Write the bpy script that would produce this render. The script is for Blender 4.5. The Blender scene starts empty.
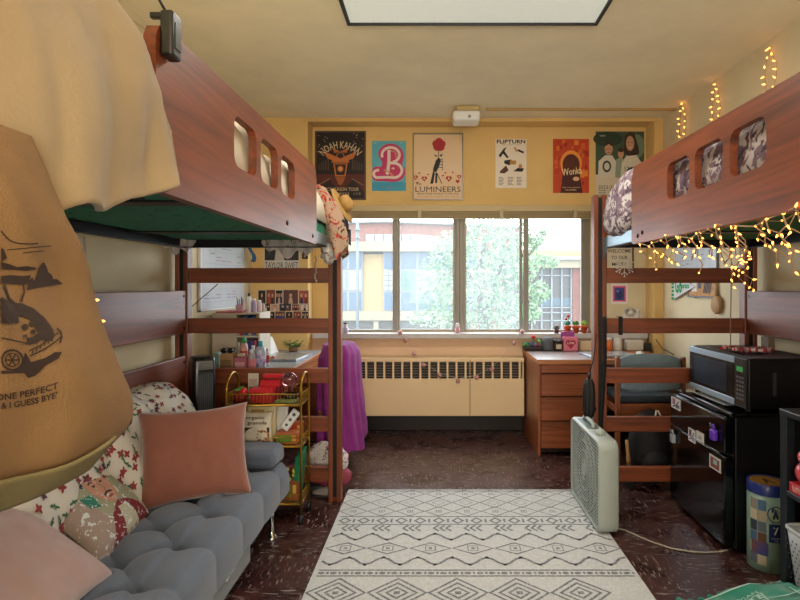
import bpy, bmesh, math, random
from mathutils import Vector, Matrix, noise
R = math.radians; PI = math.pi
rnd = random.Random(7)
SC = bpy.context.scene
COL = SC.collection
F, CX, CY, H = 533.0, 436.0, 285.0, 1.185

def lin(h):
    h = h.lstrip('#'); out = []
    for i in (0, 2, 4):
        c = int(h[i:i+2], 16) / 255
        out.append(c / 12.92 if c <= .04045 else ((c + .055) / 1.055) ** 2.4)
    return (*out, 1)

_mc = {}
def M(hexc, rough=.6, metal=0, var=0, vs=20, bump=0, bs=200, stretch=(1, 1, 1), emis=0, coat=0, sheen=0, hex2=None, trans=0, spec=None):
    key = (hexc, rough, metal, var, vs, bump, bs, stretch, emis, coat, sheen, hex2, trans, spec)
    if key in _mc: return _mc[key]
    m = bpy.data.materials.new('mat_' + hexc.strip('#')); m.use_nodes = True
    nt = m.node_tree; b = nt.nodes['Principled BSDF']
    b.inputs['Base Color'].default_value = lin(hexc)
    b.inputs['Roughness'].default_value = rough; b.inputs['Metallic'].default_value = metal
    if spec is not None: b.inputs['Specular IOR Level'].default_value = spec
    if coat: b.inputs['Coat Weight'].default_value = coat; b.inputs['Coat Roughness'].default_value = .12
    if sheen: b.inputs['Sheen Weight'].default_value = sheen; b.inputs['Sheen Roughness'].default_value = .5
    if trans: b.inputs['Transmission Weight'].default_value = trans
    if emis: b.inputs['Emission Color'].default_value = lin(hexc); b.inputs['Emission Strength'].default_value = emis
    if var or bump or hex2:
        tc = nt.nodes.new('ShaderNodeTexCoord'); mp = nt.nodes.new('ShaderNodeMapping')
        mp.inputs['Scale'].default_value = stretch
        nt.links.new(tc.outputs['Object'], mp.inputs['Vector'])
    if var or hex2:
        n = nt.nodes.new('ShaderNodeTexNoise'); n.inputs['Scale'].default_value = vs; n.inputs['Detail'].default_value = 5
        n.inputs['Roughness'].default_value = .6
        nt.links.new(mp.outputs[0], n.inputs['Vector'])
        r = nt.nodes.new('ShaderNodeValToRGB'); c = lin(hexc)
        if hex2: c2 = lin(hex2); a = c
        else: c2 = tuple(min(1, x * (1 + var)) for x in c[:3]) + (1,); a = tuple(x * (1 - var) for x in c[:3]) + (1,)
        r.color_ramp.elements[0].position = .35; r.color_ramp.elements[1].position = .65
        r.color_ramp.elements[0].color = a; r.color_ramp.elements[1].color = c2
        nt.links.new(n.outputs['Fac'], r.inputs['Fac']); nt.links.new(r.outputs['Color'], b.inputs['Base Color'])
    if bump:
        n2 = nt.nodes.new('ShaderNodeTexNoise'); n2.inputs['Scale'].default_value = bs; n2.inputs['Detail'].default_value = 3
        bp = nt.nodes.new('ShaderNodeBump'); bp.inputs['Strength'].default_value = bump; bp.inputs['Distance'].default_value = .004
        nt.links.new(mp.outputs[0], n2.inputs['Vector']); nt.links.new(n2.outputs['Fac'], bp.inputs['Height'])
        nt.links.new(bp.outputs['Normal'], b.inputs['Normal'])
    _mc[key] = m
    return m

def wood(axis='x', base='#87411f', dark='#552610', rough=.42, coat=.3):
    key = ('wood', axis, base, dark, rough)
    if key in _mc: return _mc[key]
    m = bpy.data.materials.new('wood_' + axis); m.use_nodes = True
    nt = m.node_tree; N = nt.nodes; L = nt.links; b = N['Principled BSDF']
    tc = N.new('ShaderNodeTexCoord'); mp = N.new('ShaderNodeMapping')
    s = [30, 30, 30]; s['xyz'.index(axis)] = 1.6
    mp.inputs['Scale'].default_value = s
    L.new(tc.outputs['Object'], mp.inputs['Vector'])
    n = N.new('ShaderNodeTexNoise'); n.inputs['Scale'].default_value = 1; n.inputs['Detail'].default_value = 7; n.inputs['Roughness'].default_value = .62
    n.inputs['Distortion'].default_value = .8
    L.new(mp.outputs[0], n.inputs['Vector'])
    r = N.new('ShaderNodeValToRGB')
    r.color_ramp.elements[0].position = .3; r.color_ramp.elements[0].color = lin(dark)
    r.color_ramp.elements[1].position = .62; r.color_ramp.elements[1].color = lin(base)
    L.new(n.outputs['Fac'], r.inputs['Fac']); L.new(r.outputs['Color'], b.inputs['Base Color'])
    n3 = N.new('ShaderNodeTexNoise'); n3.inputs['Scale'].default_value = 3
    mr = N.new('ShaderNodeMapRange'); mr.inputs['To Min'].default_value = rough - .06; mr.inputs['To Max'].default_value = rough + .12
    L.new(tc.outputs['Object'], n3.inputs['Vector']); L.new(n3.outputs['Fac'], mr.inputs['Value']); L.new(mr.outputs[0], b.inputs['Roughness'])
    b.inputs['Coat Weight'].default_value = coat; b.inputs['Coat Roughness'].default_value = .38
    bp = N.new('ShaderNodeBump'); bp.inputs['Strength'].default_value = .12; bp.inputs['Distance'].default_value = .002
    L.new(n.outputs['Fac'], bp.inputs['Height']); L.new(bp.outputs['Normal'], b.inputs['Normal'])
    _mc[key] = m
    return m

def P(px, py, d):
    return Vector(((px - CX) * d / F, d, H - (py - CY) * d / F))
def DZ(py, z): return (H - z) * F / (py - CY)
def XX(px, d): return (px - CX) * d / F
def ZZ(py, d): return H - (py - CY) * d / F

class MB:
    """collects geometry for ONE mesh object"""
    def __init__(s): s.bm = bmesh.new(); s.mats = []
    def mi(s, m):
        if m not in s.mats: s.mats.append(m)
        return s.mats.index(m)
    def _mark(s, faces, m, smooth=False):
        i = s.mi(m)
        for f in faces: f.material_index = i; f.smooth = smooth
    def box(s, a, b, m, bev=0, seg=2, rot=None, piv=None):
        lo = Vector([min(a[i], b[i]) for i in range(3)]); hi = Vector([max(a[i], b[i]) for i in range(3)])
        vs = [s.bm.verts.new((x, y, z)) for x in (lo.x, hi.x) for y in (lo.y, hi.y) for z in (lo.z, hi.z)]
        q = [(0, 1, 3, 2), (4, 6, 7, 5), (0, 4, 5, 1), (2, 3, 7, 6), (0, 2, 6, 4), (1, 5, 7, 3)]
        fs = [s.bm.faces.new([vs[i] for i in f]) for f in q]
        if bev:
            bev = min(bev, .49 * min(hi - lo))
            es = list({e for f in fs for e in f.edges})
            res = bmesh.ops.bevel(s.bm, geom=es, offset=bev, segments=seg, profile=.5, affect='EDGES')
            fs = list({f for f in fs if f.is_valid} | set(res['faces']))
            vs = list({v for f in fs for v in f.verts})
        s._mark(fs, m, bev > 0 and seg > 2)
        if rot:
            c = Vector(piv) if piv else (lo + hi) / 2
            mt = Matrix.Translation(c) @ rot.to_4x4() @ Matrix.Translation(-c)
            for v in vs: v.co = mt @ v.co
        return vs
    def face(s, pts, m):
        f = s.bm.faces.new([s.bm.verts.new(p) for p in pts]); s._mark([f], m); return f
    def prism(s, pts, off, m, smooth=False):
        """pts: loop of 3D points; off: extrusion vector"""
        off = Vector(off)
        a = [s.bm.verts.new(p) for p in pts]; b = [s.bm.verts.new(Vector(p) + off) for p in pts]
        n = len(pts); fs = [s.bm.faces.new(a), s.bm.faces.new(b[::-1])]
        s._mark(fs, m)
        sd = [s.bm.faces.new((a[i], b[i], b[(i + 1) % n], a[(i + 1) % n])) for i in range(n)]
        s._mark(sd, m, smooth); return a + b
    def rings(s, rings, m, caps=True, smooth=True, closed=True):
        vr = [[s.bm.verts.new(p) for p in r] for r in rings]; fs = []
        for i in range(len(vr) - 1):
            n = len(vr[i])
            for j in range(n if closed else n - 1):
                k = (j + 1) % n
                fs.append(s.bm.faces.new((vr[i][j], vr[i][k], vr[i+1][k], vr[i+1][j])))
        s._mark(fs, m, smooth)
        if caps and closed:
            s._mark([s.bm.faces.new(vr[0][::-1]), s.bm.faces.new(vr[-1])], m)
        return vr
    def tube(s, pts, r, m, n=8, caps=True, closed=False):
        pts = [Vector(p) for p in pts]; rs = r if isinstance(r, (list, tuple)) else [r] * len(pts)
        out = []; prev = None
        for i, p in enumerate(pts):
            if closed: t = pts[(i + 1) % len(pts)] - pts[i - 1]
            else: t = pts[min(i + 1, len(pts) - 1)] - pts[max(i - 1, 0)]
            t.normalize()
            u = prev if prev is not None else (Vector((0, 0, 1)) if abs(t.z) < .9 else Vector((1, 0, 0)))
            u = (u - t * u.dot(t))
            if u.length < 1e-5: u = t.orthogonal()
            u.normalize(); prev = u; w = t.cross(u)
            out.append([p + (u * math.cos(2*PI*k/n) + w * math.sin(2*PI*k/n)) * rs[i] for k in range(n)])
        if closed: out.append(out[0]); caps = False
        s.rings(out, m, caps)
    def lathe(s, prof, m, c=(0, 0, 0), n=20, axis='z', caps=True, smooth=True, sx=1, sy=1):
        out = []
        for r, z in prof:
            ring = []
            for k in range(n):
                a = 2*PI*k/n; x, y = r*math.cos(a)*sx, r*math.sin(a)*sy
                v = {'z': (x, y, z), 'x': (z, x, y), 'y': (y, z, x)}[axis]
                ring.append(Vector(c) + Vector(v))
            out.append(ring)
        s.rings(out, m, caps, smooth)
    def ball(s, c, r, m, nu=12, nv=8, f=None):
        r = Vector(r) if not isinstance(r, (int, float)) else Vector((r, r, r))
        out = []
        for i in range(nv + 1):
            th = PI * (.02 + .96 * i / nv)
            ring = []
            for k in range(nu):
                a = 2*PI*k/nu
                d = Vector((math.sin(th)*math.cos(a), math.sin(th)*math.sin(a), -math.cos(th)))
                q = f(d) if f else 1
                ring.append(Vector(c) + Vector((d.x*r.x, d.y*r.y, d.z*r.z)) * q)
            out.append(ring)
        s.rings(out, m, True)
    def grid(s, f, nu, nv, m, smooth=True):
        """m: material or function(u,v)"""
        vs = [[s.bm.verts.new(f(i/nu, j/nv)) for j in range(nv + 1)] for i in range(nu + 1)]
        for i in range(nu):
            for j in range(nv):
                fc = s.bm.faces.new((vs[i][j], vs[i+1][j], vs[i+1][j+1], vs[i][j+1]))
                mm = m((i+.5)/nu, (j+.5)/nv) if callable(m) else m
                fc.material_index = s.mi(mm); fc.smooth = smooth
    # ---- flat artwork (x right, y up, z toward viewer)
    def poly(s, pts, m, z=0, sub=0):
        f = s.bm.faces.new([s.bm.verts.new((p[0], p[1], z)) for p in pts])
        f.normal_update()
        if f.normal.z < 0: f.normal_flip()
        s._mark([f], m)
        if sub:
            r = bmesh.ops.triangulate(s.bm, faces=[f])
            fs = r['faces']
            for _ in range(sub):
                es = list({e for q in fs if q.is_valid for e in q.edges if e.calc_length() > .02})
                if not es: break
                g = bmesh.ops.subdivide_edges(s.bm, edges=es, cuts=1)
                vs = {v for e in g['geom_inner'] + g['geom_split'] if isinstance(e, bmesh.types.BMVert) for v in [e]}
                fs = list({q for v in vs for q in v.link_faces})
                q = [x for x in fs if len(x.verts) > 3]
                if q: fs = list(set([x for x in fs if len(x.verts) == 3]) | set(bmesh.ops.triangulate(s.bm, faces=q)['faces']))
        return f
    def rect(s, x0, y0, x1, y1, m, z=0): return s.poly([(x0, y0), (x1, y0), (x1, y1), (x0, y1)], m, z)
    def ell(s, x, y, rx, ry, m, z=0, n=20, rot=0):
        c, d = math.cos(rot), math.sin(rot)
        return s.poly([(x + rx*math.cos(2*PI*k/n)*c - ry*math.sin(2*PI*k/n)*d, y + rx*math.cos(2*PI*k/n)*d + ry*math.sin(2*PI*k/n)*c) for k in range(n)], m, z)
    def stroke(s, pts, w, m, z=0, closed=False):
        n = len(pts); L = []; Rr = []
        for i in range(n):
            if closed: a, b = pts[i-1], pts[(i+1) % n]
            else: a, b = pts[max(i-1, 0)], pts[min(i+1, n-1)]
            dx, dy = b[0]-a[0], b[1]-a[1]; l = math.hypot(dx, dy) or 1
            nx, ny = -dy/l*w/2, dx/l*w/2
            L.append(s.bm.verts.new((pts[i][0]+nx, pts[i][1]+ny, z))); Rr.append(s.bm.verts.new((pts[i][0]-nx, pts[i][1]-ny, z)))
        fs = []
        for i in range(n if closed else n-1):
            k = (i+1) % n
            fs.append(s.bm.faces.new((Rr[i], Rr[k], L[k], L[i])))
        s._mark(fs, m)
    def text(s, t, cx, cy, w, h, m, z=0, bold=0, arc=0, rot=0, seq=1):
        cu = bpy.data.curves.new('t', 'FONT'); cu.body = t; cu.resolution_u = 2; cu.offset = bold
        ob = bpy.data.objects.new('t', cu); COL.objects.link(ob)
        dg = bpy.context.evaluated_depsgraph_get()
        me = bpy.data.meshes.new_from_object(ob.evaluated_get(dg))
        xs = [v.co.x for v in me.vertices]; ys = [v.co.y for v in me.vertices]
        if xs:
            x0, x1, y0, y1 = min(xs), max(xs), min(ys), max(ys)
            vv = []
            for v in me.vertices:
                u = (v.co.x - x0) / (x1 - x0 or 1) - .5; q = (v.co.y - y0) / (y1 - y0 or 1) - .5
                x, y = u * w, q * h
                if arc:
                    a = u * arc; rad = w / arc
                    x, y = (rad + q*h) * math.sin(a), (rad + q*h) * math.cos(a) - rad
                if rot: x, y = x*math.cos(rot) - y*math.sin(rot), x*math.sin(rot) + y*math.cos(rot)
                vv.append(s.bm.verts.new((cx + x, cy + y, z)))
            fs = []
            for p in me.polygons:
                try: fs.append(s.bm.faces.new([vv[i] for i in p.vertices]))
                except ValueError: pass
            s._mark(fs, m)
        COL.objects.unlink(ob); bpy.data.objects.remove(ob); bpy.data.meshes.remove(me); bpy.data.curves.remove(cu)
    def map(s, fn):
        for v in s.bm.verts: v.co = fn(v.co)
        return s
    def frame(s, o, right, up):
        """place artwork plane: origin o, unit right/up vectors"""
        o = Vector(o); r = Vector(right).normalized(); u = Vector(up).normalized(); n = r.cross(u)
        for v in s.bm.verts: v.co = o + r*v.co.x + u*v.co.y + n*v.co.z
        return s
    def build(s, name, parent=None, world=True, kind=None, label=None, normals=True, sol=0, sub=0):
        me = bpy.data.meshes.new(name)
        if parent is not None and world:
            mw = Matrix.Translation(-org(parent))
            for v in s.bm.verts: v.co = mw @ v.co
        if normals: bmesh.ops.recalc_face_normals(s.bm, faces=s.bm.faces)
        s.bm.to_mesh(me); s.bm.free()
        for m in s.mats: me.materials.append(m)
        o = bpy.data.objects.new(name, me); COL.objects.link(o)
        if parent is not None: o.parent = parent
        if kind: o['kind'] = kind
        if label: o['label'] = label
        if sol:
            md = o.modifiers.new('s', 'SOLIDIFY'); md.thickness = sol; md.offset = 0
        if sub:
            md = o.modifiers.new('d', 'SUBSURF'); md.levels = sub; md.render_levels = sub
        return o

def org(o):
    v = Vector((0, 0, 0))
    while o is not None: v += o.location; o = o.parent
    return v
def thing(name, label, cat, loc=(0, 0, 0), group=None):
    o = bpy.data.objects.new(name, None); o.empty_display_size = .05
    o.location = loc; COL.objects.link(o); o['label'] = label; o['category'] = cat
    if group: o['group'] = group
    return o
def tag(o, label, cat, group=None, kind=None):
    o['label'] = label; o['category'] = cat
    if group: o['group'] = group
    if kind: o['kind'] = kind
    return o
def recenter(o):
    """origin of a single-mesh thing to its base"""
    vs = [v.co for v in o.data.vertices]
    c = Vector(((min(v.x for v in vs)+max(v.x for v in vs))/2, (min(v.y for v in vs)+max(v.y for v in vs))/2, min(v.z for v in vs)))
    o.data.transform(Matrix.Translation(-c)); o.location = c
    return o
def dup(root, loc, label=None, group=None):
    r = root.copy(); COL.objects.link(r); r.location = loc
    if label: r['label'] = label
    if group: r['group'] = group
    for ch in list(root.children):
        c = ch.copy(); COL.objects.link(c); c.parent = r
        for g in ch.children:
            d = g.copy(); COL.objects.link(d); d.parent = c
    return r
def solo(name, mb, label, cat, group=None, kind=None, **k):
    return recenter(tag(mb.build(name, None, **k), label, cat, group, kind))
def rrect(cx, cy, w, h, r, n=5):
    pts = []
    for (sx, sy, a0) in ((1, 1, 0), (-1, 1, 90), (-1, -1, 180), (1, -1, 270)):
        for k in range(n + 1):
            a = R(a0 + 90*k/n); pts.append((cx + sx*(w/2-r) + r*math.cos(a), cy + sy*(h/2-r) + r*math.sin(a)))
    return pts
def pillow(mb, w, h, t, m, wr=.004, n=22, seed=0, mf=None, back=None):
    """local: x right, y up, z out, centred"""
    for sd in (1, -1):
        def f(u, v):
            a, b = 2*u-1, 2*v-1
            e = 1 - .10*(1-abs(b)**2)*abs(a)**6 ; g = 1 - .10*(1-abs(a)**2)*abs(b)**6
            x, y = a*w/2*e, b*h/2*g
            k = max(0, (1-abs(a)**2.6)*(1-abs(b)**2.6))**.55
            z = sd*t/2*k
            q = noise.noise(Vector((x*9+seed, y*9, sd*3)))*wr*3 + noise.noise(Vector((x*30+seed, y*18, sd)))*wr
            rr = max(abs(a), abs(b))
            z += q*min(1, k*1.5)*sd
            z += sd*.004*math.sin(40*(a*b+.3*a))*max(0, rr-.75)*k
            return Vector((x, y, z))
        mb.grid(f, n, n, (mf if sd == 1 and mf else (back or m) if sd == -1 else m))
    bmesh.ops.remove_doubles(mb.bm, verts=mb.bm.verts, dist=.0006)
# ------------------------------------------------------------------ camera
cam_d = bpy.data.cameras.new('camera'); cam = bpy.data.objects.new('camera', cam_d); COL.objects.link(cam)
cam.location = (0, 0, H); cam.rotation_euler = (R(90), 0, 0)
cam_d.sensor_width = 36; cam_d.lens = 36*F/800; cam_d.shift_x = -(CX-400)/800; cam_d.shift_y = -(300-CY)/800
cam_d.clip_start = .05; SC.camera = cam
SC.view_settings.view_transform = 'Standard'; SC.view_settings.exposure = 0
SC.cycles.use_denoising = True; SC.cycles.max_bounces = 8; SC.cycles.sample_clamp_indirect = 6

# ------------------------------------------------------------------ room
XL, XR, YB, YW, YR, ZC = -1.45, 1.79, 4.20, 4.36, -1.7, 2.5
RX0, RX1 = -1.01, 1.715      # window recess
wall_m = M('#dccfae', .85, var=.05, vs=2.5, bump=.25, bs=90)
wall_b = M('#e2c080', .85, var=.05, vs=2.5, bump=.25, bs=90)
wall_low = M('#eccbaa', .8, var=.04, vs=2.5, bump=.2, bs=90)
ceil_m = M('#ece0bf', .9, var=.05, vs=3, bump=.5, bs=60)

def floor_mat():
    m = bpy.data.materials.new('vinyl_tile'); m.use_nodes = True
    N = m.node_tree.nodes; L = m.node_tree.links; b = N['Principled BSDF']
    tc = N.new('ShaderNodeTexCoord')
    ck = N.new('ShaderNodeTexChecker'); ck.inputs['Scale'].default_value = 1/.26
    L.new(tc.outputs['Object'], ck.inputs['Vector'])
    def streak(sc, thr):
        mp = N.new('ShaderNodeMapping'); mp.inputs['Scale'].default_value = sc
        L.new(tc.outputs['Object'], mp.inputs['Vector'])
        n = N.new('ShaderNodeTexNoise'); n.inputs['Scale'].default_value = 1; n.inputs['Detail'].default_value = 4; n.inputs['Distortion'].default_value = .3
        L.new(mp.outputs[0], n.inputs['Vector'])
        r = N.new('ShaderNodeValToRGB'); r.color_ramp.elements[0].position = thr; r.color_ramp.elements[1].position = thr + .09
        L.new(n.outputs['Fac'], r.inputs['Fac']); return r.outputs['Color']
    a = streak((20, 95, 1), .57); c = streak((95, 20, 1), .57)
    mx = N.new('ShaderNodeMix'); mx.data_type = 'RGBA'
    L.new(ck.outputs['Fac'], mx.inputs['Factor']); L.new(a, mx.inputs['A']); L.new(c, mx.inputs['B'])
    base = N.new('ShaderNodeTexNoise'); base.inputs['Scale'].default_value = 6; base.inputs['Detail'].default_value = 6
    L.new(tc.outputs['Object'], base.inputs['Vector'])
    rb = N.new('ShaderNodeValToRGB'); rb.color_ramp.elements[0].position = .3; rb.color_ramp.elements[1].position = .7
    rb.color_ramp.elements[0].color = lin('#2a1615'); rb.color_ramp.elements[1].color = lin('#4b2b28')
    L.new(base.outputs['Fac'], rb.inputs['Fac'])
    m2 = N.new('ShaderNodeMix'); m2.data_type = 'RGBA'
    L.new(rb.outputs['Color'], m2.inputs['A']); m2.inputs['B'].default_value = lin('#b8a8a2')
    sc = N.new('ShaderNodeMath'); sc.operation = 'MULTIPLY'; sc.inputs[1].default_value = .5
    L.new(mx.outputs['Result'], sc.inputs[0]); L.new(sc.outputs[0], m2.inputs['Factor'])
    # tile joints
    br = N.new('ShaderNodeTexBrick'); br.offset = 0; br.inputs['Scale'].default_value = 1
    br.inputs['Brick Width'].default_value = .26; br.inputs['Row Height'].default_value = .26; br.inputs['Mortar Size'].default_value = .0012
    L.new(tc.outputs['Object'], br.inputs['Vector'])
    m3 = N.new('ShaderNodeMix'); m3.data_type = 'RGBA'; m3.inputs['B'].default_value = lin('#180a0a')
    L.new(br.outputs['Fac'], m3.inputs['Factor']); L.new(m2.outputs['Result'], m3.inputs['A'])
    L.new(m3.outputs['Result'], b.inputs['Base Color'])
    rr = N.new('ShaderNodeMapRange'); rr.inputs['To Min'].default_value = .16; rr.inputs['To Max'].default_value = .42
    L.new(base.outputs['Fac'], rr.inputs['Value']); L.new(rr.outputs[0], b.inputs['Roughness'])
    bp = N.new('ShaderNodeBump'); bp.inputs['Strength'].default_value = .08; bp.inputs['Distance'].default_value = .002
    L.new(base.outputs['Fac'], bp.inputs['Height']); L.new(bp.outputs['Normal'], b.inputs['Normal'])
    return m
def S(name, boxes):
    mb = MB()
    for a, b, m, *r in boxes: mb.box(a, b, m, *(r or []))
    return mb.build(name, None, kind='structure')
S('floor', [((XL-.1, YR-.1, -.1), (XR+.1, YW+.1, 0), floor_mat())])
S('ceiling', [((XL-.1, YR-.1, ZC), (XR+.1, YW+.1, ZC+.1), ceil_m)])
S('wall_left', [((XL-.1, YR-.1, 0), (XL, YW+.1, ZC), wall_m)])
S('wall_right', [((XR, YR-.1, 0), (XR+.1, YW+.1, ZC), wall_m)])
S('wall_rear', [((XL, YR-.1, 0), (XR, YR, ZC), wall_m)])
WX0, WX1, WZ0, WZ1 = -.845, 1.262, .80, 1.815
S('wall_back', [((XL, YB, 0), (RX0, YW+.1, ZC), wall_b), ((RX1, YB, 0), (XR, YW+.1, ZC), wall_b),
   ((RX0, YB, 2.475), (RX1, YW+.1, ZC), wall_b),
   ((RX0, YW, 0), (RX1, YW+.1, WZ0), wall_low), ((RX0, YW, WZ1), (RX1, YW+.1, 2.475), wall_b),
   ((RX0, YW, WZ0), (WX0, YW+.1, WZ1), wall_b), ((WX1, YW, WZ0), (RX1, YW+.1, WZ1), wall_m)])
bb = M('#1b0d0c', .5)
S('baseboard_left', [((XL, YR, 0), (XL+.012, YB, .11), bb, .003)])
S('baseboard_right', [((XR-.012, YR, 0), (XR, YB, .11), bb, .003)])
S('baseboard_back', [((RX0, YW-.012, 0), (RX1, YW, .16), bb, .003), ((XL+.012, YB-.012, 0), (RX0, YB, .11), bb, .003), ((RX1, YB-.012, 0), (XR-.012, YB, .11), bb, .003)])
S('trim_1', [((RX0-.03, YB-.008, 2.445), (RX0, YB, 2.475), wall_b, .002), ((RX0-.03, YB-.012, 2.47), (RX1+.03, YB, 2.484), M('#c9a564', .7), .002), ((RX1, YB-.012, .7), (RX1+.018, YB, 2.47), M('#dfb469', .7), .002)])
S('trim_2', [((.37, 3.96, ZC-.014), (XR, 3.985, ZC), M('#b99a62', .6), .003)])   # cable raceway on ceiling

# ------------------------------------------------------------------ window
al = M('#8f8a80', .45, metal=.2); ald = M('#5c554c', .4, metal=.5); alw = M('#c9cac6', .4, metal=.3)
def glass_mat(HAZE):
    m = bpy.data.materials.new('window_glass'); m.use_nodes = True
    N = m.node_tree.nodes; L = m.node_tree.links
    for n in list(N): N.remove(n)
    o = N.new('ShaderNodeOutputMaterial'); t = N.new('ShaderNodeBsdfTransparent'); g = N.new('ShaderNodeBsdfGlossy'); g.inputs['Roughness'].default_value = .02
    mx = N.new('ShaderNodeMixShader'); mx.inputs[0].default_value = .004
    tr = N.new('ShaderNodeBsdfTranslucent'); tr.inputs['Color'].default_value = (.9, .97, 1, 1)
    m2 = N.new('ShaderNodeMixShader'); m2.inputs[0].default_value = HAZE
    L.new(t.outputs[0], m2.inputs[1]); L.new(tr.outputs[0], m2.inputs[2])
    L.new(m2.outputs[0], mx.inputs[1]); L.new(g.outputs[0], mx.inputs[2]); L.new(mx.outputs[0], o.inputs[0])
    return m
gls = [glass_mat(.045), glass_mat(.065), glass_mat(.075), glass_mat(.035)]
def xw(px, d=4.40): return (px-CX)*d/F
GY = 4.40
zb, zt = H-(330.5-CY)*GY/F, WZ1
panes = [(335, 337, 393, 398), (398, 400, 453, 456), (463, 466, 519, 522), (523, 528, 580, 584)]
for i, (a, b, c, d) in enumerate(panes):
    mb = MB()
    xa, xb, xc, xd = xw(a), xw(b), xw(c), xw(d)
    yy = GY - (.02 if i in (0, 3) else 0)
    mb.box((xa, yy-.015, zb-.02), (xb, yy+.015, zt), al, .003); mb.box((xc, yy-.015, zb-.02), (xd, yy+.015, zt), al, .003)
    mb.box((xb, yy-.014, zb-.02), (xc, yy+.014, zb+.012), al, .003); mb.box((xb, yy-.014, zt-.03), (xc, yy+.014, zt), al, .003)
    w = mb.build('window_%d' % (i+1), None, kind='structure')
    g = MB(); g.box((xb-.002, yy-.002, zb+.01), (xc+.002, yy+.002, zt-.028), gls[i]); g.build('glass', w)
S('trim_3', [((xw(456), GY-.03, zb-.02), (xw(463), GY+.03, zt), al, .004), ((xw(459), GY-.036, zb-.02), (xw(460), GY-.03, zt), ald),
   ((WX0, GY-.04, zb-.05), (WX1, GY+.05, zb-.018), alw, .004), ((WX0, GY-.03, zb-.02), (xw(335), GY+.03, zt), al, .003),
   ((xw(584), GY-.03, zb-.02), (WX1, GY+.03, zt), al, .003), ((WX0, GY-.04, WZ1-.02), (WX1, GY+.05, WZ1), ald)])
S('trim_4', [((RX0+.02, YW-.10, WZ0-.045), (RX1-.02, YW, WZ0-.002), M('#c6c3c3', .3, var=.05), .006), ((WX0, YW-.001, WZ0-.03), (WX1, GY-.03, WZ0-.003), M('#c6c3c3', .3))])
# rolled-up blind
t = thing('window_blind', 'raised beige slatted blind in a long cassette across the window top', 'blind', (.2, 4.3, 1.72))
bl = M('#c9b48a', .6); bl2 = M('#a8946c', .6)
x0, x1 = xw(325, 4.3), xw(591, 4.3)
mb = MB(); mb.box((x0, 4.27, 1.775), (x1, 4.355, 1.825), bl, .004); mb.build('headrail', t)
mb = MB()
for k in range(9): mb.box((x0+.005, 4.285, 1.722+k*.0058), (x1-.005, 4.335, 1.7255+k*.0058), bl2 if k % 2 else bl)
mb.build('slats', t)
for px in (419.5, 501.5, 575):
    mb = MB(); x = xw(px, 4.27); mb.box((x-.016, 4.255, 1.715), (x+.016, 4.268, 1.79), M('#b5a684', .4), .003); mb.build('bracket', t)

# ------------------------------------------------------------------ radiator
t = thing('radiator_cover', 'long cream metal radiator cover with slotted grille below the window', 'radiator', (.35, 4.26, .155))
rm = M('#ecd0a4', .5, var=.03, vs=3); dk = M('#3a3230', .7)
RA, RB = -.98, .69
mb = MB()
mb.box((RA, 4.17, .16), (RB, 4.19, .452), rm, .003); mb.box((RA, 4.17, .583), (RB, 4.19, .605), rm, .003)
mb.box((RA, 4.17, .60), (RB, 4.345, .612), rm, .003)
mb.box((RA, 4.19, .16), (RA+.01, 4.345, .6), rm); mb.box((RB-.01, 4.19, .16), (RB, 4.345, .6), rm)
mb.build('panel', t)
mb = MB(); x = xw(470, 4.17); mb.box((x-.004, 4.1665, .16), (x+.004, 4.171, .6), M('#b59a72', .5)); mb.build('seam', t)
mb = MB(); k = RA
while k < RB: mb.box((k, 4.171, .45), (k+.016, 4.188, .585), rm, .002); k += .0708
mb.build('grille', t)
mb = MB(); mb.box((RA+.01, 4.24, .44), (RB-.01, 4.25, .6), dk)
for q in range(6): mb.box((RA+.01, 4.2, .462+q*.021), (RB-.01, 4.235, .467+q*.021), M('#8d8073', .5))
mb.build('fins', t)

# ------------------------------------------------------------------ ceiling fixture, smoke detector
t = thing('ceiling_light', 'large rectangular ceiling light with black rim and frosted diffuser', 'light', (.18, 2.33, ZC-.03))
FX0, FX1, FY0, FY1 = -.44, .80, 2.03, 2.645
mb = MB(); fb = M('#16130f', .4); 
for a, b in (((FX0, FY0), (FX1, FY0+.018)), ((FX0, FY1-.018), (FX1, FY1)), ((FX0, FY0), (FX0+.018, FY1)), ((FX1-.018, FY0), (FX1, FY1))):
    mb.box((*a, ZC-.03), (*b, ZC-.001), fb, .002)
mb.build('rim', t)
mb = MB(); q = M('#e8e2c9', .5)
for a, b in (((FX0-.012, FY0-.012), (FX1+.012, FY0)), ((FX0-.012, FY1), (FX1+.012, FY1+.012)), ((FX0-.012, FY0), (FX0, FY1)), ((FX1, FY0), (FX1+.012, FY1))):
    mb.box((*a, ZC-.016), (*b, ZC-.001), q, .002)
mb.build('flange', t)
mb = MB(); mb.box((FX0+.018, FY0+.018, ZC-.022), (FX1-.018, FY1-.018, ZC-.016), M('#dfe5da', .4, emis=.34, bump=.6, bs=120)); mb.build('diffuser', t)
t = thing('smoke_detector', 'white boxy smoke detector mounted on a ceiling plate by the back wall', 'smoke detector', (.23, 3.98, 2.4))
mb = MB(); mb.box((.15, 3.90, 2.468), (.315, 4.06, 2.499), M('#c9b078', .5), .006); mb.build('mounting_plate', t)
mb = MB(); mb.box((.125, 3.90, 2.395), (.325, 4.08, 2.468), M('#eef0ee', .35), .02, 4); mb.build('housing', t)
mb = MB(); mb.lathe([(.012, 0), (.012, .004)], M('#9aa0a2', .3), (.245, 3.898, 2.42), axis='y'); mb.build('sensor', t)

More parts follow.
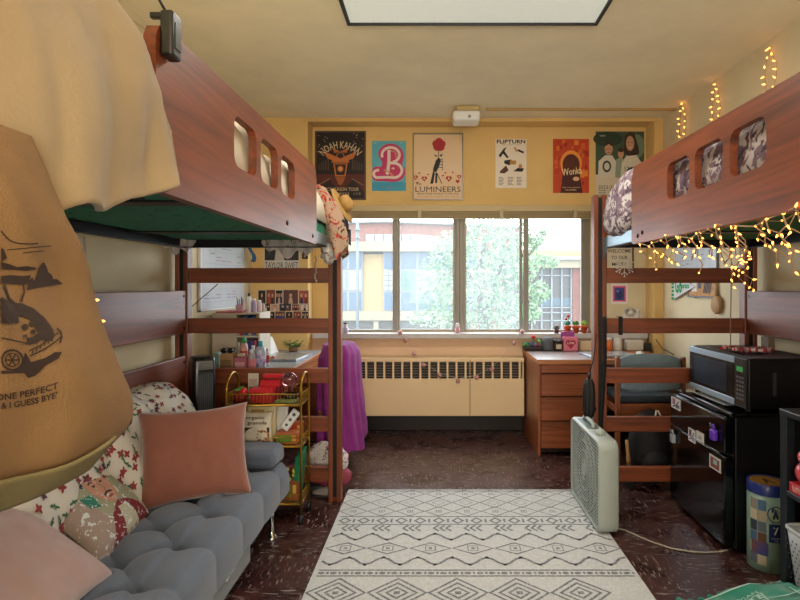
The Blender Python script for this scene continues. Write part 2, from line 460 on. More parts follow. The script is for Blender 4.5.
# ------------------------------------------------------------------ outside
def ext():
    Y = 22.; cream = M('#7d7460', .9, var=.08, vs=1); yel = M('#8f7850', .9, var=.1, vs=.8); nav = M('#2a4258', .3); wh = M('#6e7274', .6)
    brick = M('#6e4438', .9, var=.2, vs=3); X = lambda px, d=Y: (px-CX)*d/F; Z = lambda py, d=Y: H-(py-CY)*d/F
    t = thing('academic_building', 'pale concrete building with navy window panels seen through the left panes', 'building', (X(390), Y+4, -3))
    mb = MB(); mb.box((X(240), Y, -3), (X(475), Y+8, Z(254)), yel); mb.build('wall', t)
    mb = MB(); mb.box((X(238), Y-.5, Z(252)), (X(480), Y+8, Z(242.5)), cream); mb.build('cornice', t)
    mb = MB(); mb.box((X(240), Y-.25, Z(320)), (X(470), Y, Z(311)), cream); mb.build('ledge', t)
    mb = MB(); mb.box((X(240), Y-.1, -3), (X(470), Y, Z(321)), M('#2e2a26', .8))
    for px in (300, 374, 440): mb.box((X(px), Y-.2, -3), (X(px+5), Y-.1, Z(321)), cream)
    mb.build('undercroft', t)
    for a, n, w in ((300, 2, 15), (334, 2, 14.5), (383.5, 4, 17), (463, 1, 14)):
        for c in range(n):
            for r, (ya, yb) in enumerate(((252.5, 269), (270.5, 290.5), (292, 310))):
                mb = MB(); xa, xb = X(a+c*w), X(a+c*w+w)
                mb.box((xa, Y-.12, Z(yb+.6)), (xb, Y-.02, Z(ya-.6)), wh)
                o = mb.build('window', t)
                g = MB(); mm = nav if r != 1 else M(['#3b5a4c', '#6a6f70', '#5d6465', '#70706a'][(c+int(a)) % 4], .4)
                g.box((xa+.05, Y-.15, Z(yb-.2)), (xb-.05, Y-.12, Z(ya+.2)), mm)
                if r == 1 and a > 380:
                    for q in range(1, 4): g.box((xa+.05, Y-.16, Z(ya+q*5)-.012), (xb-.05, Y-.15, Z(ya+q*5)+.012), M('#3c4347', .5))
                    for q in range(1, 3): g.box((xa+q*.22, Y-.16, Z(yb)), (xa+q*.22+.02, Y-.15, Z(ya)), M('#3c4347', .5))
                g.build('pane', o)
    d = 32.
    t = thing('brick_building', 'red brick building with a pale window band rising behind the concrete one', 'building', (X(400, d), d+3, -3))
    mb = MB(); mb.prism([(X(250, d), d, -3), (X(520, d), d, -3), (X(520, d), d, Z(228, d)), (X(440, d), d, Z(225, d)), (X(385, d), d, Z(223, d)), (X(250, d), d, Z(226, d))], (0, 6, 0), brick); mb.build('wall', t)
    mb = MB(); mb.prism([(X(250, d), d-.3, Z(226, d)), (X(385, d), d-.3, Z(223, d)), (X(440, d), d-.3, Z(225, d)), (X(520, d), d-.3, Z(228, d)), (X(520, d), d-.3, Z(226.6, d)), (X(440, d), d-.3, Z(223.6, d)), (X(385, d), d-.3, Z(221.6, d)), (X(250, d), d-.3, Z(224.6, d))], (0, 6.4, 0), M('#555756', .7)); mb.build('roof_edge', t)
    for px in range(366, 412, 9):
        mb = MB(); mb.box((X(px, d), d-.1, Z(243, d)), (X(px+8.3, d), d-.02, Z(234.5, d)), M('#68757a', .3)); mb.build('window', t)
    mb = MB(); mb.prism([(X(414, d), d-1, Z(243, d)), (X(440, d), d-1, Z(243, d)), (X(438, d), d-1, Z(238, d)), (X(421, d), d-1, Z(236.5, d))], (0, .9, 0), M('#8c9092', .7)); mb.build('canopy', t)
    d = 20.
    t = thing('glazed_building', 'low building with a glazed grid front and brick pier seen through the right pane', 'building', (X(560, d), d+3, -3))
    mb = MB(); mb.box((X(505, d), d-.3, Z(268, d)), (X(640, d), d+6, Z(258, d)), cream); mb.box((X(505, d), d, Z(258, d)), (X(640, d), d+6, Z(250, d)), yel); mb.box((X(500, d), d-.45, Z(260, d)), (X(640, d), d-.3, Z(257, d)), M('#8b8d8c', .6)); mb.build('wall', t)
    mb = MB(); mb.box((X(572, d), d-.1, -3), (X(585, d), d+5, Z(268, d)), M('#5e3327', .9, var=.15, vs=4)); mb.build('pier', t)
    mb = MB(); mb.box((X(505, d), d+.1, -3), (X(572, d), d+.2, Z(268, d)), M('#2c241f', .4)); mb.box((X(540, d), d+.05, Z(306, d)), (X(572, d), d+.1, Z(298, d)), M('#26404e', .4)); mb.build('glass_front', t)
    mb = MB()
    for px in (512, 521, 531, 541, 551, 561, 570.5): mb.box((X(px, d), d-.05, -3), (X(px+1.2, d), d+.05, Z(268, d)), wh)
    for py in (275, 307, 312, 320): mb.box((X(505, d), d-.05, Z(py+1, d)), (X(572, d), d+.05, Z(py, d)), wh)
    mb.build('mullion_grid', t)
    d = 21.
    t = thing('utility_pole', 'grey pole with fittings standing at the far left of the window view', 'pole', (X(357, d), d, -3))
    mb = MB(); mb.tube([(X(357.5, d), d, -3), (X(357.5, d), d, Z(221, d))], .06, M('#4e5558', .6)); mb.build('pole', t)
    for py in (229, 237):
        mb = MB(); mb.box((X(355.5, d), d-.15, Z(py+1.5, d)), (X(360, d), d+.1, Z(py, d)), M('#4e5558', .6)); mb.build('fitting', t)
    # tree
    d = 13.; lv = [M('#5f7a56', .8), M('#76926a', .8), M('#4c6a4a', .8)]; bark = M('#3a3630', .9)
    def tree(name, label, bx, d, blobs, n, stems, ls):
        t = thing(name, label, 'tree', (bx, d, -3))
        mb = MB()
        for pts, r in stems: mb.tube([(X(a, d), d + e, Z(b, d)) for a, b, e in pts], r, bark, 6)
        mb.build('trunk', t)
        mb = MB(); rr = random.Random(int(bx*100)); tot = sum(b[2]*b[3] for b in blobs)
        for (cx, cy, rx, ry) in blobs:
            for _ in range(int(n*rx*ry/tot)):
                while True:
                    a, b, c = rr.uniform(-1, 1), rr.uniform(-1, 1), rr.uniform(-1, 1)
                    if a*a+b*b+c*c < 1 and noise.noise(Vector((cx+a*rx, cy+b*ry, c*9))*.16) > -.18: break
                p = Vector((X(cx+a*rx, d), d+c*rx*d/F, Z(cy+b*ry, d)))
                u = Vector((rr.gauss(0, 1), rr.gauss(0, 1), rr.gauss(0, 1))).normalized(); v = u.orthogonal().normalized()
                s_ = ls*rr.uniform(.6, 1.4)
                mb.face([p-u*s_, p+v*s_*.5, p+u*s_, p-v*s_*.5], lv[rr.randrange(3)])
        mb.build('foliage', t, normals=False)
    tree('leafy_tree', 'pale green feathery tree filling the two middle window panes', X(480, 13), 13, [(485, 262, 42, 45), (470, 300, 40, 32), (505, 305, 30, 32), (450, 250, 22, 20), (500, 235, 34, 24), (437, 285, 20, 35), (445, 318, 40, 10), (520, 262, 22, 30)], 9000,
        [([(485, 400, 0), (484, 320, 0), (480, 275, .1), (486, 235, 0)], [.14, .12, .08, .03]), ([(484, 320, 0), (500, 270, .2), (520, 235, .3)], [.08, .05, .02]), ([(482, 300, 0), (462, 260, -.2), (448, 240, -.2)], [.06, .04, .02])], .05)
    tree('branchy_tree', 'light green tree whose loose branches reach into the right pane', X(530, 10), 10, [(535, 240, 11, 7), (541, 262, 20, 7), (536, 292, 14, 12), (530, 310, 12, 14), (544, 232, 5, 4), (534, 248, 5, 4)], 1500,
        [([(520, 400, 0), (522, 320, 0), (530, 290, 0), (545, 262, 0)], [.07, .05, .03, .01]), ([(522, 320, 0), (526, 260, 0), (545, 230, 0)], [.05, .03, .01])], .045)
ext()
mb = MB(); mb.box((-40, 4.8, -3.1), (40, 60, -3), M('#3c4034', .9, var=.2, vs=.5)); mb.build('ground', None, kind='structure')

# ------------------------------------------------------------------ lights
w = bpy.data.worlds.new('sky'); SC.world = w; w.use_nodes = True
bg = w.node_tree.nodes['Background']; bg.inputs['Color'].default_value = (.86, .94, 1, 1); bg.inputs['Strength'].default_value = 8.0
def area(name, loc, rot, sx, sy, power, col):
    l = bpy.data.lights.new(name, 'AREA'); l.shape = 'RECTANGLE'; l.size = sx; l.size_y = sy; l.energy = power; l.color = col
    o = bpy.data.objects.new(name, l); COL.objects.link(o); o.location = loc; o.rotation_euler = rot; return o
pt = area('window_portal', (.2, 4.46, 1.31), (R(-90), 0, 0), 2.1, 1.05, 1, (1, 1, 1)); pt.data.cycles.is_portal = True
area('fixture_lamp', (.18, 2.2, 2.46), (0, 0, 0), 1.1, .25, 22, (1, .95, .86))
area('rear_fill', (.2, -1.55, 1.3), (R(128), 0, 0), 1.8, 1.2, 108, (1, .93, .80))  # added fill behind the camera, tilted up to brighten the ceiling
def point(name, loc, r, power, col):
    l = bpy.data.lights.new(name, 'POINT'); l.shadow_soft_size = r; l.energy = power; l.color = col
    o = bpy.data.objects.new(name, l); COL.objects.link(o); o.location = loc; return o
point('omni_fill', (.2, -.5, 1.85), .3, 9, (1, .93, .82))  # unseen omni fill, added behind the camera for overall brightness
# ------------------------------------------------------------------ loft beds
steel = M('#8fa3ad', .35, metal=.7); blk = M('#15161a', .45, metal=.3); wx, wy, wz = wood('x'), wood('y'), wood('z')
BY0, BY1 = .49, 2.955
def make_bed(s, x0, label):
    """s=-1: bed runs toward -X from inner face x0, s=+1 toward +X"""
    X = lambda l: x0 + s*l
    W = .905 if s < 0 else .89
    t = thing('loft_bed', label, 'bed', (X(W/2), (BY0+BY1)/2, 0))
    for l0 in (0, W-.07):
        for y0 in (BY1-.055, BY0):
            # two wooden cheeks with a black slotted channel between
            mb = MB(); mb.box((X(l0), y0, 0), (X(l0+.024), y0+.055, 1.675), wz, .003); mb.box((X(l0+.046), y0, 0), (X(l0+.07), y0+.055, 1.675), wz, .003)
            mb.box((X(l0+.02), y0+.02, .002), (X(l0+.05), y0+.05, 1.67), wz)
            o = mb.build('post', t)
            mb = MB(); mb.box((X(l0+.024), y0+.006, .03), (X(l0+.046), y0+.02, 1.66), M('#070707', .6))
            mb.build('slot_channel', o)
    for yr in (BY1-.045, BY0+.02):
        for zc in (1.237, .962, .689, .4235, .150):
            mb = MB(); mb.box((X(.068), yr, zc-.041), (X(W-.068), yr+.028, zc+.041), wx, .004, 3); mb.build('rung', t)
        mb = MB(); mb.box((X(.068), yr, 1.46), (X(W-.068), yr+.028, 1.62), wx, .004); mb.build('end_board', t)
    for z0, z1 in ((.922, 1.155), (.575, .80)):
        mb = MB(); mb.box((X(W-.062), BY0+.056, z0), (X(W-.04), BY1-.056, z1), wy, .004)
        mb.build('side_board', t)
        for yy in (BY1-.08, ):
            for zz in (z0+.03, z1-.03):
                mb = MB(); mb.lathe([(.007, 0), (.007, .004), (.003, .006)], blk, (X(W-.062), yy, zz), 8, 'x') if s > 0 else mb.lathe([(.007, 0), (.007, .004)], blk, (X(W-.062), yy, zz), 8, 'x')
                mb.build('bolt', t)
    # steel spring frame
    mb = MB()
    for l in (.050, W-.056): mb.box((X(l), BY0+.05, 1.385), (X(l+.005), BY1-.05, 1.442), steel if l < .1 else blk); mb.box((X(l), BY0+.05, 1.383), (X(l+(.035 if l < .1 else -.03)), BY1-.05, 1.388), blk)
    mb.build('side_rail', t)
    for y in (BY1-.085, BY0+.075):
        mb = MB(); mb.box((X(.05), y, 1.385), (X(W-.05), y+.006, 1.442), blk); mb.box((X(.05), y-.03, 1.385), (X(W-.05), y+.004, 1.39), blk); mb.build('end_rail', t)
    for y in (.8, 1.50, 2.35):
        mb = MB(); mb.box((X(.05), y, 1.418), (X(W-.05), y+.075, 1.424), blk); mb.build('slat', t)
    for y, q in ((BY1-.058, -1), (BY0+.058, 1)):
        mb = MB(); mb.prism([(X(.0485), y, 1.44), (X(.0485), y, 1.33), (X(.0485), y+q*.018, 1.33), (X(.0485), y+q*.07, 1.39), (X(.0485), y+q*.07, 1.44)], (s*.004, 0, 0), steel)
        mb.build('corner_bracket', t)
    # guard panel with three rounded cut-outs, cut as real holes
    gy0, gy1, gz0, gz1 = 1.025, 2.405, 1.368, 1.712
    outer = [(gy0+.02, gz0), (gy1-.012, gz0), (gy1, gz0+.012), (gy1, gz1-.05), (gy1-.03, gz1), (gy0+.035, gz1-.012), (gy0+.012, gz1-.022), (gy0, gz1-.045), (gy0, gz0+.02)]
    holes = [rrect(c, 1.575, .178, .138, .034, 5) for c in (1.512, 1.729, 1.946)]
    mb = MB(); bm = mb.bm; mb.mi(wy)
    def layer(l):
        es = []; loops = []
        for lp in [outer]+holes:
            vs = [bm.verts.new((X(l), y, z)) for y, z in lp]; loops.append(vs)
            es += [bm.edges.new((vs[i], vs[(i+1) % len(vs)])) for i in range(len(vs))]
        bmesh.ops.triangle_fill(bm, edges=es, use_beauty=True, use_dissolve=False); return loops
    A, B = layer(.022), layer(.046)
    for a, b in zip(A, B):
        for i in range(len(a)): k = (i+1) % len(a); bm.faces.new((a[i], a[k], b[k], b[i]))
    mb.build('guard_panel', t)
    for y, z in ((2.33, 1.40), (1.93 if s < 0 else 2.28, 1.41), (1.08, 1.41)):
        mb = MB(); mb.lathe([(.009, 0), (.009, .003), (.004, .005)], blk, (X(.022), y, z), 8, 'x', sy=1); mb.map(lambda v: Vector((2*X(.022)-v.x, v.y, v.z)) if s > 0 else v); mb.build('bolt', t)
    return t
bedL = make_bed(-1, -.517, 'reddish wooden loft bed on the left above the grey futon')
bedR = make_bed(1, .860, 'reddish wooden loft bed on the right above the fridge and microwave')

def floral_mat(bg, cols, scale=9):
    key = ('fl', bg, cols, scale)
    if key in _mc: return _mc[key]
    m = bpy.data.materials.new('floral'); m.use_nodes = True; N = m.node_tree.nodes; L = m.node_tree.links; b = N['Principled BSDF']
    b.inputs['Roughness'].default_value = .85
    tc = N.new('ShaderNodeTexCoord'); cur = None
    for i, (c, thr, sc) in enumerate(cols):
        v = N.new('ShaderNodeTexNoise'); v.inputs['Scale'].default_value = scale*sc; v.inputs['Detail'].default_value = 3; v.inputs['Distortion'].default_value = 1.4
        mp = N.new('ShaderNodeMapping'); mp.inputs['Location'].default_value = (i*3.1, i*1.7, i); L.new(tc.outputs['Object'], mp.inputs['Vector']); L.new(mp.outputs[0], v.inputs['Vector'])
        r = N.new('ShaderNodeValToRGB'); r.color_ramp.elements[0].position = thr; r.color_ramp.elements[1].position = thr+.03
        L.new(v.outputs['Fac'], r.inputs['Fac'])
        mx = N.new('ShaderNodeMix'); mx.data_type = 'RGBA'; mx.inputs['B'].default_value = lin(c)
        if cur is None: mx.inputs['A'].default_value = lin(bg)
        else: L.new(cur, mx.inputs['A'])
        L.new(r.outputs['Color'], mx.inputs['Factor']); cur = mx.outputs['Result']
    L.new(cur, b.inputs['Base Color']); _mc[key] = m
    return m
def green_mat(a, b):
    return floral_mat(b, (('#0a1712', .60, 1.0), ), 26)
def mattress(x0, x1, mat, lab):
    t = thing('mattress', lab, 'mattress', ((x0+x1)/2, 1.72, 1.425))
    mb = MB(); mb.box((x0, .60, 1.4245), (x1, 2.845, 1.50), mat, .02, 3); mb.build('mattress_body', t)
    mb = MB(); mb.tube([(x0+.02, .62, 1.432), (x1-.02, .62, 1.432), (x1-.02, 2.825, 1.432), (x0+.02, 2.825, 1.432)], .006, M('#8a8f80', .7), 6, closed=True); mb.build('piping', t)
mattress(-1.335, -.575, green_mat('', '#2b7d62'), 'dark green patterned mattress on the left loft bed')
mattress(.925, 1.675, green_mat('', '#34783c'), 'green patterned mattress on the right loft bed')

# ---- bedding
def bedding(x0, x1, y0, y1, z0, zt, m, name, lab, cat, seed, amp=.03, tw=.0):
    """lumpy comforter shell lying on the mattress"""
    mb = MB()
    def f(u, v):
        x = x0 + (x1-x0)*u; y = y0+(y1-y0)*v
        e = max(0, 1-abs(2*u-1)**14)*max(0, 1-abs(2*v-1)**14)
        q = noise.noise(Vector((x*5+seed, y*3.4, 0)))*amp + noise.noise(Vector((x*16+seed, y*9, 1)))*amp*.4 + math.sin(y*46+3*noise.noise(Vector((x*3, y*3, seed))))*amp*tw
        zz = zt(u, v) if callable(zt) else zt
        return Vector((x, y, z0+(zz-z0+q)*e**.5))
    mb.grid(f, 44, 110, m)
    o = mb.build(name, None, sol=.012); recenter(tag(o, lab, cat))
    return o
cream = M('#d8c6a4', .85, var=.06, vs=4, sheen=.2, bump=.2, bs=160)
bedding(-1.36, -.568, 1.0, 2.84, 1.502, 1.672, M('#e4d9c4', .85, var=.05, vs=5), 'bed_sheet', 'rumpled cream bedding seen through the left bed panel cutouts', 'bedding', 3, .045, .22)
purp = floral_mat('#cfc8c8', (('#85707e', .47, 1.0), ('#5c4858', .56, 1.4), ('#8a4a50', .66, 1.9)), 15)
bedding(.915, 1.70, .62, 2.84, 1.502, lambda u, v: 1.70+.07*max(0, v-.75)*4*(1-u*.4), purp, 'floral_comforter', 'white comforter with plum flowers on the right loft bed', 'comforter', 9, .035)
# comforter end bulging out between panel and post
mb = MB()
def fp(d):
    p = Vector((d.x*.085, d.y*.22, d.z*.16)); return 1
mb.ball((0, 0, 0), 1, purp, 34, 22, lambda d: (abs(d.x)**3+abs(d.y)**3+abs(d.z)**3)**(-1/3)*(1+.05*noise.noise(d*2.2)+.04*noise.noise(d*6)))
def fq(v):
    y = 2.655+v.y*.215; k = (v.z+1)/2; near = (1-v.y)/2
    z0_, z1_ = 1.425, 1.665+.11*near
    return Vector((.955+v.x*(.093-.02*k), y, z0_+(z1_-z0_)*k))
mb.map(fq)
o = solo('floral_pillow', mb, 'plum flowered pillow squeezed out between right bed panel and post', 'pillow')
# grey sheet bits hanging below the left rail
gry = floral_mat('#bdb4b0', (('#6d6468', .6, 2.0),), 14)
for (px0, px1, dep, lab) in ((161, 197, 9, 'small grey floral sheet corner hanging under left bed by wall post'), (262, 324, 12, 'long grey floral sheet edge hanging under left bed near the aisle')):
    mb = MB(); xa, xb = XX(px0, 2.86), XX(px1, 2.86)
    def f(u, v):
        x = xa+(xb-xa)*u; dz = dep*2.86/F*math.sin(PI*min(1, u*1.05))**.6*(1+.35*math.sin(u*19))
        return Vector((x, 2.862+.012*math.sin(u*30)-.01*v, 1.432-v*(dz+.022)))
    mb.grid(f, 30, 6, gry); solo('sheet_edge', mb, lab, 'sheet', sol=.004)

# ---- big beige duvet over near end of left bed
duv = M('#9d8767', .85, var=.07, vs=3.5, sheen=.15, bump=.25, bs=150)
prof = [(-1.38, 1.80), (-1.15, 1.86), (-.95, 1.83), (-.82, 1.79), (-.72, 1.735), (-.64, 1.70), (-.575, 1.655), (-.53, 1.595), (-.508, 1.53), (-.498, 1.46), (-.488, 1.40), (-.478, 1.365)]
def pinterp(t):
    t = max(0, min(.9999, t))*(len(prof)-1); i = int(t); f = t-i; a, b = prof[i], prof[i+1]
    return a[0]*(1-f)+b[0]*f, a[1]*(1-f)+b[1]*f
def duvf(u, v):
    # v along Y .40 -> 1.0, u across
    y = .42+.56*v
    x, z = pinterp(u)
    bul = min(1, v*6, (1-v)*12+.55)
    x -= (1-bul)*.03*(u > .3); z -= (1-bul)*.04*(1-u)
    w = max(0, u-.25)/.75
    fold = .019*math.sin(y*22+u*5+2.4*noise.noise(Vector((y*2.4, u*1.5, 5))))*w + .006*math.sin(y*51+u*9)*w
    fold += .045*noise.noise(Vector((y*6, z*5, 2)))
    x += fold*.9; z += fold*.5
    z -= (1-v)*.17*max(0, u-.6)/.4 - .004*math.sin(y*38)*(u > .9)
    x += .007*noise.noise(Vector((y*30, z*5, 8)))*w
    return Vector((x, y, z))
mb = MB(); mb.grid(duvf, 70, 60, duv)
# folded-back edge closing the far end
def endf(u, v):
    p = duvf(u, 1.0); b = duvf(u, 1.0); return Vector((p.x-.02*v*u, p.y+.018*math.sin(PI*v)-.0, p.z*(1-v)+(1.5 if u < .85 else p.z)*v))
mb.grid(endf, 60, 5, duv)
mb.bm.faces.ensure_lookup_table()
solo('duvet', mb, 'big rumpled beige duvet slumping over the near end of left loft bed', 'duvet', sol=.01)

# ---- canvas tote bag hanging on the bed side
canv = M('#8c6a43', .9, var=.06, vs=5, bump=.45, bs=420); ink = M('#33211a', .9); canv2 = M('#857850', .9, var=.06, vs=6, bump=.4, bs=420)
def tote(u, v, off=0):
    """u 0..1 along bag width (near -> far), v 0..1 bottom -> top"""
    y = .28 + u*(.40 + .135*(1-v)**1.8 - .035*(max(0, .16-v)/.16)**2)
    z = .990 - .045*u*(1-v)**1.5 + (.37)*v
    zt_ = 1.36 - .16*max(0, u-.45)**1.6*3.2*0
    y -= .12*max(0, v-.6)**1.5*max(0, u-.2)*2.2
    bul = (max(0, 1-abs(2*u-1)**2.2)*max(0, 1-abs(2*v-1)**3.2))**.75
    x = -.475 + .048*bul*(1.15-.6*v) + .03*(1-v)
    e = bul
    x += e*(.013*math.sin(u*9+v*7+3*noise.noise(Vector((u*2, v*2, 1))))+.022*noise.noise(Vector((u*6, v*4, 7))))
    z += .012*math.sin(u*7)*(1-v)**4 + .03*(abs(2*u-1)**3)*(1-v)**2
    return Vector((x+off, y, z))
t = thing('tote_bag', 'beige canvas tote bag printed with an open-trunk car and pine trees', 'tote bag', (-.45, .5, .985))
mb = MB(); mb.grid(tote, 50, 44, canv); mb.grid(lambda u, v: tote(u, v) - Vector((.03+.05*(max(0, 1-abs(2*u-1)**3)*max(0, 1-abs(2*v-1)**3))**.6, 0, 0)) if 0 < u < 1 and 0 < v < 1 else tote(u, v), 50, 44, canv)
bmesh.ops.remove_doubles(mb.bm, verts=mb.bm.verts, dist=.0004); mb.build('bag_body', t)
# bottom gusset flap
mb = MB()
def flap(u, v):
    p = tote(u*.84, .05); q = math.sin(PI*u)**.5
    return Vector((p.x+.014-.035*v, p.y-.01, p.z+.010-v*(.045+.01*math.sin(u*6))))
mb.grid(flap, 30, 8, canv2); mb.build('bottom_gusset', t, sol=.004)
for k in (0, 1):
    mb = MB()
    mb.grid(lambda u, v: tote(.42+.2*k+.05*v, 1)+Vector((-.004*k-.03*u, 0, .24*u)), 10, 2, canv); mb.build('strap', t, sol=.003)
# print: local art coords = (u*100, v*100)
A = MB(); sb = 3
def ap(pts, z=0): A.poly(pts, ink, z, sb)
# art drawn in pixel coordinates of the visible print, later ray-mapped onto the bag
TG = []
def px2uv(px, py):
    # numeric inversion of the projection onto the tote surface
    if not TG:
        for i in range(41):
            for j in range(41):
                q = tote(i/40, j/40); TG.append((i/40, j/40, CX+q.x/q.y*F, CY+(H-q.z)/q.y*F))
    u, v = min(TG, key=lambda g: (g[2]-px)**2+(g[3]-py)**2)[:2]
    for _ in range(10):
        p = tote(u, v); e = 1e-3
        a = (CX+p.x/p.y*F, CY+(H-p.z)/p.y*F)
        pu, pv = tote(u+e, v), tote(u, v+e)
        au = ((CX+pu.x/pu.y*F-a[0])/e, (CY+(H-pu.z)/pu.y*F-a[1])/e); av = ((CX+pv.x/pv.y*F-a[0])/e, (CY+(H-pv.z)/pv.y*F-a[1])/e)
        det = au[0]*av[1]-au[1]*av[0]
        if abs(det) < 1e-6: break
        dx, dy = px-a[0], py-a[1]
        du = (dx*av[1]-dy*av[0])/det; dv = (au[0]*dy-au[1]*dx)/det
        u += max(-.02, min(.02, du)); v += max(-.02, min(.02, dv))
    return u, v

Q = 3
def pic(pts): A.poly(pts, ink, 0, Q)
# bird / cloud lines, trees and hill line (pixel coordinates of the visible print)
def ln(pts, w): A.stroke(pts, w, ink)
ln([(0, 231), (4, 236), (8, 240), (12, 242), (18, 243.5), (28, 244), (37, 243.5)], 1.3); ln([(6, 250), (22, 248.5), (37, 247), (50, 246)], 1); ln([(22, 253), (34, 251.5), (43, 251)], .9)
pic([(0, 247), (3, 250), (6, 258), (0, 262)])
pic([(0, 262), (8, 264), (16, 267), (26, 266), (36, 268), (34, 270), (24, 271), (14, 270), (0, 269)])
pic([(26, 290), (27, 282), (31, 277), (33, 281), (36, 275), (38, 268), (41, 263), (43, 262), (46, 268), (47, 272), (51, 275), (52, 279), (56, 279), (62, 284), (48, 286), (36, 288)])
pic([(0, 276), (10, 275), (22, 276), (30, 275), (28, 281), (24, 285), (8, 284), (4, 283), (0, 284)])
# car body with open hatch
ln([(22, 284), (23, 292), (20, 302)], 1.6); ln([(3, 284), (8, 298), (14, 304)], 2.4)
pic([(0, 297), (6, 300), (13, 305), (17, 314), (18, 323), (0, 323.5)])
pic([(12, 303), (20, 303), (32, 308), (44, 318), (52, 329), (54, 336), (50, 341), (40, 340), (36, 343), (28, 345), (25, 338), (31, 337), (37, 333), (33, 325), (28, 319), (20, 316), (14, 314)])
A.ell(24, 327, 3, 3.4, ink, n=10); A.ell(31, 323.5, 3, 3, ink, n=10); A.ell(32, 332, 2.6, 2.6, ink, n=10); A.ell(24, 336, 2, 1.7, ink, n=10)
ln([(0, 338), (10, 340), (20, 342), (28, 344)], 1.2)
ln([(28, 351), (40, 345), (52, 336), (57, 333)], 1.3); ln([(29, 356), (42, 350), (54, 342), (61, 336)], 1.4); ln([(56, 328), (60, 332), (61, 337), (59, 343)], 1.6)
for k in range(6): ln([(32+4*k, 350-2.6*k), (31+4*k, 354-2.6*k)], 1.1)
# wheel
for r in (10.5, 7): ln([(11+r*math.cos(a*PI/9), 360+r*.95*math.sin(a*PI/9)) for a in range(-9, 10)], 2 if r > 8 else 1)
for a in range(6): ln([(11, 360), (11+6.5*math.cos(a*PI/3), 360+6.5*math.sin(a*PI/3))], 1.4)
# ground shadow
pic([(24, 352), (30, 362), (44, 358), (54, 352), (61, 352), (58, 358), (44, 366), (34, 376), (27, 378), (23, 373), (0, 374), (0, 371), (12, 371), (20, 366)])
B = MB(); B.text('ONE PERFECT', 0, 0, 1, 1, ink, 0, .02); C2 = MB(); C2.text("& I GUESS BYE'", 0, 0, 1, 1, ink, 0, .02)
for q, (cx_, cy_, w_, h_) in ((B, (26, 393.5, 62, 6.5)), (C2, (28, 402, 56, 6.5))):
    q.map(lambda v: Vector((cx_+v.x*w_, cy_-v.y*h_ - .20*(v.x*w_) - .0022*(v.x*w_)**2, 0)))
for q in (A, B, C2):
    q.map(lambda v: (lambda uv: tote(uv[0], uv[1], .0012))(px2uv(v.x, v.y)))
A.build('car_print', t); B.build('lettering', t); C2.build('lettering', t)
# ------------------------------------------------------------------ posters on the back wall
def poster(name, label, x0, y0, x1, y1, d, fn, base, group=None, cat='poster', thick=.0012, frame=None):
    """px rect on wall plane at depth d; fn(art, w, h) draws in cm-free unit coords"""
    w = (x1-x0)*d/F; h = (y1-y0)*d/F
    A = MB(); A.box((0, 0, -thick), (w, h, 0), base)
    fn(A, w, h)
    A.frame((XX(x0, d), d-thick-.0008, ZZ(y1, d)), (1, 0, 0), (0, 0, 1))
    if frame:
        t = thing(name, label, cat, (XX((x0+x1)/2, d), d, ZZ(y1, d)))
        A.build('print', t)
        fm = MB(); X0, X1, Z0, Z1 = XX(x0, d), XX(x1, d), ZZ(y1, d), ZZ(y0, d)
        for a, b in (((X0-.006, Z0-.006), (X1+.006, Z0+.004)), ((X0-.006, Z1-.004), (X1+.006, Z1+.006)), ((X0-.006, Z0), (X0+.004, Z1)), ((X1-.004, Z0), (X1+.006, Z1))):
            fm.box((a[0], d-.014, a[1]), (b[0], d-.0006, b[1]), frame, .002)
        fm.build('frame', t); return t
    o = A.build(name, None); return recenter(tag(o, label, cat, group))
PD = YW
C = lambda h, r=.6: M(h, r)
rp = random.Random(5)
L1, L2, L3, L4 = .0004, .0008, .0012, .0016
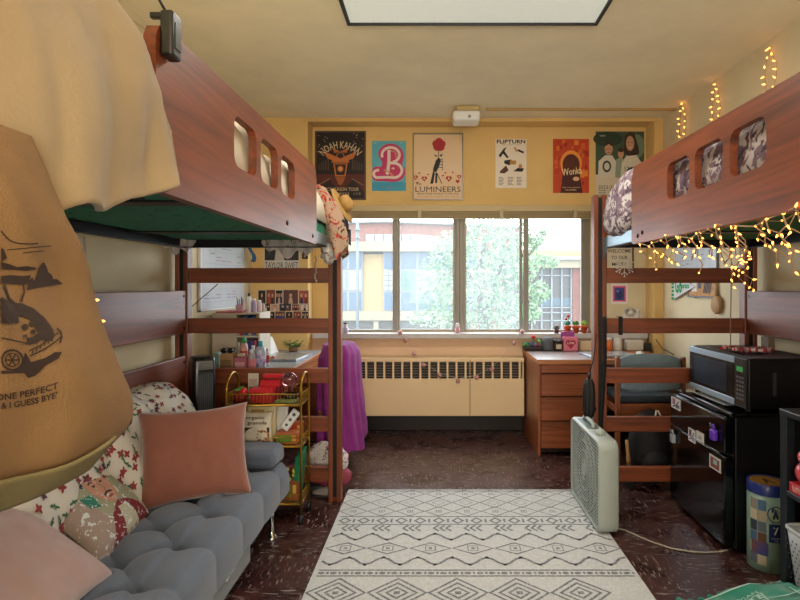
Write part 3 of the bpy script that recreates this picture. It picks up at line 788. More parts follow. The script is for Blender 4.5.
def noah(A, w, h):
    o = C('#c9763a'); cr = C('#d9c3a0'); br = C('#2e1c18'); rd = C('#5a241d')
    A.rect(.006, .006, w-.006, h-.006, C('#8a6b58'), L1); A.rect(.010, .010, w-.010, h-.010, C('#1c1517'), L2)
    A.rect(.010, .06, w-.010, .21, rd, L3)
    A.poly([(.01, .06), (w*.28, .17), (w*.5, .06)], C('#2a1a18'), L4); A.poly([(w*.5, .06), (w*.75, .17), (w-.01, .06)], C('#2a1a18'), L4)
    A.stroke([(.02, .12), (w*.3, .175)], .006, C('#8d7660'), .002); A.stroke([(w-.02, .12), (w*.72, .175)], .006, C('#8d7660'), .002)
    A.text('NOAH KAHAN', w/2, h*.80, w*.86, h*.105, cr, L4, .01, arc=1.75)
    for s in (-1, 1):
        A.poly([(w/2, h*.60), (w/2+s*w*.30, h*.70), (w/2+s*w*.30, h*.66), (w/2+s*w*.25, h*.60), (w/2+s*w*.1, h*.56)], o, L4)
        A.poly([(w/2, h*.70), (w/2+s*w*.16, h*.76), (w/2+s*w*.12, h*.68)], C('#b86a35'), L4)
        for k in range(5):
            x = w/2+s*w*(.24+.045*k)
            A.rect(x-.003, h*.43, x+.003, h*(.60-.02*k), C('#6a4a3a'), L4)
    # lantern
    A.poly([(w*.36, h*.60), (w*.64, h*.60), (w*.68, h*.54), (w*.32, h*.54)], o, .002)
    A.poly([(w*.36, h*.53), (w*.64, h*.53), (w*.60, h*.34), (w*.40, h*.34)], o, .002); A.poly([(w*.39, h*.515), (w*.61, h*.515), (w*.58, h*.36), (w*.42, h*.36)], br, .0024)
    A.ell(w*.5, h*.45, w*.06, h*.045, o, .0028); A.ell(w*.5, h*.45, w*.035, h*.028, C('#e8a55e'), .0032)
    A.poly([(w*.40, h*.33), (w*.60, h*.33), (w*.53, h*.22), (w*.47, h*.22)], C('#a85c30'), .002)
    A.stroke([(w*.42+.0, h*.60), (w*.44, h*.67), (w*.5, h*.69), (w*.56, h*.67), (w*.58, h*.60)], .006, o, .002)
    for k in range(26):
        a = rp.random(); x = rp.choice((rp.uniform(.05, .25), rp.uniform(.75, .95)))*w; A.ell(x, h*(.66+.3*a), .0035, .0035, cr, L4, 5)
    A.text('STICK SEASON TOUR', w/2, h*.155, w*.72, h*.05, cr, .002); A.text('2023', w*.57, h*.085, w*.2, h*.04, cr, .002); A.text('LIVE', w*.83, h*.09, w*.14, h*.035, C('#9a8268'), .002)
poster('concert_poster', 'black and orange lantern concert poster reading NOAH KAHAN on the back wall', 315, 131, 366, 200, PD, noah, C('#141012', .35))
def bpost(A, w, h):
    pk = C('#c8366e'); wt = C('#f0dcd2'); gd = C('#d39a72')
    A.rect(0, 0, w, h*.18, C('#3f9fc0'), L1)
    bo = [(.30, .20), (.72, .17), (.95, .26), (1.0, .42), (.86, .53), (.95, .66), (.90, .83), (.68, .95), (.38, .94), (.20, .82), (.18, .70), (.30, .60), (.30, .47), (.10, .50), (.0, .42), (.0, .24), (.14, .19)]
    def smooth(pts, it=2):
        for _ in range(it):
            q = []
            for i in range(len(pts)):
                a, b = pts[i], pts[(i+1) % len(pts)]; q += [(a[0]*.75+b[0]*.25, a[1]*.75+b[1]*.25), (a[0]*.25+b[0]*.75, a[1]*.25+b[1]*.75)]
            pts = q
        return pts
    A.poly([(x*w, y*h) for x, y in smooth(bo)], pk, L2)
    def cv(pts): return [(x*w, y*h) for x, y in pts]
    def arcp(cx, cy, rx, ry, a0, a1, n=14): return [(cx+rx*math.cos(R(a0+(a1-a0)*k/n)), cy+ry*math.sin(R(a0+(a1-a0)*k/n))) for k in range(n+1)]
    A.stroke(cv(arcp(.55, .72, .26, .15, 200, -75)), .022, wt, L3); A.stroke(cv([(.50, .82), (.50, .60), (.47, .40), (.44, .33)]), .026, wt, .0014)
    A.stroke(cv([(.52, .56)] + arcp(.64, .41, .24, .145, 85, -90) + [(.45, .275), (.30, .27)] + arcp(.17, .34, .12, .075, -70, -290)), .022, wt, .0016)
    A.stroke(cv([(.55, .80), (.68, .78), (.72, .66)]), .010, gd, .002); A.stroke(cv([(.35, .42), (.5, .38), (.62, .3)]), .012, gd, .002); A.ell(w*.62, h*.45, w*.05, h*.02, C('#e7c9a0'), .002)
    A.text('ONLY', w*.1, h*.96, w*.12, h*.02, wt, L3); A.text('JULY', w*.88, h*.96, w*.14, h*.02, wt, L3); A.text('2023', w*.5, h*.06, w*.13, h*.035, pk, L3)
poster('film_poster', 'turquoise poster with a big white and pink letter B', 372, 141, 406, 191, PD, bpost, C('#5cb4c8', .4))
def lum(A, w, h):
    red = C('#b5262c'); bk = C('#1d1f24'); gr = C('#24463a')
    A.rect(0, 0, w, h*.42, C('#e9c9a4'), L1)
    for k in range(5):
        a = 2*PI*k/5+.3; A.ell(w*.52+w*.055*math.cos(a), h*.835+h*.045*math.sin(a), w*.085, h*.06, red, L2+.0001*k, 12)
    A.stroke([(w*.44, h*.86), (w*.5, h*.88), (w*.58, h*.86), (w*.54, h*.82)], .003, bk, .002); A.stroke([(w*.40, h*.82), (w*.52, h*.79), (w*.62, h*.83)], .003, C('#7a1418'), .002)
    A.stroke([(w*.52, h*.78), (w*.50, h*.62), (w*.54, h*.56)], .006, gr, L3); A.poly([(w*.5, h*.66), (w*.42, h*.69), (w*.45, h*.65)], bk, L3); A.poly([(w*.52, h*.67), (w*.60, h*.7), (w*.57, h*.65)], bk, L3)
    # hand
    A.poly([(w*.40, h*.47), (w*.46, h*.60), (w*.52, h*.64), (w*.56, h*.60), (w*.52, h*.50), (w*.47, h*.42), (w*.40, h*.42)], bk, L3)
    for k in range(4): A.stroke([(w*.5, h*(.60-.035*k)), (w*.60, h*(.62-.045*k)), (w*.58, h*(.58-.045*k))], .006, bk, .0014)
    A.poly([(w*.40, h*.44), (w*.34, h*.24), (w*.40, h*.24), (w*.44, h*.4)], bk, .0014); A.poly([(w*.45, h*.42), (w*.44, h*.25), (w*.48, h*.25), (w*.49, h*.4)], bk, .0014); A.stroke([(w*.48, h*.40), (w*.58, h*.24)], .006, bk, .0014)
    for (x, y, s) in ((.22, .31, .055), (.72, .31, .06), (.90, .27, .04), (.04, .33, .05), (.93, .34, .045), (.12, .40, .02), (.30, .38, .02), (.65, .40, .02), (.8, .41, .02), (.08, .25, .025), (.60, .36, .02)):
        A.ell(w*(x-s*.45), h*(y+s*.3), w*s*.6, h*s*.45, red, L3, 10); A.ell(w*(x+s*.45), h*(y+s*.3), w*s*.6, h*s*.45, red, L3+.0001, 10); A.poly([(w*(x-s), h*(y+s*.2)), (w*(x+s), h*(y+s*.2)), (w*x, h*(y-s*.7))], red, L3+.0002)
        if s > .04: A.ell(w*x, h*(y+s*.15), w*s*.4, h*s*.28, C('#e9c9a4'), .0018, 10)
    A.text('THE', w*.10, h*.235, w*.12, h*.03, bk, .002); A.text('LUMINEERS', w*.5, h*.155, w*.92, h*.085, bk, .002); A.text('BRIGHTSIDE WORLD TOUR 2022', w*.5, h*.088, w*.84, h*.028, C('#4a4038'), .002); A.text('WITH SPECIAL GUESTS AND FRIENDS', w*.5, h*.045, w*.86, h*.014, C('#8a7660'), .002)
poster('framed_concert_poster', 'framed cream poster of a hand holding a red rose, reading LUMINEERS', 413.5, 134, 462.5, 199.5, PD, lum, C('#e6c79f', .3), frame=M('#8d8478', .3, metal=.5))
def flip(A, w, h):
    bk = C('#1c1b1e'); 
    A.text('FLIPTURN', w*.5, h*.945, w*.92, h*.08, bk, L2, .03)
    A.text('2023 TOUR DATES', w*.5, h*.88, w*.6, h*.015, bk, L2)
    A.poly([(w*.10, h*.66), (w*.16, h*.62), (w*.30, h*.76), (w*.36, h*.84), (w*.26, h*.80)], bk, L2); A.poly([(w*.24, h*.70), (w*.38, h*.60), (w*.42, h*.63), (w*.28, h*.76)], bk, L2)
    A.poly([(w*.58, h*.82), (w*.64, h*.84), (w*.72, h*.76), (w*.66, h*.72)], C('#c9a05a'), L2); A.poly([(w*.68, h*.76), (w*.90, h*.70), (w*.92, h*.74), (w*.74, h*.79)], bk, L2)
    A.poly([(w*.28, h*.56), (w*.50, h*.58), (w*.58, h*.52), (w*.44, h*.46), (w*.28, h*.5)], bk, L2); A.poly([(w*.46, h*.48), (w*.66, h*.48), (w*.66, h*.56), (w*.46, h*.56)], C('#b8862c'), L3)
    A.poly([(w*.14, h*.34), (w*.34, h*.46), (w*.42, h*.36), (w*.3, h*.30), (w*.14, h*.3)], C('#5a3224'), L2); A.poly([(w*.56, h*.34), (w*.86, h*.33), (w*.92, h*.40), (w*.72, h*.41), (w*.64, h*.37)], bk, L2); A.ell(w*.80, h*.44, w*.06, h*.05, C('#c98a5a'), L2)
    for i in range(3):
        for j in range(6): A.rect(w*(.10+i*.29), h*(.21-j*.03), w*(.10+i*.29+.2*rp.uniform(.6, 1)), h*(.222-j*.03), C('#6f6a66'), L2)
poster('tour_poster', 'small white tour poster reading FLIPTURN with tumbling figures', 495.5, 139, 526.5, 188, PD, flip, C('#ece0d0', .4))
def wonk(A, w, h):
    for k in range(60):
        x, y = rp.uniform(.03, .9)*w, rp.uniform(.03, .93)*h
        s = rp.uniform(.01, .035); A.rect(x, y, min(w, x+s), min(h, y+s*1.4), C(rp.choice(['#d8642a', '#e88a34', '#a82a1c', '#e0762c', '#c13a20'])), L1+rp.random()*.0002)
    A.ell(w*.5, h*.55, w*.30, h*.24, C('#ef9a3c'), L2); A.ell(w*.5, h*.52, w*.24, h*.2, C('#5a2418'), L3); A.poly([(w*.2, .0), (w*.82, .0), (w*.72, h*.42), (w*.28, h*.42)], C('#4a1c18'), L3+.0001)
    A.text('Wonka', w*.52, h*.40, w*.56, h*.13, C('#f4d9a8'), .002, .01, rot=.12)
    A.ell(w*.64, h*.26, w*.09, h*.04, C('#e2b890'), .002); A.text('ONLY IN CINEMAS', w*.5, h*.10, w*.5, h*.02, C('#f4d9a8'), .002); A.text('DECEMBER', w*.5, h*.055, w*.3, h*.025, C('#f4d9a8'), .002)
poster('cinema_poster', 'bright red and orange glossy cinema poster reading Wonka', 553, 139, 589, 193, PD, wonk, C('#c8431f', .35))
def hock(A, w, h):
    skin = C('#c59a7a'); hr = C('#3a261c'); wt = C('#d8d4c8'); gn = C('#22402e')
    A.rect(0, h*.42, w, h, C('#3d5343'), L1); A.ell(w*.25, h*.9, w*.3, h*.1, C('#22382a'), L1+.0001); A.ell(w*.85, h*.8, w*.16, h*.16, C('#6f8a70'), L1+.0001)
    A.poly([(w*.05, h*.36), (w*.06, h*.60), (w*.20, h*.68), (w*.34, h*.68), (w*.42, h*.6), (w*.42, h*.36)], wt, L2)
    A.ell(w*.27, h*.77, w*.085, h*.085, skin, L3); A.poly([(w*.18, h*.79), (w*.2, h*.87), (w*.34, h*.87), (w*.36, h*.79), (w*.27, h*.83)], hr, .0014); A.stroke([(w*.2, h*.755), (w*.27, h*.77), (w*.34, h*.755)], .003, hr, .002); A.rect(w*.24, h*.71, w*.30, h*.72, C('#7a4038'), .002)
    A.ell(w*.52, h*.70, w*.06, h*.06, skin, L3); A.ell(w*.52, h*.75, w*.06, h*.03, hr, .0014); A.poly([(w*.40, h*.36), (w*.42, h*.62), (w*.52, h*.66), (w*.62, h*.6), (w*.62, h*.36)], C('#8fa08f'), L2+.0001)
    A.poly([(w*.50, h*.30), (w*.54, h*.58), (w*.64, h*.68), (w*.84, h*.68), (w*.97, h*.56), (w*.99, h*.30)], wt, .0014)
    A.poly([(w*.58, h*.72), (w*.60, h*.94), (w*.70, h), (w*.80, h*.97), (w*.88, h*.80), (w*.90, h*.70), (w*.8, h*.68), (w*.66, h*.67)], hr, .0015); A.ell(w*.71, h*.84, w*.085, h*.10, skin, .002); A.stroke([(w*.65, h*.85), (w*.69, h*.855)], .004, hr, .0024); A.stroke([(w*.73, h*.855), (w*.77, h*.85)], .004, hr, .0024); A.stroke([(w*.68, h*.785), (w*.71, h*.775), (w*.75, h*.79)], .004, C('#f0e0d4'), .0024)
    A.ell(w*.23, h*.53, w*.09, h*.08, C('#3c4a40'), .002); A.ell(w*.23, h*.53, w*.055, h*.05, wt, .0024); A.ell(w*.75, h*.46, w*.11, h*.06, gn, .002)
    A.text('STATE', w*.74, h*.5, w*.3, h*.05, gn, .0026)
    A.rect(0, 0, w, h*.38, C('#d9cfbb'), .003); A.text('2023-24 HOCKEY', w*.45, h*.25, w*.8, h*.05, C('#2c332e'), .0034)
    for i in range(4):
        for j in range(6): A.rect(w*(.06+i*.23), h*(.20-j*.03), w*(.06+i*.23+.15), h*(.212-j*.03), C('#8a867a'), .0034)
    A.text('TEAM', w*.14, h*.94, w*.12, h*.02, wt, .002)
poster('hockey_poster', 'green and white hockey team poster with players in white jerseys', 595.5, 131.5, 644, 206, PD, hock, C('#d9cfbb', .4))
# ---- back wall under the left loft
def tay(A, w, h):
    A.rect(.006, h*.2, w-.006, h-.006, C('#2a2a2c'), L1); A.ell(w*.42, h*.55, w*.14, h*.2, C('#c9bfb4'), L2); A.ell(w*.42, h*.72, w*.12, h*.12, C('#d6ccc0'), L3); A.poly([(w*.3, h*.2), (w*.34, h*.42), (w*.52, h*.42), (w*.58, h*.2)], C('#bdb3a8'), L2+.0001)
    for k in range(14): A.rect(w*rp.uniform(.02, .9), h*rp.uniform(.25, .9), w*rp.uniform(.02, .9)+.01, h*rp.uniform(.25, .9)+.01, C('#3c3c40'), L1+.0002)
    A.text('TAYLOR SWIFT', w*.5, h*.10, w*.94, h*.13, C('#111111'), L2)
poster('black_white_poster', 'black and white poster reading TAYLOR SWIFT behind left loft bed rungs', 264, 222, 299.5, 270, YB, tay, C('#d5cfc6', .4))
def strip(A, w, h):
    for k in range(4): A.rect(w*.15, h*(.04+.24*k), w*.85, h*(.24+.24*k), C(['#2b2422', '#5a3b30'][k % 2]), L1); A.ell(w*.5, h*(.14+.24*k), w*.2, h*.06, C('#b78a6c'), L2)
poster('photo_strip', 'tiny dark photo strip right of the black and white poster', 302, 240, 308, 259, YB, strip, C('#2b2422', .4), cat='photo')
# photo collage: every print its own thing
cols = ['#2a1a1c', '#8a3f34', '#141418', '#5c3a34', '#a8503a', '#3a2b30', '#c7a08a', '#26344e', '#6a2a26', '#d8c8b8', '#1f1a1e', '#74483a']
k = 0
descr = ['dark', 'red toned', 'black', 'brown', 'orange toned', 'plum', 'pale', 'blue', 'crimson', 'white edged', 'shadowy', 'tan']
rows = [((290, 304), [(258, 266), (266.5, 275), (275.5, 283), (283.5, 298), (298.5, 309)]), ((304, 311), [(262, 270), (270.5, 279), (279.5, 291), (291.5, 300), (300.5, 309)]), ((311.5, 320), [(264, 275), (275.5, 285), (285.5, 293), (293.5, 301), (301.5, 309)])]
names_r = ['top row', 'middle row', 'bottom row']; names_c = ['first', 'second', 'third', 'fourth', 'last']
for ri, ((ya, yb), cells) in enumerate(rows):
    for ci, (xa, xb) in enumerate(cells):
        def ph(A, w, h, k=k):
            b = C(cols[k % 12]); A.rect(.003, .003, w-.003, h-.003, b, L1)
            n = 1 + (k*7) % 3
            for q in range(n):
                x = w*(q+.7)/(n+.4); A.ell(x, h*.62, w*.11, h*.15, C('#c79a80'), L3, 10); A.ell(x, h*.70, w*.12, h*.13, C(['#2a1a14', '#8a5a34', '#4a2c20'][(k+q) % 3]), L2, 10); A.poly([(x-w*.15, .003), (x-w*.1, h*.45), (x+w*.1, h*.45), (x+w*.15, .003)], C(cols[(k+3+q) % 12]), L2+.0001)
            if k == 11: A.rect(.003, .003, w-.003, h*.4, C('#2c49a8'), .002)
        poster('photo_print', '%s photo, %s in the %s of the collage behind the left desk' % (descr[k % 12], names_c[ci], names_r[ri]), xa, ya, xb, yb, YB, ph, C(['#d8cfc6', '#1a1618'][k % 2], .4), group='photo collage on the back wall', cat='photo', thick=.001)
        k += 1
# ---- back wall/right under loft: sign, small picture (on recess wall)
def welc(A, w, h):
    bk = C('#3a332c')
    for k, (s, ww) in enumerate((('WELCOME', .9), ('TO OUR', .62), ('MESSY', .55), ('DORM', .6), ('ROOM', .5))):
        A.text(s, w*.5, h*(.86-.19*k), w*ww, h*.10, bk, L1, .01)
t = poster('welcome_sign', 'cream lettered sign reading WELCOME hanging behind the right loft bed', 606, 246, 632.5, 281, YW, welc, C('#d8cdb6', .7), cat='sign', frame=M('#4a2a1c', .5))
def neb(A, w, h):
    A.rect(w*.1, h*.12, w*.9, h*.88, C('#e4588a'), L1); A.rect(w*.2, h*.18, w*.8, h*.80, C('#3d4c8c'), L2); A.ell(w*.5, h*.45, w*.2, h*.22, C('#2a2a5e'), L3)
    A.ell(w*.4, h*.62, w*.1, h*.06, C('#6a7ac0'), L3+.0001)
poster('pink_print', 'small pink bordered blue print on the wall above the white desk lamp', 611, 283.5, 627.5, 304, YW, neb, C('#e8e0dc', .4), cat='print')
# ---- right wall items: helper in (y,z) plane
def rwall(x0, x1, z0, z1, px=True):
    """px0..px1 on right wall -> Y range (far edge = small px)"""
    X = XR-.002; return X*F/(x1-CX), X*F/(x0-CX)
t = thing('wall_calendar', 'white planner board on the right wall behind the string lights', 'calendar', (XR, 3.6, 1.28))
ya, yb = rwall(677, 718, 0, 0)
A = MB(); A.rect(0, 0, yb-ya, .36, C('#c3ccd6', .3), 0)
for i in range(8): A.rect((yb-ya)*i/7-.001, 0, (yb-ya)*i/7+.001, .31, C('#8d97a6'), L1)
for j in range(6): A.rect(0, .31*j/5-.001, yb-ya, .31*j/5+.001, C('#8d97a6'), L1)
for q in range(16): A.rect(*(lambda x, y: (x, y, x+.03, y+.006))(rp.uniform(.02, .9*(yb-ya)), rp.uniform(.02, .28)), C(rp.choice(['#5b74a0', '#7a8894'])), L1)
A.frame((XR-.014, yb, 1.295), (0, -1, 0), (0, 0, 1)); A.build('sheet', t)
mb = MB(); mb.box((XR-.013, ya-.008, 1.28), (XR-.001, yb+.008, 1.665), M('#5d6468', .5), .003); mb.build('board', t)
def cork():
    ya, yb = rwall(690, 717, 0, 0)
    t = thing('cork_board', 'small cork board with striped papers below the planner on right wall', 'pinboard', (XR, 3.5, 1.12))
    z0, z1 = ZZ(296, 3.6), 1.27
    mb = MB(); mb.box((XR-.012, ya, z0), (XR-.001, yb, z1), M('#c49668', .9, var=.2, vs=60), .002); mb.build('cork', t)
    mb = MB()
    for a, b in (((ya-.01, z0-.01), (yb+.01, z0)), ((ya-.01, z1), (yb+.01, z1+.01)), ((ya-.01, z0-.01), (ya, z1+.01)), ((yb, z0-.01), (yb+.01, z1+.01))): mb.box((XR-.018, a[0], a[1]), (XR-.001, b[0], b[1]), M('#7b8088', .5), .002)
    mb.build('frame', t)
    A = MB(); A.rect(.03, .03, .1, .12, C('#e8e4dc'), 0); A.rect(.12, .05, .16, .13, C('#4a5160'), 0)
    for k in range(5): A.stroke([(.19+.02*k, .02), (.23+.02*k, .14)], .01, C('#3f4658'), .0004)
    A.frame((XR-.014, yb-.02, z0+.0), (0, -1, 0), (0, 0, 1)); A.build('paper', t)
cork()
t = thing('pennant', 'white triangular pennant with green script and green felt edge on right wall', 'pennant', (XR, 3.9, 1.08))
ya, yb = rwall(676, 698, 0, 0); zc = 1.185
A = MB(); w = yb-ya; gn = C('#1f9a58', .8)
A.poly([(.0, -.01), (.0, .19), (w, .09)], C('#d7dadd', .8), .0); 
for k in range(7): A.rect(-.03, -.01+.028*k, .012, .008+.028*k, gn, L1)
A.text('Go', w*.25, .095, w*.32, .11, gn, L2, .04); A.text('Spartans', w*.55, .09, w*.4, .05, gn, L2, .03)
A.stroke([(.0, -.01), (w, .09), (0, .19)], .005, C('#454b52'), L1)
A.frame((XR-.022, yb, 1.085), (0, -1, 0), (0, 0, 1)); o = A.build('pennant_face', t)
# paddle-like round cushion/bag hanging from a cord
x, d = XX(718, 3.35), 3.35
t = thing('hanging_brush', 'round tan wooden hand mirror hanging on the right wall', 'mirror', (XR, 3.35, .99))
mb = MB(); mb.lathe([(.0, -.018), (.05, -.016), (.06, -.006), (.055, .004), (0, .006)], M('#b08a5c', .6), (XR-.012, 3.37, 1.06), 20, 'x', caps=False); mb.build('disc', t)
mb = MB(); mb.tube([(XR-.012, 3.37, 1.12), (XR-.012, 3.38, 1.2)], .009, M('#a07c50', .6)); mb.build('handle', t)
t = thing('keychain', 'small round metal keychain hanging under the cork board', 'keychain', (XR, 3.65, 1.09))
mb = MB(); mb.lathe([(0, -.004), (.02, -.004), (.02, .002), (0, .002)], M('#5c5348', .4, metal=.6), (XR-.006, 3.66, 1.115), 14, 'x', caps=False); mb.build('tag', t)
mb = MB(); mb.tube([(XR-.006, 3.66, 1.13), (XR-.006, 3.64, 1.15), (XR-.006, 3.60, 1.115)], .003, M('#8a7a60', .4)); mb.build('chain', t)
# ---- whiteboard calendar on the left wall
X = XL+.012
def lw(px): return X*F/(px-CX)
ya, yb = lw(200.5), lw(243)
t = thing('whiteboard_calendar', 'large whiteboard monthly calendar with handwriting on the left wall', 'whiteboard', (XL, 3.6, 1.02))
z0, z1 = 1.035, 1.56
A = MB(); w, h = yb-ya, z1-z0
A.rect(0, 0, w, h, C('#c9d2da', .25), 0)
for i in range(8): A.rect(w*.06+(w*.88)*i/7-.001, h*.08, w*.06+(w*.88)*i/7+.001, h*.86, C('#90a0b8'), L1)
for j in range(6): A.rect(w*.06, h*(.08+.78*j/5)-.001, w*.94, h*(.08+.78*j/5)+.001, C('#90a0b8'), L1)
A.text('SEPTEMBER', w*.36, h*.93, w*.4, h*.05, C('#3b4a6a'), L1)
for q in range(46):
    i, j = rp.randrange(7), rp.randrange(5); x, y = w*(.07+.126*i), h*(.10+.156*j+rp.choice((.02, .06, .1)))
    c = C(rp.choice(['#3b64a8', '#3b64a8', '#3a9a6a', '#b04a5a', '#6a5aa8']))
    A.stroke([(x+w*.1*s/5, y+h*.008*(s % 2)) for s in range(6)], .004, c, L1)
A.frame((X+.001, ya, z0), (0, 1, 0), (0, 0, 1)); A.build('writing_surface', t)
mb = MB(); fr = M('#8d8f92', .4, metal=.4)
mb.box((XL+.001, ya, z0), (X, yb, z1), M('#e0e0e0', .5))
for a, b in (((ya-.014, z0-.014), (yb+.014, z0)), ((ya-.014, z1), (yb+.014, z1+.014)), ((ya-.014, z0-.014), (ya, z1+.014)), ((yb, z0-.014), (yb+.014, z1+.014))): mb.box((XL+.001, a[0], a[1]), (X+.006, b[0], b[1]), fr, .002)
mb.build('frame', t)
for k, (yy, c) in enumerate(((3.98, '#1c4a7a'), )):
    mb = MB(); mb.grid(lambda u, v: Vector((XL+.06+.02*math.sin(v*9), yy+.02*u+.07*v*u, 1.62-.26*v)), 6, 10, M('#1d567c', .8)); solo('lanyard', mb, 'dark blue ribbon lanyard hanging beside the whiteboard calendar', 'lanyard', sol=.004)
# ------------------------------------------------------------------ grey tufted futon
gf = M('#5a6374', .85, var=.05, vs=8, sheen=.25, bump=.3, bs=500)
t = thing('futon', 'grey button-tufted futon along the left wall with chrome feet', 'futon', (-1.05, 1.6, 0))
FXa, FXb, FYa, FYb, ZT, ZB = -1.33, -.715, .55, 2.60, .335, .185
def tuft(x, y):
    a = (-.845-x)/.125; b = (y-1.745)/.2375
    if a < 0:
        fb = b - math.floor(b); s_ = max(0, math.sin(PI*fb))
        return .022*(s_**.55) - .022*math.exp(-((fb-round(fb))**2*900*.056+(a*.125)**2*900))
    p, q = b+a/2, b-a/2; fp, fq = p-math.floor(p), q-math.floor(q)
    dp, dq = min(fp, 1-fp), min(fq, 1-fq)
    dist = math.hypot((p-round(p)+q-round(q))*.5*.2375, (p-round(p)-(q-round(q)))*.125)
    return .042*max(0, math.sin(PI*fp)*math.sin(PI*fq))**.42 - .036*math.exp(-dist*dist*1200)
def fut(u, v):
    y = FYa + (FYb-FYa)*v
    r = .055; endk = min(1, max(0, (y-(FYb-r))/r, ((FYa+r)-y)/r)); sh = r*(1-math.sqrt(max(0, 1-endk*endk)))
    if u < .72: x = FXa+(FXb-r-FXa)*(u/.72); z = ZT; nx, nz = 0, 1
    elif u < .88:
        a = (u-.72)/.16*PI/2; x = FXb-r+r*math.sin(a); z = ZT-r+r*math.cos(a); nx, nz = math.sin(a), math.cos(a)
    else: x = FXb; z = ZT-r-(ZT-r-ZB)*((u-.88)/.12); nx, nz = 1, 0
    h = tuft(x if nz > .5 else -.70, y) - .012
    if nx > .5: h *= .6*(1-max(0, u-.88)/.12*.5)
    h *= (1-endk)**.5 if endk else 1
    return Vector((x+nx*h, y, max(ZB, z+nz*h-sh*(nz > 0)-.6*sh*(nx > .7))))
mb = MB(); mb.grid(fut, 110, 230, gf)
mb.box((FXa, FYa+.01, ZB-.005), (FXb-.012, FYb-.012, ZB+.02), gf)
mb.prism([(FXa, FYb-.001, ZB), (FXb-.008, FYb-.001, ZB), (FXb-.008, FYb-.001, ZT-.06), (FXb-.04, FYb-.001, ZT-.05), (FXa, FYb-.001, ZT-.05)], (0, -.02, 0), gf)
mb.build('seat_cushion', t)
mb = MB()
for r_ in range(5):
    for k in range(-5, 4):
        x, y = -.845-.125*r_, 1.745+.2375*(k+.5*(r_ % 2))
        if y < FYb-.06: mb.ball((x, y, ZT-.030), (.011, .011, .006), gf, 8, 5)
mb.build('tuft_buttons', t)
mb = MB(); fl = M('#8f9496', .7, var=.05, vs=6, bump=.3, bs=400)
mb.box((FXa+.02, FYa+.02, .085), (-.735, 2.12, ZB), fl, .012, 3); mb.build('base_panel', t)
mb = MB(); mb.tube([(-.732, 1.86, .15), (-.726, 1.90, .165), (-.732, 1.94, .155)], .003, M('#d8d8d8', .3, metal=.8)); mb.build('pull_tab', t)
mb = MB()
def bk(u, v):
    y = FYa + (2.56-FYa)*v; a = PI*u
    th = .075*(1-max(0, (v-.96)/.04)**2*.6)
    cx = -1.33 ; 
    if u < .4: p = Vector((-1.20-.06*(u/.4), y, .30+.34*(u/.4)))
    elif u < .6:
        b = (u-.4)/.2*PI; p = Vector((-1.315+.055*math.cos(b), y, .64+.05*math.sin(b)))
    else: p = Vector((-1.37, y, .64-.34*((u-.6)/.4)))
    return p + Vector((.008*math.sin(y*26), 0, 0))
mb.grid(bk, 30, 60, gf)
mb.prism([(-1.20, 2.56, .3), (-1.26, 2.56, .64), (-1.29, 2.56, .68), (-1.34, 2.56, .68), (-1.37, 2.56, .64), (-1.37, 2.56, .3)], (0, -.02, 0), gf)
mb.build('backrest', t)
chrome = M('#c9ccd0', .12, metal=1)
for x in (-.77, -1.28):
    for y in (2.50, .7):
        mb = MB(); mb.lathe([(.030, 0), (.030, .004), (.022, .012), (.011, .03), (.010, .10), (.016, .19)], chrome, (x, y, 0), 18); mb.build('leg', t)
# grey arm pillow
mb = MB(); mb.box((-.975, 2.43, .342), (-.735, 2.60, .425), gf, .028, 4)
mb.map(lambda v: v+Vector((.006*noise.noise(v*14), 0, .010*noise.noise(v*9)+ (.012*math.sin((v.x+.975)/.24*PI) if v.z > .38 else 0))))
solo('bolster_cushion', mb, 'small flat grey cushion lying on the far end of the futon', 'cushion')

# ------------------------------------------------------------------ floral blanket over the futon back
vb = M('#d9d3c9', .85, var=.03, vs=5, sheen=.1)
fr_, fg_, fd_ = C('#8f343a', .85), C('#41674c', .85), C('#5a2c3c', .85)
def blk_f(u, v, off=0):
    # u: 0 front-bottom -> 1 behind ; v along Y
    y = 1.30 + 1.30*v
    pts = [(-1.085, .36), (-1.12, .47), (-1.165, .60), (-1.20, .685), (-1.265, .735), (-1.33, .735), (-1.395, .68), (-1.405, .55)]
    tt = u*(len(pts)-1.001); i = int(tt); f = tt-i
    x = pts[i][0]*(1-f)+pts[i+1][0]*f; z = pts[i][1]*(1-f)+pts[i+1][1]*f
    w = math.sin(y*34+6*u+2.5*noise.noise(Vector((y*3, u*2, 0))))*.010*(.4+u) + .02*noise.noise(Vector((y*4, u*3, 2)))
    dr = max(0, (v-.88)/.12)
    x += w + off*.7; z += w*.6 + off*.7 - dr**2*.07
    y += .012*math.sin(u*9)
    return Vector((x, y, z))
mb = MB(); mb.grid(blk_f, 60, 80, vb)
rf = random.Random(11)
def deco(mb, surf, n, us, vs_, sc=1.0, cols=None):
    for _ in range(n):
        u0, v0 = rf.uniform(*us), rf.uniform(*vs_); kind = rf.random(); ang = rf.uniform(0, 6.3)
        def leaf(cu, cv, L_, W_, a, m):
            pts = []
            for k in range(8):
                b = 2*PI*k/8; du, dv = L_*math.cos(b), W_*math.sin(b)*(1-.3*math.cos(b))
                pts.append((cu+(du*math.cos(a)-dv*math.sin(a))*sc, cv+(du*math.sin(a)+dv*math.cos(a))*sc*.6))
            try: mb.face([surf(max(0, min(1, p[0])), max(0, min(1, p[1])), .0035) for p in pts], m)
            except ValueError: pass
        if kind < .55:
            for k in range(4): leaf(u0+.016*sc*math.cos(ang+k*1.5), v0+.010*sc*math.sin(ang+k*1.5), .020, .011, ang+k*1.5, fr_ if kind < .38 else fd_)
        else:
            for k in range(3): leaf(u0+.022*sc*(k-1)*math.cos(ang), v0+.014*sc*(k-1)*math.sin(ang), .022, .008, ang+.9*(k % 2), fg_)
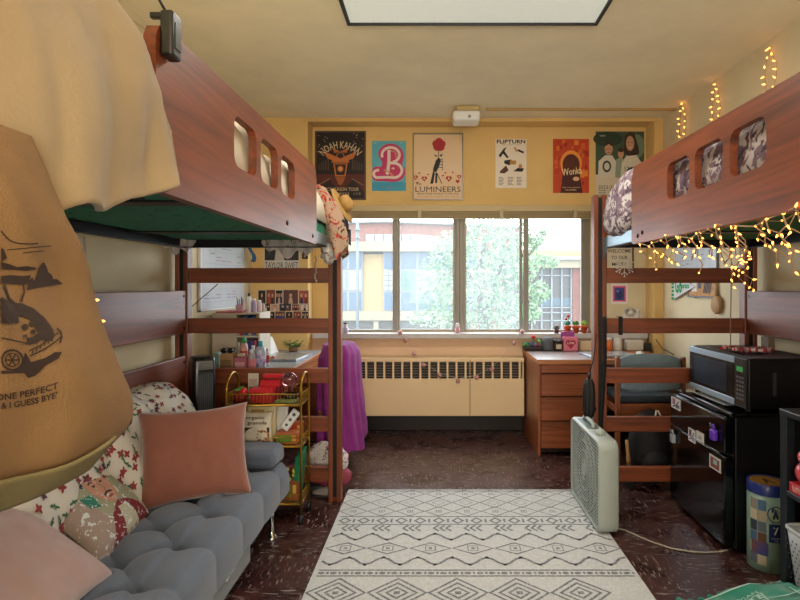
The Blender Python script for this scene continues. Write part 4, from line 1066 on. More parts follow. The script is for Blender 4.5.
deco(mb, blk_f, 420, (.02, .72), (.02, .98), .52)
solo('floral_blanket', mb, 'white blanket with red flowers and green leaves draped over the futon back', 'blanket', normals=False)

# ------------------------------------------------------------------ cushions
def place(mb, c, right, up):
    r = Vector(right).normalized(); u = Vector(up); u = (u - r*u.dot(r)).normalized(); n = r.cross(u)
    mb.map(lambda v: Vector(c) + r*v.x + u*v.y + n*v.z)
sal = M('#8c5444', .85, var=.07, vs=9, sheen=.5, bump=.35, bs=300)
mb = MB(); pillow(mb, .415, .375, .16, sal, .004, 30, 3)
place(mb, (-.965, 2.14, .508), (.36, .19, .0), (-.05, .12, .34))
solo('salmon_cushion', mb, 'salmon pink velvet cushion standing in the middle of the futon', 'cushion')
pk = M('#b39490', .9, var=.05, vs=9, sheen=.5, bump=.35, bs=260)
mb = MB(); pillow(mb, .40, .40, .15, pk, .006, 30, 8)
place(mb, (-1.085, 1.33, .462), (-.02, 1, .02), (-.78, .33, .52))
solo('pink_cushion', mb, 'pale pink fluffy cushion at the near end of the futon', 'cushion')
# sequin photo cushion
seq = M('#b9a8a0', .35, var=.35, vs=160, metal=.35, bump=.8, bs=900)
mb = MB(); pillow(mb, .37, .345, .12, M('#c2bdb8', .7), .003, 34, 5, mf=seq)
A = MB()
def sparkle_mat(h, r=.35): return floral_mat(h, (('#d8dde0', .60, 1.0),), 48)  # pale specks in the colour stand in for sequin sparkle
Z0 = 0
A.poly([(-.20, -.18), (.20, -.18), (.20, .18), (-.20, .18)], sparkle_mat('#9c9d84'), 0, 3)
A.poly([(-.20, -.18), (-.04, -.18), (-.10, .02), (-.20, .05)], sparkle_mat('#a39087'), .0003, 3); A.poly([(-.2, .06), (-.08, .10), (-.05, .16), (-.2, .18)], sparkle_mat('#8a4f3c'), .0003, 3)
A.poly([(-.11, -.18), (-.05, -.09), (.02, -.06), (.06, -.07), (.13, -.11), (.18, -.18)], sparkle_mat('#7d2630'), .0006, 3)
A.poly([(-.02, -.18), (.0, -.08), (.06, -.09), (.09, -.18)], sparkle_mat('#b9b7a2'), .0009, 3)
A.poly([(-.10, -.02), (-.06, -.04), (-.05, .02), (-.10, .03)], sparkle_mat('#2f7a6c'), .0006, 2)
A.poly([(.0+.062*math.cos(2*PI*k/18)+.02, .03+.088*math.sin(2*PI*k/18)) for k in range(18)], sparkle_mat('#c28f78'), .0009, 2)
A.poly([(-.055, .06), (-.045, .12), (.0, .145), (.06, .135), (.09, .09), (.088, .05), (.07, .09), (.02, .10), (-.02, .095), (-.045, .05)], sparkle_mat('#23304a'), .0013, 2)
for s in (-1, 1):
    A.stroke([(.02+s*.038, .052), (.02+s*.024, .058), (.02+s*.012, .052)], .006, C('#2a1c1c'), .0016); A.ell(.02+s*.025, .036, .009, .005, C('#3b2622'), .0016, 8)
A.stroke([(.022, .04), (.030, .005), (.016, .0)], .004, C('#8a5a48'), .0016); A.stroke([(-.008, -.018), (.018, -.010), (.044, -.018)], .009, C('#3a241e'), .0016); A.ell(.018, -.032, .016, .005, C('#8f4038'), .0016, 10)
def onp(v):
    x, y = v.x, v.y; x *= .86; y = y*.88-.012; a, b = 2*x/.37, 2*y/.345
    k = max(0, (1-abs(a)**2.6)*(1-abs(b)**2.6))**.55
    return Vector((x, y, .065*k+.0085*k+.003+v.z*1.2))
A.map(onp)
for q in (mb, A): place(q, (-1.168, 1.765, .448), (-.10, 1, .06), (-.70, .35, .60))
t = thing('sequin_cushion', 'sequin cushion printed with a dark haired moustached man on the futon', 'cushion', (-1.13, 1.79, .36))
mb.build('cushion_body', t); A.build('sequin_print', t, normals=False)

# ------------------------------------------------------------------ tower heater
t = thing('tower_heater', 'black tower heater with silver control top behind the futon end', 'heater', (-1.20, 2.73, 0))
bk_ = M('#121317', .3, coat=.3); sv = M('#8b9096', .3, metal=.7)
hc = Vector((-1.20, 2.735, 0)); hr = Matrix.Rotation(R(38), 3, 'Z')
def ht(v): return hc + hr @ v
mb = MB(); mb.lathe([(.075, 0), (.08, .01), (.075, .02), (.05, .032)], bk_, (0, 0, 0), 24); mb.map(ht); mb.build('base', t)
mb = MB(); mb.box((-.055, -.055, .03), (.055, .06, .822), bk_, .024, 4); mb.map(ht); mb.build('body', t)
mb = MB(); mb.box((-.036, -.0585, .07), (.038, -.050, .745), M('#2e3136', .4), .003)
for k in range(8): mb.box((-.033+.0092*k, -.063, .08), (-.029+.0092*k, -.057, .735), M('#5a5f66', .5, metal=.3))
mb.map(ht); mb.build('grille', t)
mb = MB(); mb.box((-.036, -.058, .757), (.038, -.052, .80), sv, .003); mb.box((-.022, -.0595, .766), (.020, -.057, .790), M('#101216', .2), .001); mb.map(ht); mb.build('display', t)

# ------------------------------------------------------------------ gold cart
gold = M('#a9812f', .28, metal=.85)
CX0, CX1, CY0, CY1 = -1.035, -.668, 2.635, 2.80
t = thing('bar_cart', 'gold wire three-tier rolling cart holding snacks beside the futon', 'cart', ((CX0+CX1)/2, 2.72, 0))
for x in (CX0, CX1):
    mb = MB(); yy = [CY0+.0, CY1]; pts = [(x, CY0, .05), (x, CY0, .66)]
    for k in range(9): a = PI*k/8; pts.append((x, (CY0+CY1)/2-(CY1-CY0)/2*math.cos(a), .665+.075*math.sin(a)))
    pts += [(x, CY1, .66), (x, CY1, .05)]
    mb.tube(pts, .0062, gold, 10); mb.build('side_frame', t)
for z, rim in ((.590, .055), (.385, .045), (.10, .05)):
    mb = MB()
    mb.box((CX0, CY0, z), (CX1, CY1, z+.005), M('#7d6a40', .35, metal=.5))
    mb.tube([(CX0, CY0, z), (CX1, CY0, z), (CX1, CY1, z), (CX0, CY1, z)], .006, gold, 8, closed=True)
    o = mb.build('tray', t)
    mb = MB(); mb.tube([(CX0, CY0, z+rim), (CX1, CY0, z+rim), (CX1, CY1, z+rim), (CX0, CY1, z+rim)], .003, gold, 6, closed=True)
    for k in range(1, 22):
        x = CX0+(CX1-CX0)*k/22
        for y in (CY0, CY1): mb.tube([(x, y, z), (x, y, z+rim)], .0012, gold, 4)
    for k in range(1, 9):
        y = CY0+(CY1-CY0)*k/9
        for x in (CX0, CX1): mb.tube([(x, y, z), (x, y, z+rim)], .0012, gold, 4)
    mb.build('wire_rail', o)
for x in (CX0, CX1):
    for y in (CY0, CY1):
        mb = MB(); mb.lathe([(.010, -.009), (.022, -.008), (.022, .008), (.010, .009)], M('#141414', .4), (x, y, .0225), 14, 'x'); mb.tube([(x, y, .03), (x, y, .055)], .006, blk); mb.build('caster', t)
# --- things on the cart
def solob(name, label, cat, boxes, group=None):
    mb = MB()
    for b in boxes:
        mb.box(*b) if len(b) < 7 else mb.box(*b[:6], **b[6])
    return solo(name, mb, label, cat, group)
red = M('#a3161d', .45); redd = M('#7d1016', .5); yl = C('#c9a24a', .5)
def B(x0, y0, z0, x1, y1, z1): return (x0, y0, z0), (x1, y1, z1)
zt_ = .597
def giftbox(name, label, x0, x1, y0, y1, z0, h, m, lidh=.022):
    t = thing(name, label, 'box', ((x0+x1)/2, (y0+y1)/2, z0))
    mb = MB(); mb.box((x0+.003, y0+.003, z0), (x1-.003, y1-.003, z0+h-.004), m, .003); mb.build('box_body', t)
    mb = MB(); mb.box((x0, y0, z0+h-lidh), (x1, y1, z0+h), M('#c4202a', .4), .003); mb.build('lid', t)
    return t
giftbox('gift_box', 'bright red lidded box at the front of the top cart tray', -.925, -.815, 2.645, 2.715, zt_, .072, red)
giftbox('gift_box', 'deep red box standing behind the bright one on the top cart tray', -.90, -.80, 2.722, 2.76, zt_, .098, redd, .03)
giftbox('gift_box', 'tall slim dark red box at the back of the top cart tray', -.90, -.79, 2.763, 2.792, zt_, .125, redd, .02)
t = thing('red_tin', 'small dark red container with a bright red ball and green sprig on top cart tray', 'tin', (-.985, 2.69, zt_))
mb = MB(); mb.lathe([(.036, 0), (.038, .045), (.034, .05)], redd, (-.985, 2.69, zt_), 18); mb.build('tin_body', t)
mb = MB(); mb.ball((-.965, 2.675, zt_+.052), .020, M('#d11f28', .35)); mb.build('red_ball', t)
mb = MB()
for k in range(7): mb.ball((-.99+.010*(k % 3)-.005*(k//3), 2.675+.008*(k % 2), zt_+.062+.006*(k % 3)), (.010, .006, .005), M('#4f9a3a', .6), 8, 5)
mb.build('green_sprig', t)
t = thing('photo_card', 'small pale photo card standing at the back of the top cart tray', 'card', (-.95, 2.78, zt_))
mb = MB(); mb.box((-.978, 2.775, zt_), (-.925, 2.779, zt_+.128), C('#c9bfae', .5)); mb.box((-.972, 2.7738, zt_+.02), (-.931, 2.775, zt_+.06), C('#8a5a58')); mb.box((-.972, 2.7738, zt_+.065), (-.931, 2.775, zt_+.10), C('#b09a8c')); mb.build('card', t)
mb = MB(); mb.lathe([(.034, 0), (.042, .02), (.044, .035), (.038, .035), (.03, .006)], M('#15120f', .3), (-.745, 2.72, zt_), 22, caps=False); solo('dark_bowl', mb, 'small dark bowl at the right of the top cart tray', 'bowl')
t = thing('glass_cloche', 'clear pink tinted glass dome behind the dark bowl on the cart', 'dome', (-.752, 2.765, zt_))
gl = M('#c98a90', .1, trans=.9)
mb = MB(); mb.ball((-.756, 2.745, zt_+.10), (.042, .03, .040), gl, 18, 12); mb.build('dome', t)
mb = MB(); mb.lathe([(.035, 0), (.035, .01), (.012, .02), (.012, .065)], M('#6a2a2a', .4), (-.756, 2.77, zt_), 16); mb.build('stand', t)
mb = MB(); mb.box((-.80, 2.645, zt_), (-.70, 2.69, zt_+.012), M('#7c8a4e', .6), .002); solo('tea_packet', mb, 'flat green and tan packet lying at the front right of top cart tray', 'packet')
# snacks, middle tier z .385
zm = .392
def pouch(name, label, x0, x1, y, z0, h, m, tilt=0, th=.03, art=None, wr=.004):
    w = x1-x0; t = thing(name, label, 'snack bag', ((x0+x1)/2, y, z0))
    mb = MB(); pillow(mb, w, h, th, m, wr, 16, x0*10)
    r = (1, 0, 0); u = (0, tilt, 1); c = ((x0+x1)/2, y, z0+h/2+.001)
    place(mb, c, r, u); mb.build('bag_body', t)
    if art:
        A = MB(); art(A, w, h); A.map(lambda v: Vector((v.x, v.y, th/2*max(0, (1-abs(2*v.x/w)**2.6)*(1-abs(2*v.y/h)**2.6))**.55+.006+v.z*3))); place(A, c, r, u); A.build('printed_front', t)
    return t
def gran(A, w, h):
    bk2 = C('#2a2420')
    A.rect(-w*.40, -h*.40, w*.40, h*.02, C('#3a2620'), 0); A.text('organic', -w*.05, h*.30, w*.6, h*.12, bk2, L1, .01); A.text('granola', w*.02, h*.15, w*.62, h*.13, bk2, L1, .01)
    for k in range(30): A.ell(rf.uniform(.02, .38)*w, rf.uniform(-.38, -.05)*h, w*.035, w*.03, C(rf.choice(['#a8683a', '#8a4f2c', '#c08650'])), L1+k*.00001, 6)
    A.text('DARK', -w*.24, -h*.1, w*.2, h*.06, C('#d8c8a8'), L2); A.text('CHOC', -w*.24, -h*.2, w*.2, h*.06, C('#d8c8a8'), L2)
pouch('granola_bag', 'white granola bag lettered organic granola at the front of the cart', -.965, -.81, 2.655, zm, .165, M('#cfc6b4', .5, var=.03), .05, .035, gran)
pouch('cream_snack_bag', 'cream coloured snack bag standing behind the granola bag', -.965, -.80, 2.70, zm+.0, .205, M('#d9c99a', .45, var=.05), .05, .03, lambda A, w, h: A.rect(-w*.3, h*.10, w*.1, h*.3, C('#b58a4a'), 0))
pouch('white_snack_bag', 'plain white snack bag at the back right of the cart', -.90, -.755, 2.745, zm, .215, M('#d9dad4', .45, var=.03), .04, .03)
pouch('beige_snack_bag', 'narrow beige snack bag at the left edge of the cart', -1.02, -.975, 2.66, zm, .15, M('#b9a88a', .5, var=.05), .03, .03)
t = thing('remote_control', 'white remote control with black buttons propped on the cart', 'remote control', (-.735, 2.70, zm))
mb = MB(); mb.box((-.022, -.055, -.008), (.022, .055, .008), M('#d5d8da', .35), .005, 3); place(mb, (-.735, 2.69, .505), (.78, 0, -.55), (.5, .3, .85)); mb.build('remote_body', t)
for k in range(3):
    mb = MB(); mb.lathe([(.009-.001*k, 0), (.009-.001*k, .002)], M('#1c1e22', .4), (0, .03-.03*k, .008), 12); place(mb, (-.735, 2.69, .505), (.78, 0, -.55), (.5, .3, .85)); mb.build('button', t)
def snack(label, x0, x1, y0, y1, z0, h, m1, m2):
    t = thing('snack_box', label, 'box', ((x0+x1)/2, (y0+y1)/2, z0))
    mb = MB(); mb.box((x0, y0, z0), (x1, y1, z0+h), m1, .003); mb.build('carton', t)
    mb = MB(); mb.box((x0+.006, y0-.001, z0+h*.2), (x1-.03, y0, z0+h*.85), m2); mb.box((x1-.025, y0-.001, z0+h*.3), (x1-.008, y0, z0+h*.8), C('#d9b04a')); mb.build('printed_label', t)
snack('orange and green snack carton on the middle cart tray', -.80, -.69, 2.65, 2.74, zm, .055, C('#b5602a', .45), C('#5a8a30', .5))
snack('dark orange snack carton on the stand under the green one', -.80, -.69, 2.66, 2.75, .107, .10, C('#8a4a22', .45), C('#6a7a30', .5))
snack('orange carton lying at the right end of the middle tray', -.800, -.692, 2.755, 2.79, zm, .085, C('#a8501e', .45), C('#b03024', .5))
# low tier: jars, a green book, wrapped candy
mb = MB(); mb.box((-.725, 2.66, .107), (-.700, 2.79, .34), M('#1d7a52', .4), .002, 2, Matrix.Rotation(R(8), 3, 'X')); mb.map(lambda v: Vector((v.x+ (v.z-.107)*.12, v.y, v.z))); solo('green_folder', mb, 'bright green folder leaning in the bottom of the cart', 'folder')
for k, (x, c, nm) in enumerate(((-.835, '#c9c5a8', 'clear bag of wrapped candy beside the green folder'), (-.905, '#8a8a70', 'crinkled silver candy bag near the middle of the cart bottom'), (-.975, '#a8a498', 'pale plastic snack bag at the left of the cart bottom'))):
    pouch('candy_bag', nm, x-.03, x+.032, 2.70, .107, .15, M(c, .2, var=.4, vs=60, bump=.8, bs=60), .02, .05, wr=.01)
mb = MB()
for k in range(14): mb.ball((-.80+.09*rf.random(), 2.655+.01*rf.random(), .215+.05*rf.random()), .010, C(rf.choice(['#d9d4c8', '#c9b23a', '#8a9a4a', '#e0ddd4']), .3), 8, 5)
solo('candy_pile', mb, 'heap of white and yellow wrapped candy on top of the dark orange carton', 'candy', kind='stuff')

# ------------------------------------------------------------------ left desk
DT = .675; DX = -.87; wd = wood('y', '#c47a42', '#9a5226'); lam = M('#9aa3ad', .25, var=.04, vs=5)
t = thing('desk', 'left wooden desk with grey top crowded with toiletries and laptop', 'desk', (-1.16, 3.6, 0))
mb = MB(); mb.box((XL+.02, 3.0, DT-.03), (DX, 4.18, DT), wd, .004); mb.build('desktop', t)
mb = MB(); mb.box((XL+.03, 3.01, DT), (DX-.012, 4.17, DT+.0015), lam); mb.build('top_laminate', t)
for y0, y1 in ((3.02, 3.045), (4.13, 4.155)):
    mb = MB(); mb.box((XL+.03, y0, 0), (DX-.02, y1, DT-.03), wood('z', '#8a4a2a', '#5c2812'), .003); mb.build('side_panel', t)
mb = MB(); mb.box((DX-.035, 3.045, DT-.13), (DX-.015, 4.13, DT-.03), wd, .003); mb.build('drawer', t)
mb = MB(); mb.box((XL+.03, 3.045, .25), (XL+.05, 4.13, DT-.03), wood('z', '#8a4a2a', '#5c2812')); mb.build('back_panel', t)
DZ0 = DT+.002
def at(px, d): return XX(px, d)
# hutch
t = thing('desk_hutch', 'cream desk bookshelf standing at the back of the left desk', 'shelf', (-1.32, 3.65, DZ0))
hm = M('#cfc6b2', .6); hx0, hx1, hy0, hy1, hz1 = -1.425, -1.125, 3.40, 3.62, 1.008; hxm = -1.272
for x0, x1 in ((hx0, hx0+.01), (hxm-.01, hxm), (hx1-.01, hx1)): mb = MB(); mb.box((x0, hy0, DZ0), (x1, hy1, hz1), hm, .002); mb.build('side_panel', t)
for z in (DZ0, .85, hz1-.012): mb = MB(); mb.box((hx0+.01, hy0+.001, z), (hx1-.01, hy1, z+.012), hm, .002); mb.build('shelf_board', t)
mb = MB(); mb.box((hx0, hy1-.006, DZ0), (hx1, hy1, hz1), hm); mb.build('back_panel', t)
mb = MB(); mb.box((hx0, hy0-.008, DZ0+.003), (hxm-.002, hy0, hz1-.003), M('#c6baa6', .6), .002); mb.build('door', t)
mb = MB(); mb.box((hx0-.0+.02, hy0-.006, hz1), (hxm+.03, hy1, hz1+.008), M('#a83440', .5), .002); solo('red_folder', mb, 'flat red folder lying on top of the cream hutch', 'folder')
bc = ['#c9c4d4', '#b03a44', '#3a7ab8', '#2f5f9a', '#d8d4d0', '#48a0b0', '#7a5aa0', '#e0b84a', '#20242c', '#c05a7a']
bn = ['lilac', 'red', 'sky blue', 'navy', 'white', 'turquoise', 'purple', 'yellow', 'black', 'rose']
def book(label, x0, x1, y0, y1, z0, z1, c, group, axis='x'):
    t = thing('book', label, 'book', ((x0+x1)/2, (y0+y1)/2, z0), group)
    mb = MB(); e = .0018
    mb.box((x0, y0, z0), (x0+e, y1, z1), C(c, .5)); mb.box((x1-e, y0, z0), (x1, y1, z1), C(c, .5)); mb.box((x0, y0, z0), (x1, y0+e, z1), C(c, .5)); mb.build('cover', t)
    mb = MB(); mb.box((x0+e, y0+e, z0+.003), (x1-e, y1-.003, z1-.003), C('#d8d2c2', .8)); mb.build('pages', t)
x = hxm+.002
for k in range(8):
    w_ = (.014, .018, .013, .02, .016, .012, .019, .015)[k]
    book('%s book on the top shelf of the cream hutch' % bn[k], x, x+w_, hy0+.006+.004*(k % 3), hy1-.02, .8625, .862+.110+.006*(k % 4), bc[k], 'books on the hutch top shelf'); x += w_+.001
x = hxm+.002
for k in range(6):
    w_ = (.02, .016, .024, .018, .022, .02)[k]
    book('%s binder on the lower shelf of the cream hutch' % bn[(k*3+4) % 10], x, x+w_, hy0+.006+.004*(k % 2), hy1-.02, DZ0+.0125, .82+.006*(k % 3), bc[(k*3+4) % 10], 'binders on the hutch lower shelf'); x += w_+.001

# bottles on hutch top
def bottle(name, label, px, d, z0, r, h, body, cap, capr=.5, cat='bottle', shoulder=.78, lab=None):
    x = XX(px, d); t = thing(name, label, cat, (x, d, z0))
    mb = MB(); mb.lathe([(r*.92, 0), (r, .004), (r, h*shoulder*.9), (r*.85, h*shoulder), (r*capr*.9, h*(shoulder+.06))], body, (x, d, z0), 16); mb.build('bottle_body', t)
    mb = MB(); mb.lathe([(r*capr, h*(shoulder+.05)), (r*capr, h*.98), (r*capr*.8, h)], cap, (x, d, z0), 14); mb.build('cap', t)
    if lab: mb = MB(); mb.lathe([(r*1.015, h*.18), (r*1.015, h*.6)], lab, (x, d, z0), 16, caps=False); mb.build('label', t)
    return t
hz = hz1
t = thing('pen_cup', 'pink cup stuffed with colourful pens on the cream hutch', 'pen cup', (XX(239, 3.43), 3.43, hz))
x = XX(240, 3.45)
mb = MB(); mb.lathe([(.024, 0), (.027, .05), (.025, .05), (.022, .004)], M('#b88a98', .5), (x, 3.45, hz), 16, caps=False); mb.build('cup', t)
for k in range(9):
    a = k*.7; mb = MB(); mb.tube([(x+.010*math.cos(a), 3.45+.010*math.sin(a), hz+.005), (x+.020*math.cos(a), 3.45+.020*math.sin(a), hz+.075+.012*(k % 3))], .0032, C(['#b02a3a', '#2a6ab0', '#3a9a4a', '#20242c', '#7a4aa0', '#d0a030', '#2a6ab0', '#3a8a5a', '#181818'][k], .4), 6); mb.build('pen', t)
bottle('spray_bottle', 'tall white bottle with black cap beside the pen cup', 249, 3.44, hz, .014, .125, M('#dfe0e2', .35), M('#22242a', .4), .55)
bottle('lotion_bottle', 'lavender bottle with white cap on the cream hutch', 254, 3.46, hz, .016, .088, M('#a898bc', .4), M('#e0dce4', .4), .8)
bottle('lotion_bottle', 'pale pink bottle right of the lavender one on the hutch', 259.5, 3.50, hz, .014, .078, M('#d0b8bc', .4), M('#e8e4e4', .4), .8)
bottle('perfume_bottle', 'small clear and brown bottle at the end of the hutch', 263, 3.57, hz, .013, .065, M('#a8948a', .3), M('#4a3a34', .4), .6)
# desk front items
def cart(name, label, px0, px1, pt, d, m, cat='box', dep=.06, z0=None, stripe=None):
    z0 = DZ0 if z0 is None else z0
    t = thing(name, label, cat, (XX((px0+px1)/2, d), d+dep/2, z0)); z1 = ZZ(pt, d)
    mb = MB(); mb.box((XX(px0, d), d, z0), (XX(px1, d), d+dep, z1), m, .003); mb.build('carton', t)
    if stripe: mb = MB(); mb.box((XX(px0+1.5, d), d-.001, z0+(z1-z0)*.3), (XX(px1-1.5, d), d, z0+(z1-z0)*.7), stripe); mb.build('label', t)
    return t
cart('teal_box', 'small pale teal box between the heater and the tan box', 213, 218.5, 353, 3.10, M('#8fb0ac', .5))
cart('tan_box', 'tan cardboard box with printed label at the front of the left desk', 219.5, 233, 354, 3.07, M('#b08f66', .8), stripe=C('#8a6c4a'))
cart('pink_box', 'dusty pink box right of the tan box on the left desk', 233.8, 246, 357.5, 3.06, M('#b0687a', .6), stripe=C('#d8a0a8'))
bottle('soap_bottle', 'pink hand soap bottle with a bright green cap', 244, 3.18, DZ0, .023, .195, M('#cf9a94', .35), M('#3aa05c', .4), .55, lab=C('#b8402f'))
bottle('clear_bottle', 'clear squat bottle with white cap left of the turquoise capped bottle', 251.5, 3.09, DZ0, .022, .135, M('#c9c2c2', .15, trans=.4), M('#e8e6e4', .4), .5, lab=C('#c87a80'))
bottle('detergent_bottle', 'bottle with turquoise cap and white purple swirl label', 260.5, 3.16, DZ0, .032, .175, M('#b8c4dc', .25), M('#22a0b4', .4), .42, lab=M('#7a4aa8', .4, hex2='#e4e8f4', vs=30))
bottle('small_bottle', 'white pump bottle with red label behind the turquoise capped bottle', 267, 3.36, DZ0, .016, .11, M('#dedcd8', .35), M('#d8d8d8', .4), .6, lab=C('#b83a3a'))
bottle('drink_bottle', 'water bottle with pale body standing behind the soap bottle', 253, 3.33, DZ0, .018, .13, M('#d0d4d4', .2, trans=.3), M('#f0f0f0', .4), .6)
# basket of hair ties / beads
t = thing('bead_basket', 'small basket heaped with brown and black beads behind the heater', 'basket', (XX(204, 3.1), 3.12, DZ0))
mb = MB(); xb = XX(205, 3.12); mb.lathe([(.04, 0), (.05, .06), (.047, .06), (.038, .004)], M('#6a4a34', .8, var=.3, vs=90), (xb, 3.12, DZ0), 18, caps=False); mb.build('basket', t)
mb = MB()
for k in range(40): a = rf.random()*6.3; r_ = .05*math.sqrt(rf.random()); mb.ball((xb+r_*math.cos(a), 3.12+r_*math.sin(a), DZ0+.055+.04*rf.random()*(1-r_/.06)), .011, C(rf.choice(['#2a1c16', '#7a4a2c', '#b0805a', '#d8c8b0', '#4a2c1c']), .5), 8, 5)
mb.build('beads', t, kind='stuff')
t = thing('sunglasses', 'black wraparound sunglasses lying on the tan box', 'sunglasses', (XX(226, 3.1), 3.1, ZZ(354, 3.07)))
zz = ZZ(354, 3.07)+.016
for k, x in enumerate((XX(224, 3.1), XX(231, 3.1))):
    mb = MB(); mb.ball((x, 3.092, zz), (.020, .006, .015), M('#10141c', .1, coat=.5), 14, 8); mb.build('lens', t)
mb = MB(); mb.tube([(XX(221, 3.1), 3.096, zz), (XX(221, 3.1), 3.13, zz+.01), (XX(233, 3.1), 3.13, zz+.012), (XX(234.5, 3.1), 3.096, zz)], .003, M('#12233c', .3)); mb.build('temple', t)
for k, (px, c, lab_) in enumerate(((236.5, '#8a6a4a', 'little brown scrunchie on the pink box'), (241, '#c8b8a4', 'little pale scrunchie on the pink box'))):
    x, z = XX(px, 3.09), ZZ(357.5, 3.06)
    mb = MB(); mb.tube([(x+.015*math.cos(a*PI/6), 3.09+.015*math.sin(a*PI/6), z+.0105+.002*math.sin(a*2.1)) for a in range(12)], .0095, M(c, .9), 8, closed=True); solo('scrunchie', mb, lab_, 'scrunchie')
# leaning books
for k, (px, c, nm) in enumerate(((266, '#dfe3e8', 'white'), (270, '#4a78b0', 'blue'), (274, '#e8e8e4', 'pale'))):
    d = 3.88; x = XX(px, d); mb = MB(); mb.box((x-.004, d-.09, DZ0), (x+.012, d+.09, DZ0+.125), C(c, .5), .002)
    mb.map(lambda v, x=x: Vector((v.x-(v.z-DZ0)*.42, v.y, v.z))); solo('notebook', mb, '%s notebook leaning against the hutch on left desk' % nm, 'notebook', 'notebooks leaning against the hutch')
t = thing('green_plant', 'low leafy green plant at the back of the left desk', 'plant', (XX(294, 4.05), 4.05, DZ0))
x0_ = XX(293.5, 4.05)
mb = MB(); mb.lathe([(.03, 0), (.038, .035), (.034, .035)], M('#7a5a40', .8), (x0_, 4.05, DZ0), 14); mb.build('pot', t)
mb = MB()
for k in range(130):
    a = rf.random()*6.3; e = rf.uniform(.1, 1.4); r_ = rf.uniform(.3, 1)
    p = Vector((x0_+.085*r_*math.cos(a), 4.05+.06*r_*math.sin(a), DZ0+.035+.05*math.sin(e)*r_)); u = Vector((math.cos(a), math.sin(a), .5)); v = Vector((-math.sin(a), math.cos(a), 0))
    mb.face([p-u*.012, p+v*.007, p+u*.012, p-v*.007], C(rf.choice(['#3f7a2c', '#5a9a3a', '#2f5a24', '#6a4a2c']), .6))
mb.build('leaves', t, normals=False)
def laptop(name, label, c, w, dep, rz, z0, colr):
    t = thing(name, label, 'laptop', (c[0], c[1], z0)); rot = Matrix.Rotation(R(rz), 3, 'Z')
    for nm, za, zb_, m in (('base', 0, .009, M('#9aa0a8', .35, metal=.5)), ('lid', .0095, .0155, M(colr, .25, metal=.6))):
        mb = MB(); mb.box((-w/2, -dep/2, za), (w/2, dep/2, zb_), m, .0028, 3); mb.map(lambda v: rot @ v + Vector((c[0], c[1], z0))); mb.build(nm, t)
    mb = MB(); mb.lathe([(.012, .0155), (.012, .0160)], M('#6f767e', .2, metal=.8), (0, 0, 0), 14); mb.map(lambda v: rot @ v + Vector((c[0], c[1], z0))); mb.build('emblem', t)
laptop('laptop', 'closed silver laptop on the left desk', (-1.06, 3.72), .30, .34, -6, DZ0, '#b4bac2')
for k, (px, c, s) in enumerate(((269.5, '#d0a030', 'yellow'), (273, '#b03a2c', 'red'))):
    mb = MB(); mb.ball((XX(px, 3.6), 3.6, DZ0+.014), (.016, .014, .014), C(c, .4), 10, 7, lambda d: 1+.2*noise.noise(d*2)); solo('toy_figure', mb, 'tiny %s toy next to the laptop corner' % s, 'toy')

# ------------------------------------------------------------------ chair with purple towel, bag
t = thing('desk_chair', 'wooden chair hidden under a purple towel at the left desk', 'chair', (-.66, 3.5, 0))
cw = wood('z', '#8f5230', '#5f2c14')
for x in (-.72, -.60):
    for y in (3.33, 3.70):
        mb = MB(); mb.box((x-.014, y-.014, 0), (x+.014, y+.014, .73 if x > -.65 else .40), cw, .004); mb.build('leg', t)
mb = MB(); mb.box((-.73, 3.34, .40), (-.58, 3.69, .43), cw, .008, 3); mb.build('seat', t)
mb = MB(); mb.box((-.61, 3.344, .60), (-.59, 3.686, .74), cw, .005); mb.build('backrest', t)
tw = M('#8a2a80', .95, var=.15, vs=14, sheen=.08, bump=.8, bs=120)
def twl(u, v):
    # closed drape around chair: u around perimeter, v top->bottom
    a = 2*PI*u; c = math.cos(a); s = math.sin(a)
    k = 2/ (abs(c)**2.6+abs(s)**2.6)**(1/2.6)/2
    hx = .115+.035*v**.7; hy = .19+.04*v
    fold = .010*math.sin(a*13+2*math.sin(v*4))*min(1, v*3)*(.6+.6*v) + .01*noise.noise(Vector((c*2, s*2, v*3)))
    ed = min(1, (v/.12))**.5
    x = -.64+.02*v + c*k*(hx*(.35+.65*ed)+fold); y = 3.50+s*k*(hy*(.6+.4*ed)+fold)
    zb_ = .11 + .16*max(0, s) + .10*max(0, c)*.4+.02*math.sin(a*5)
    z = .800-.03*(c < 0)*abs(c) - (.800-zb_)*max(0, v-.05)/.95 - .01*(1-ed)*0
    return Vector((x, y, z if v > .05 else .803+.004*noise.noise(Vector((x*20, y*9, 0)))))
mb = MB(); mb.grid(twl, 96, 40, tw)
top = [twl(i/48, 0) for i in range(48)]; mb.face(top, tw)
bmesh.ops.remove_doubles(mb.bm, verts=mb.bm.verts, dist=.0003)
solo('purple_towel', mb, 'magenta purple chenille towel draped over the chair at the left desk', 'towel')
fb = floral_mat('#d2cccc', (('#8a4a5c', .56, 1.6), ('#55505e', .62, 2.1)), 20)
t = thing('drawstring_bag', 'floral white bag with pink base slumped on the floor by left bed post', 'bag', (-.63, 3.09, 0))
mb = MB(); mb.ball((-.635, 3.09, .17), (.125, .07, .105), fb, 26, 16, lambda d: 1+.14*noise.noise(d*2.4)+.05*noise.noise(d*7)); mb.build('bag_body', t)
mb = MB(); mb.ball((-.605, 3.09, .075), (.115, .075, .078), M('#8f3a4a', .6, var=.1, vs=12), 26, 12, lambda d: 1+.10*noise.noise(d*2.1)); mb.build('pink_base', t)
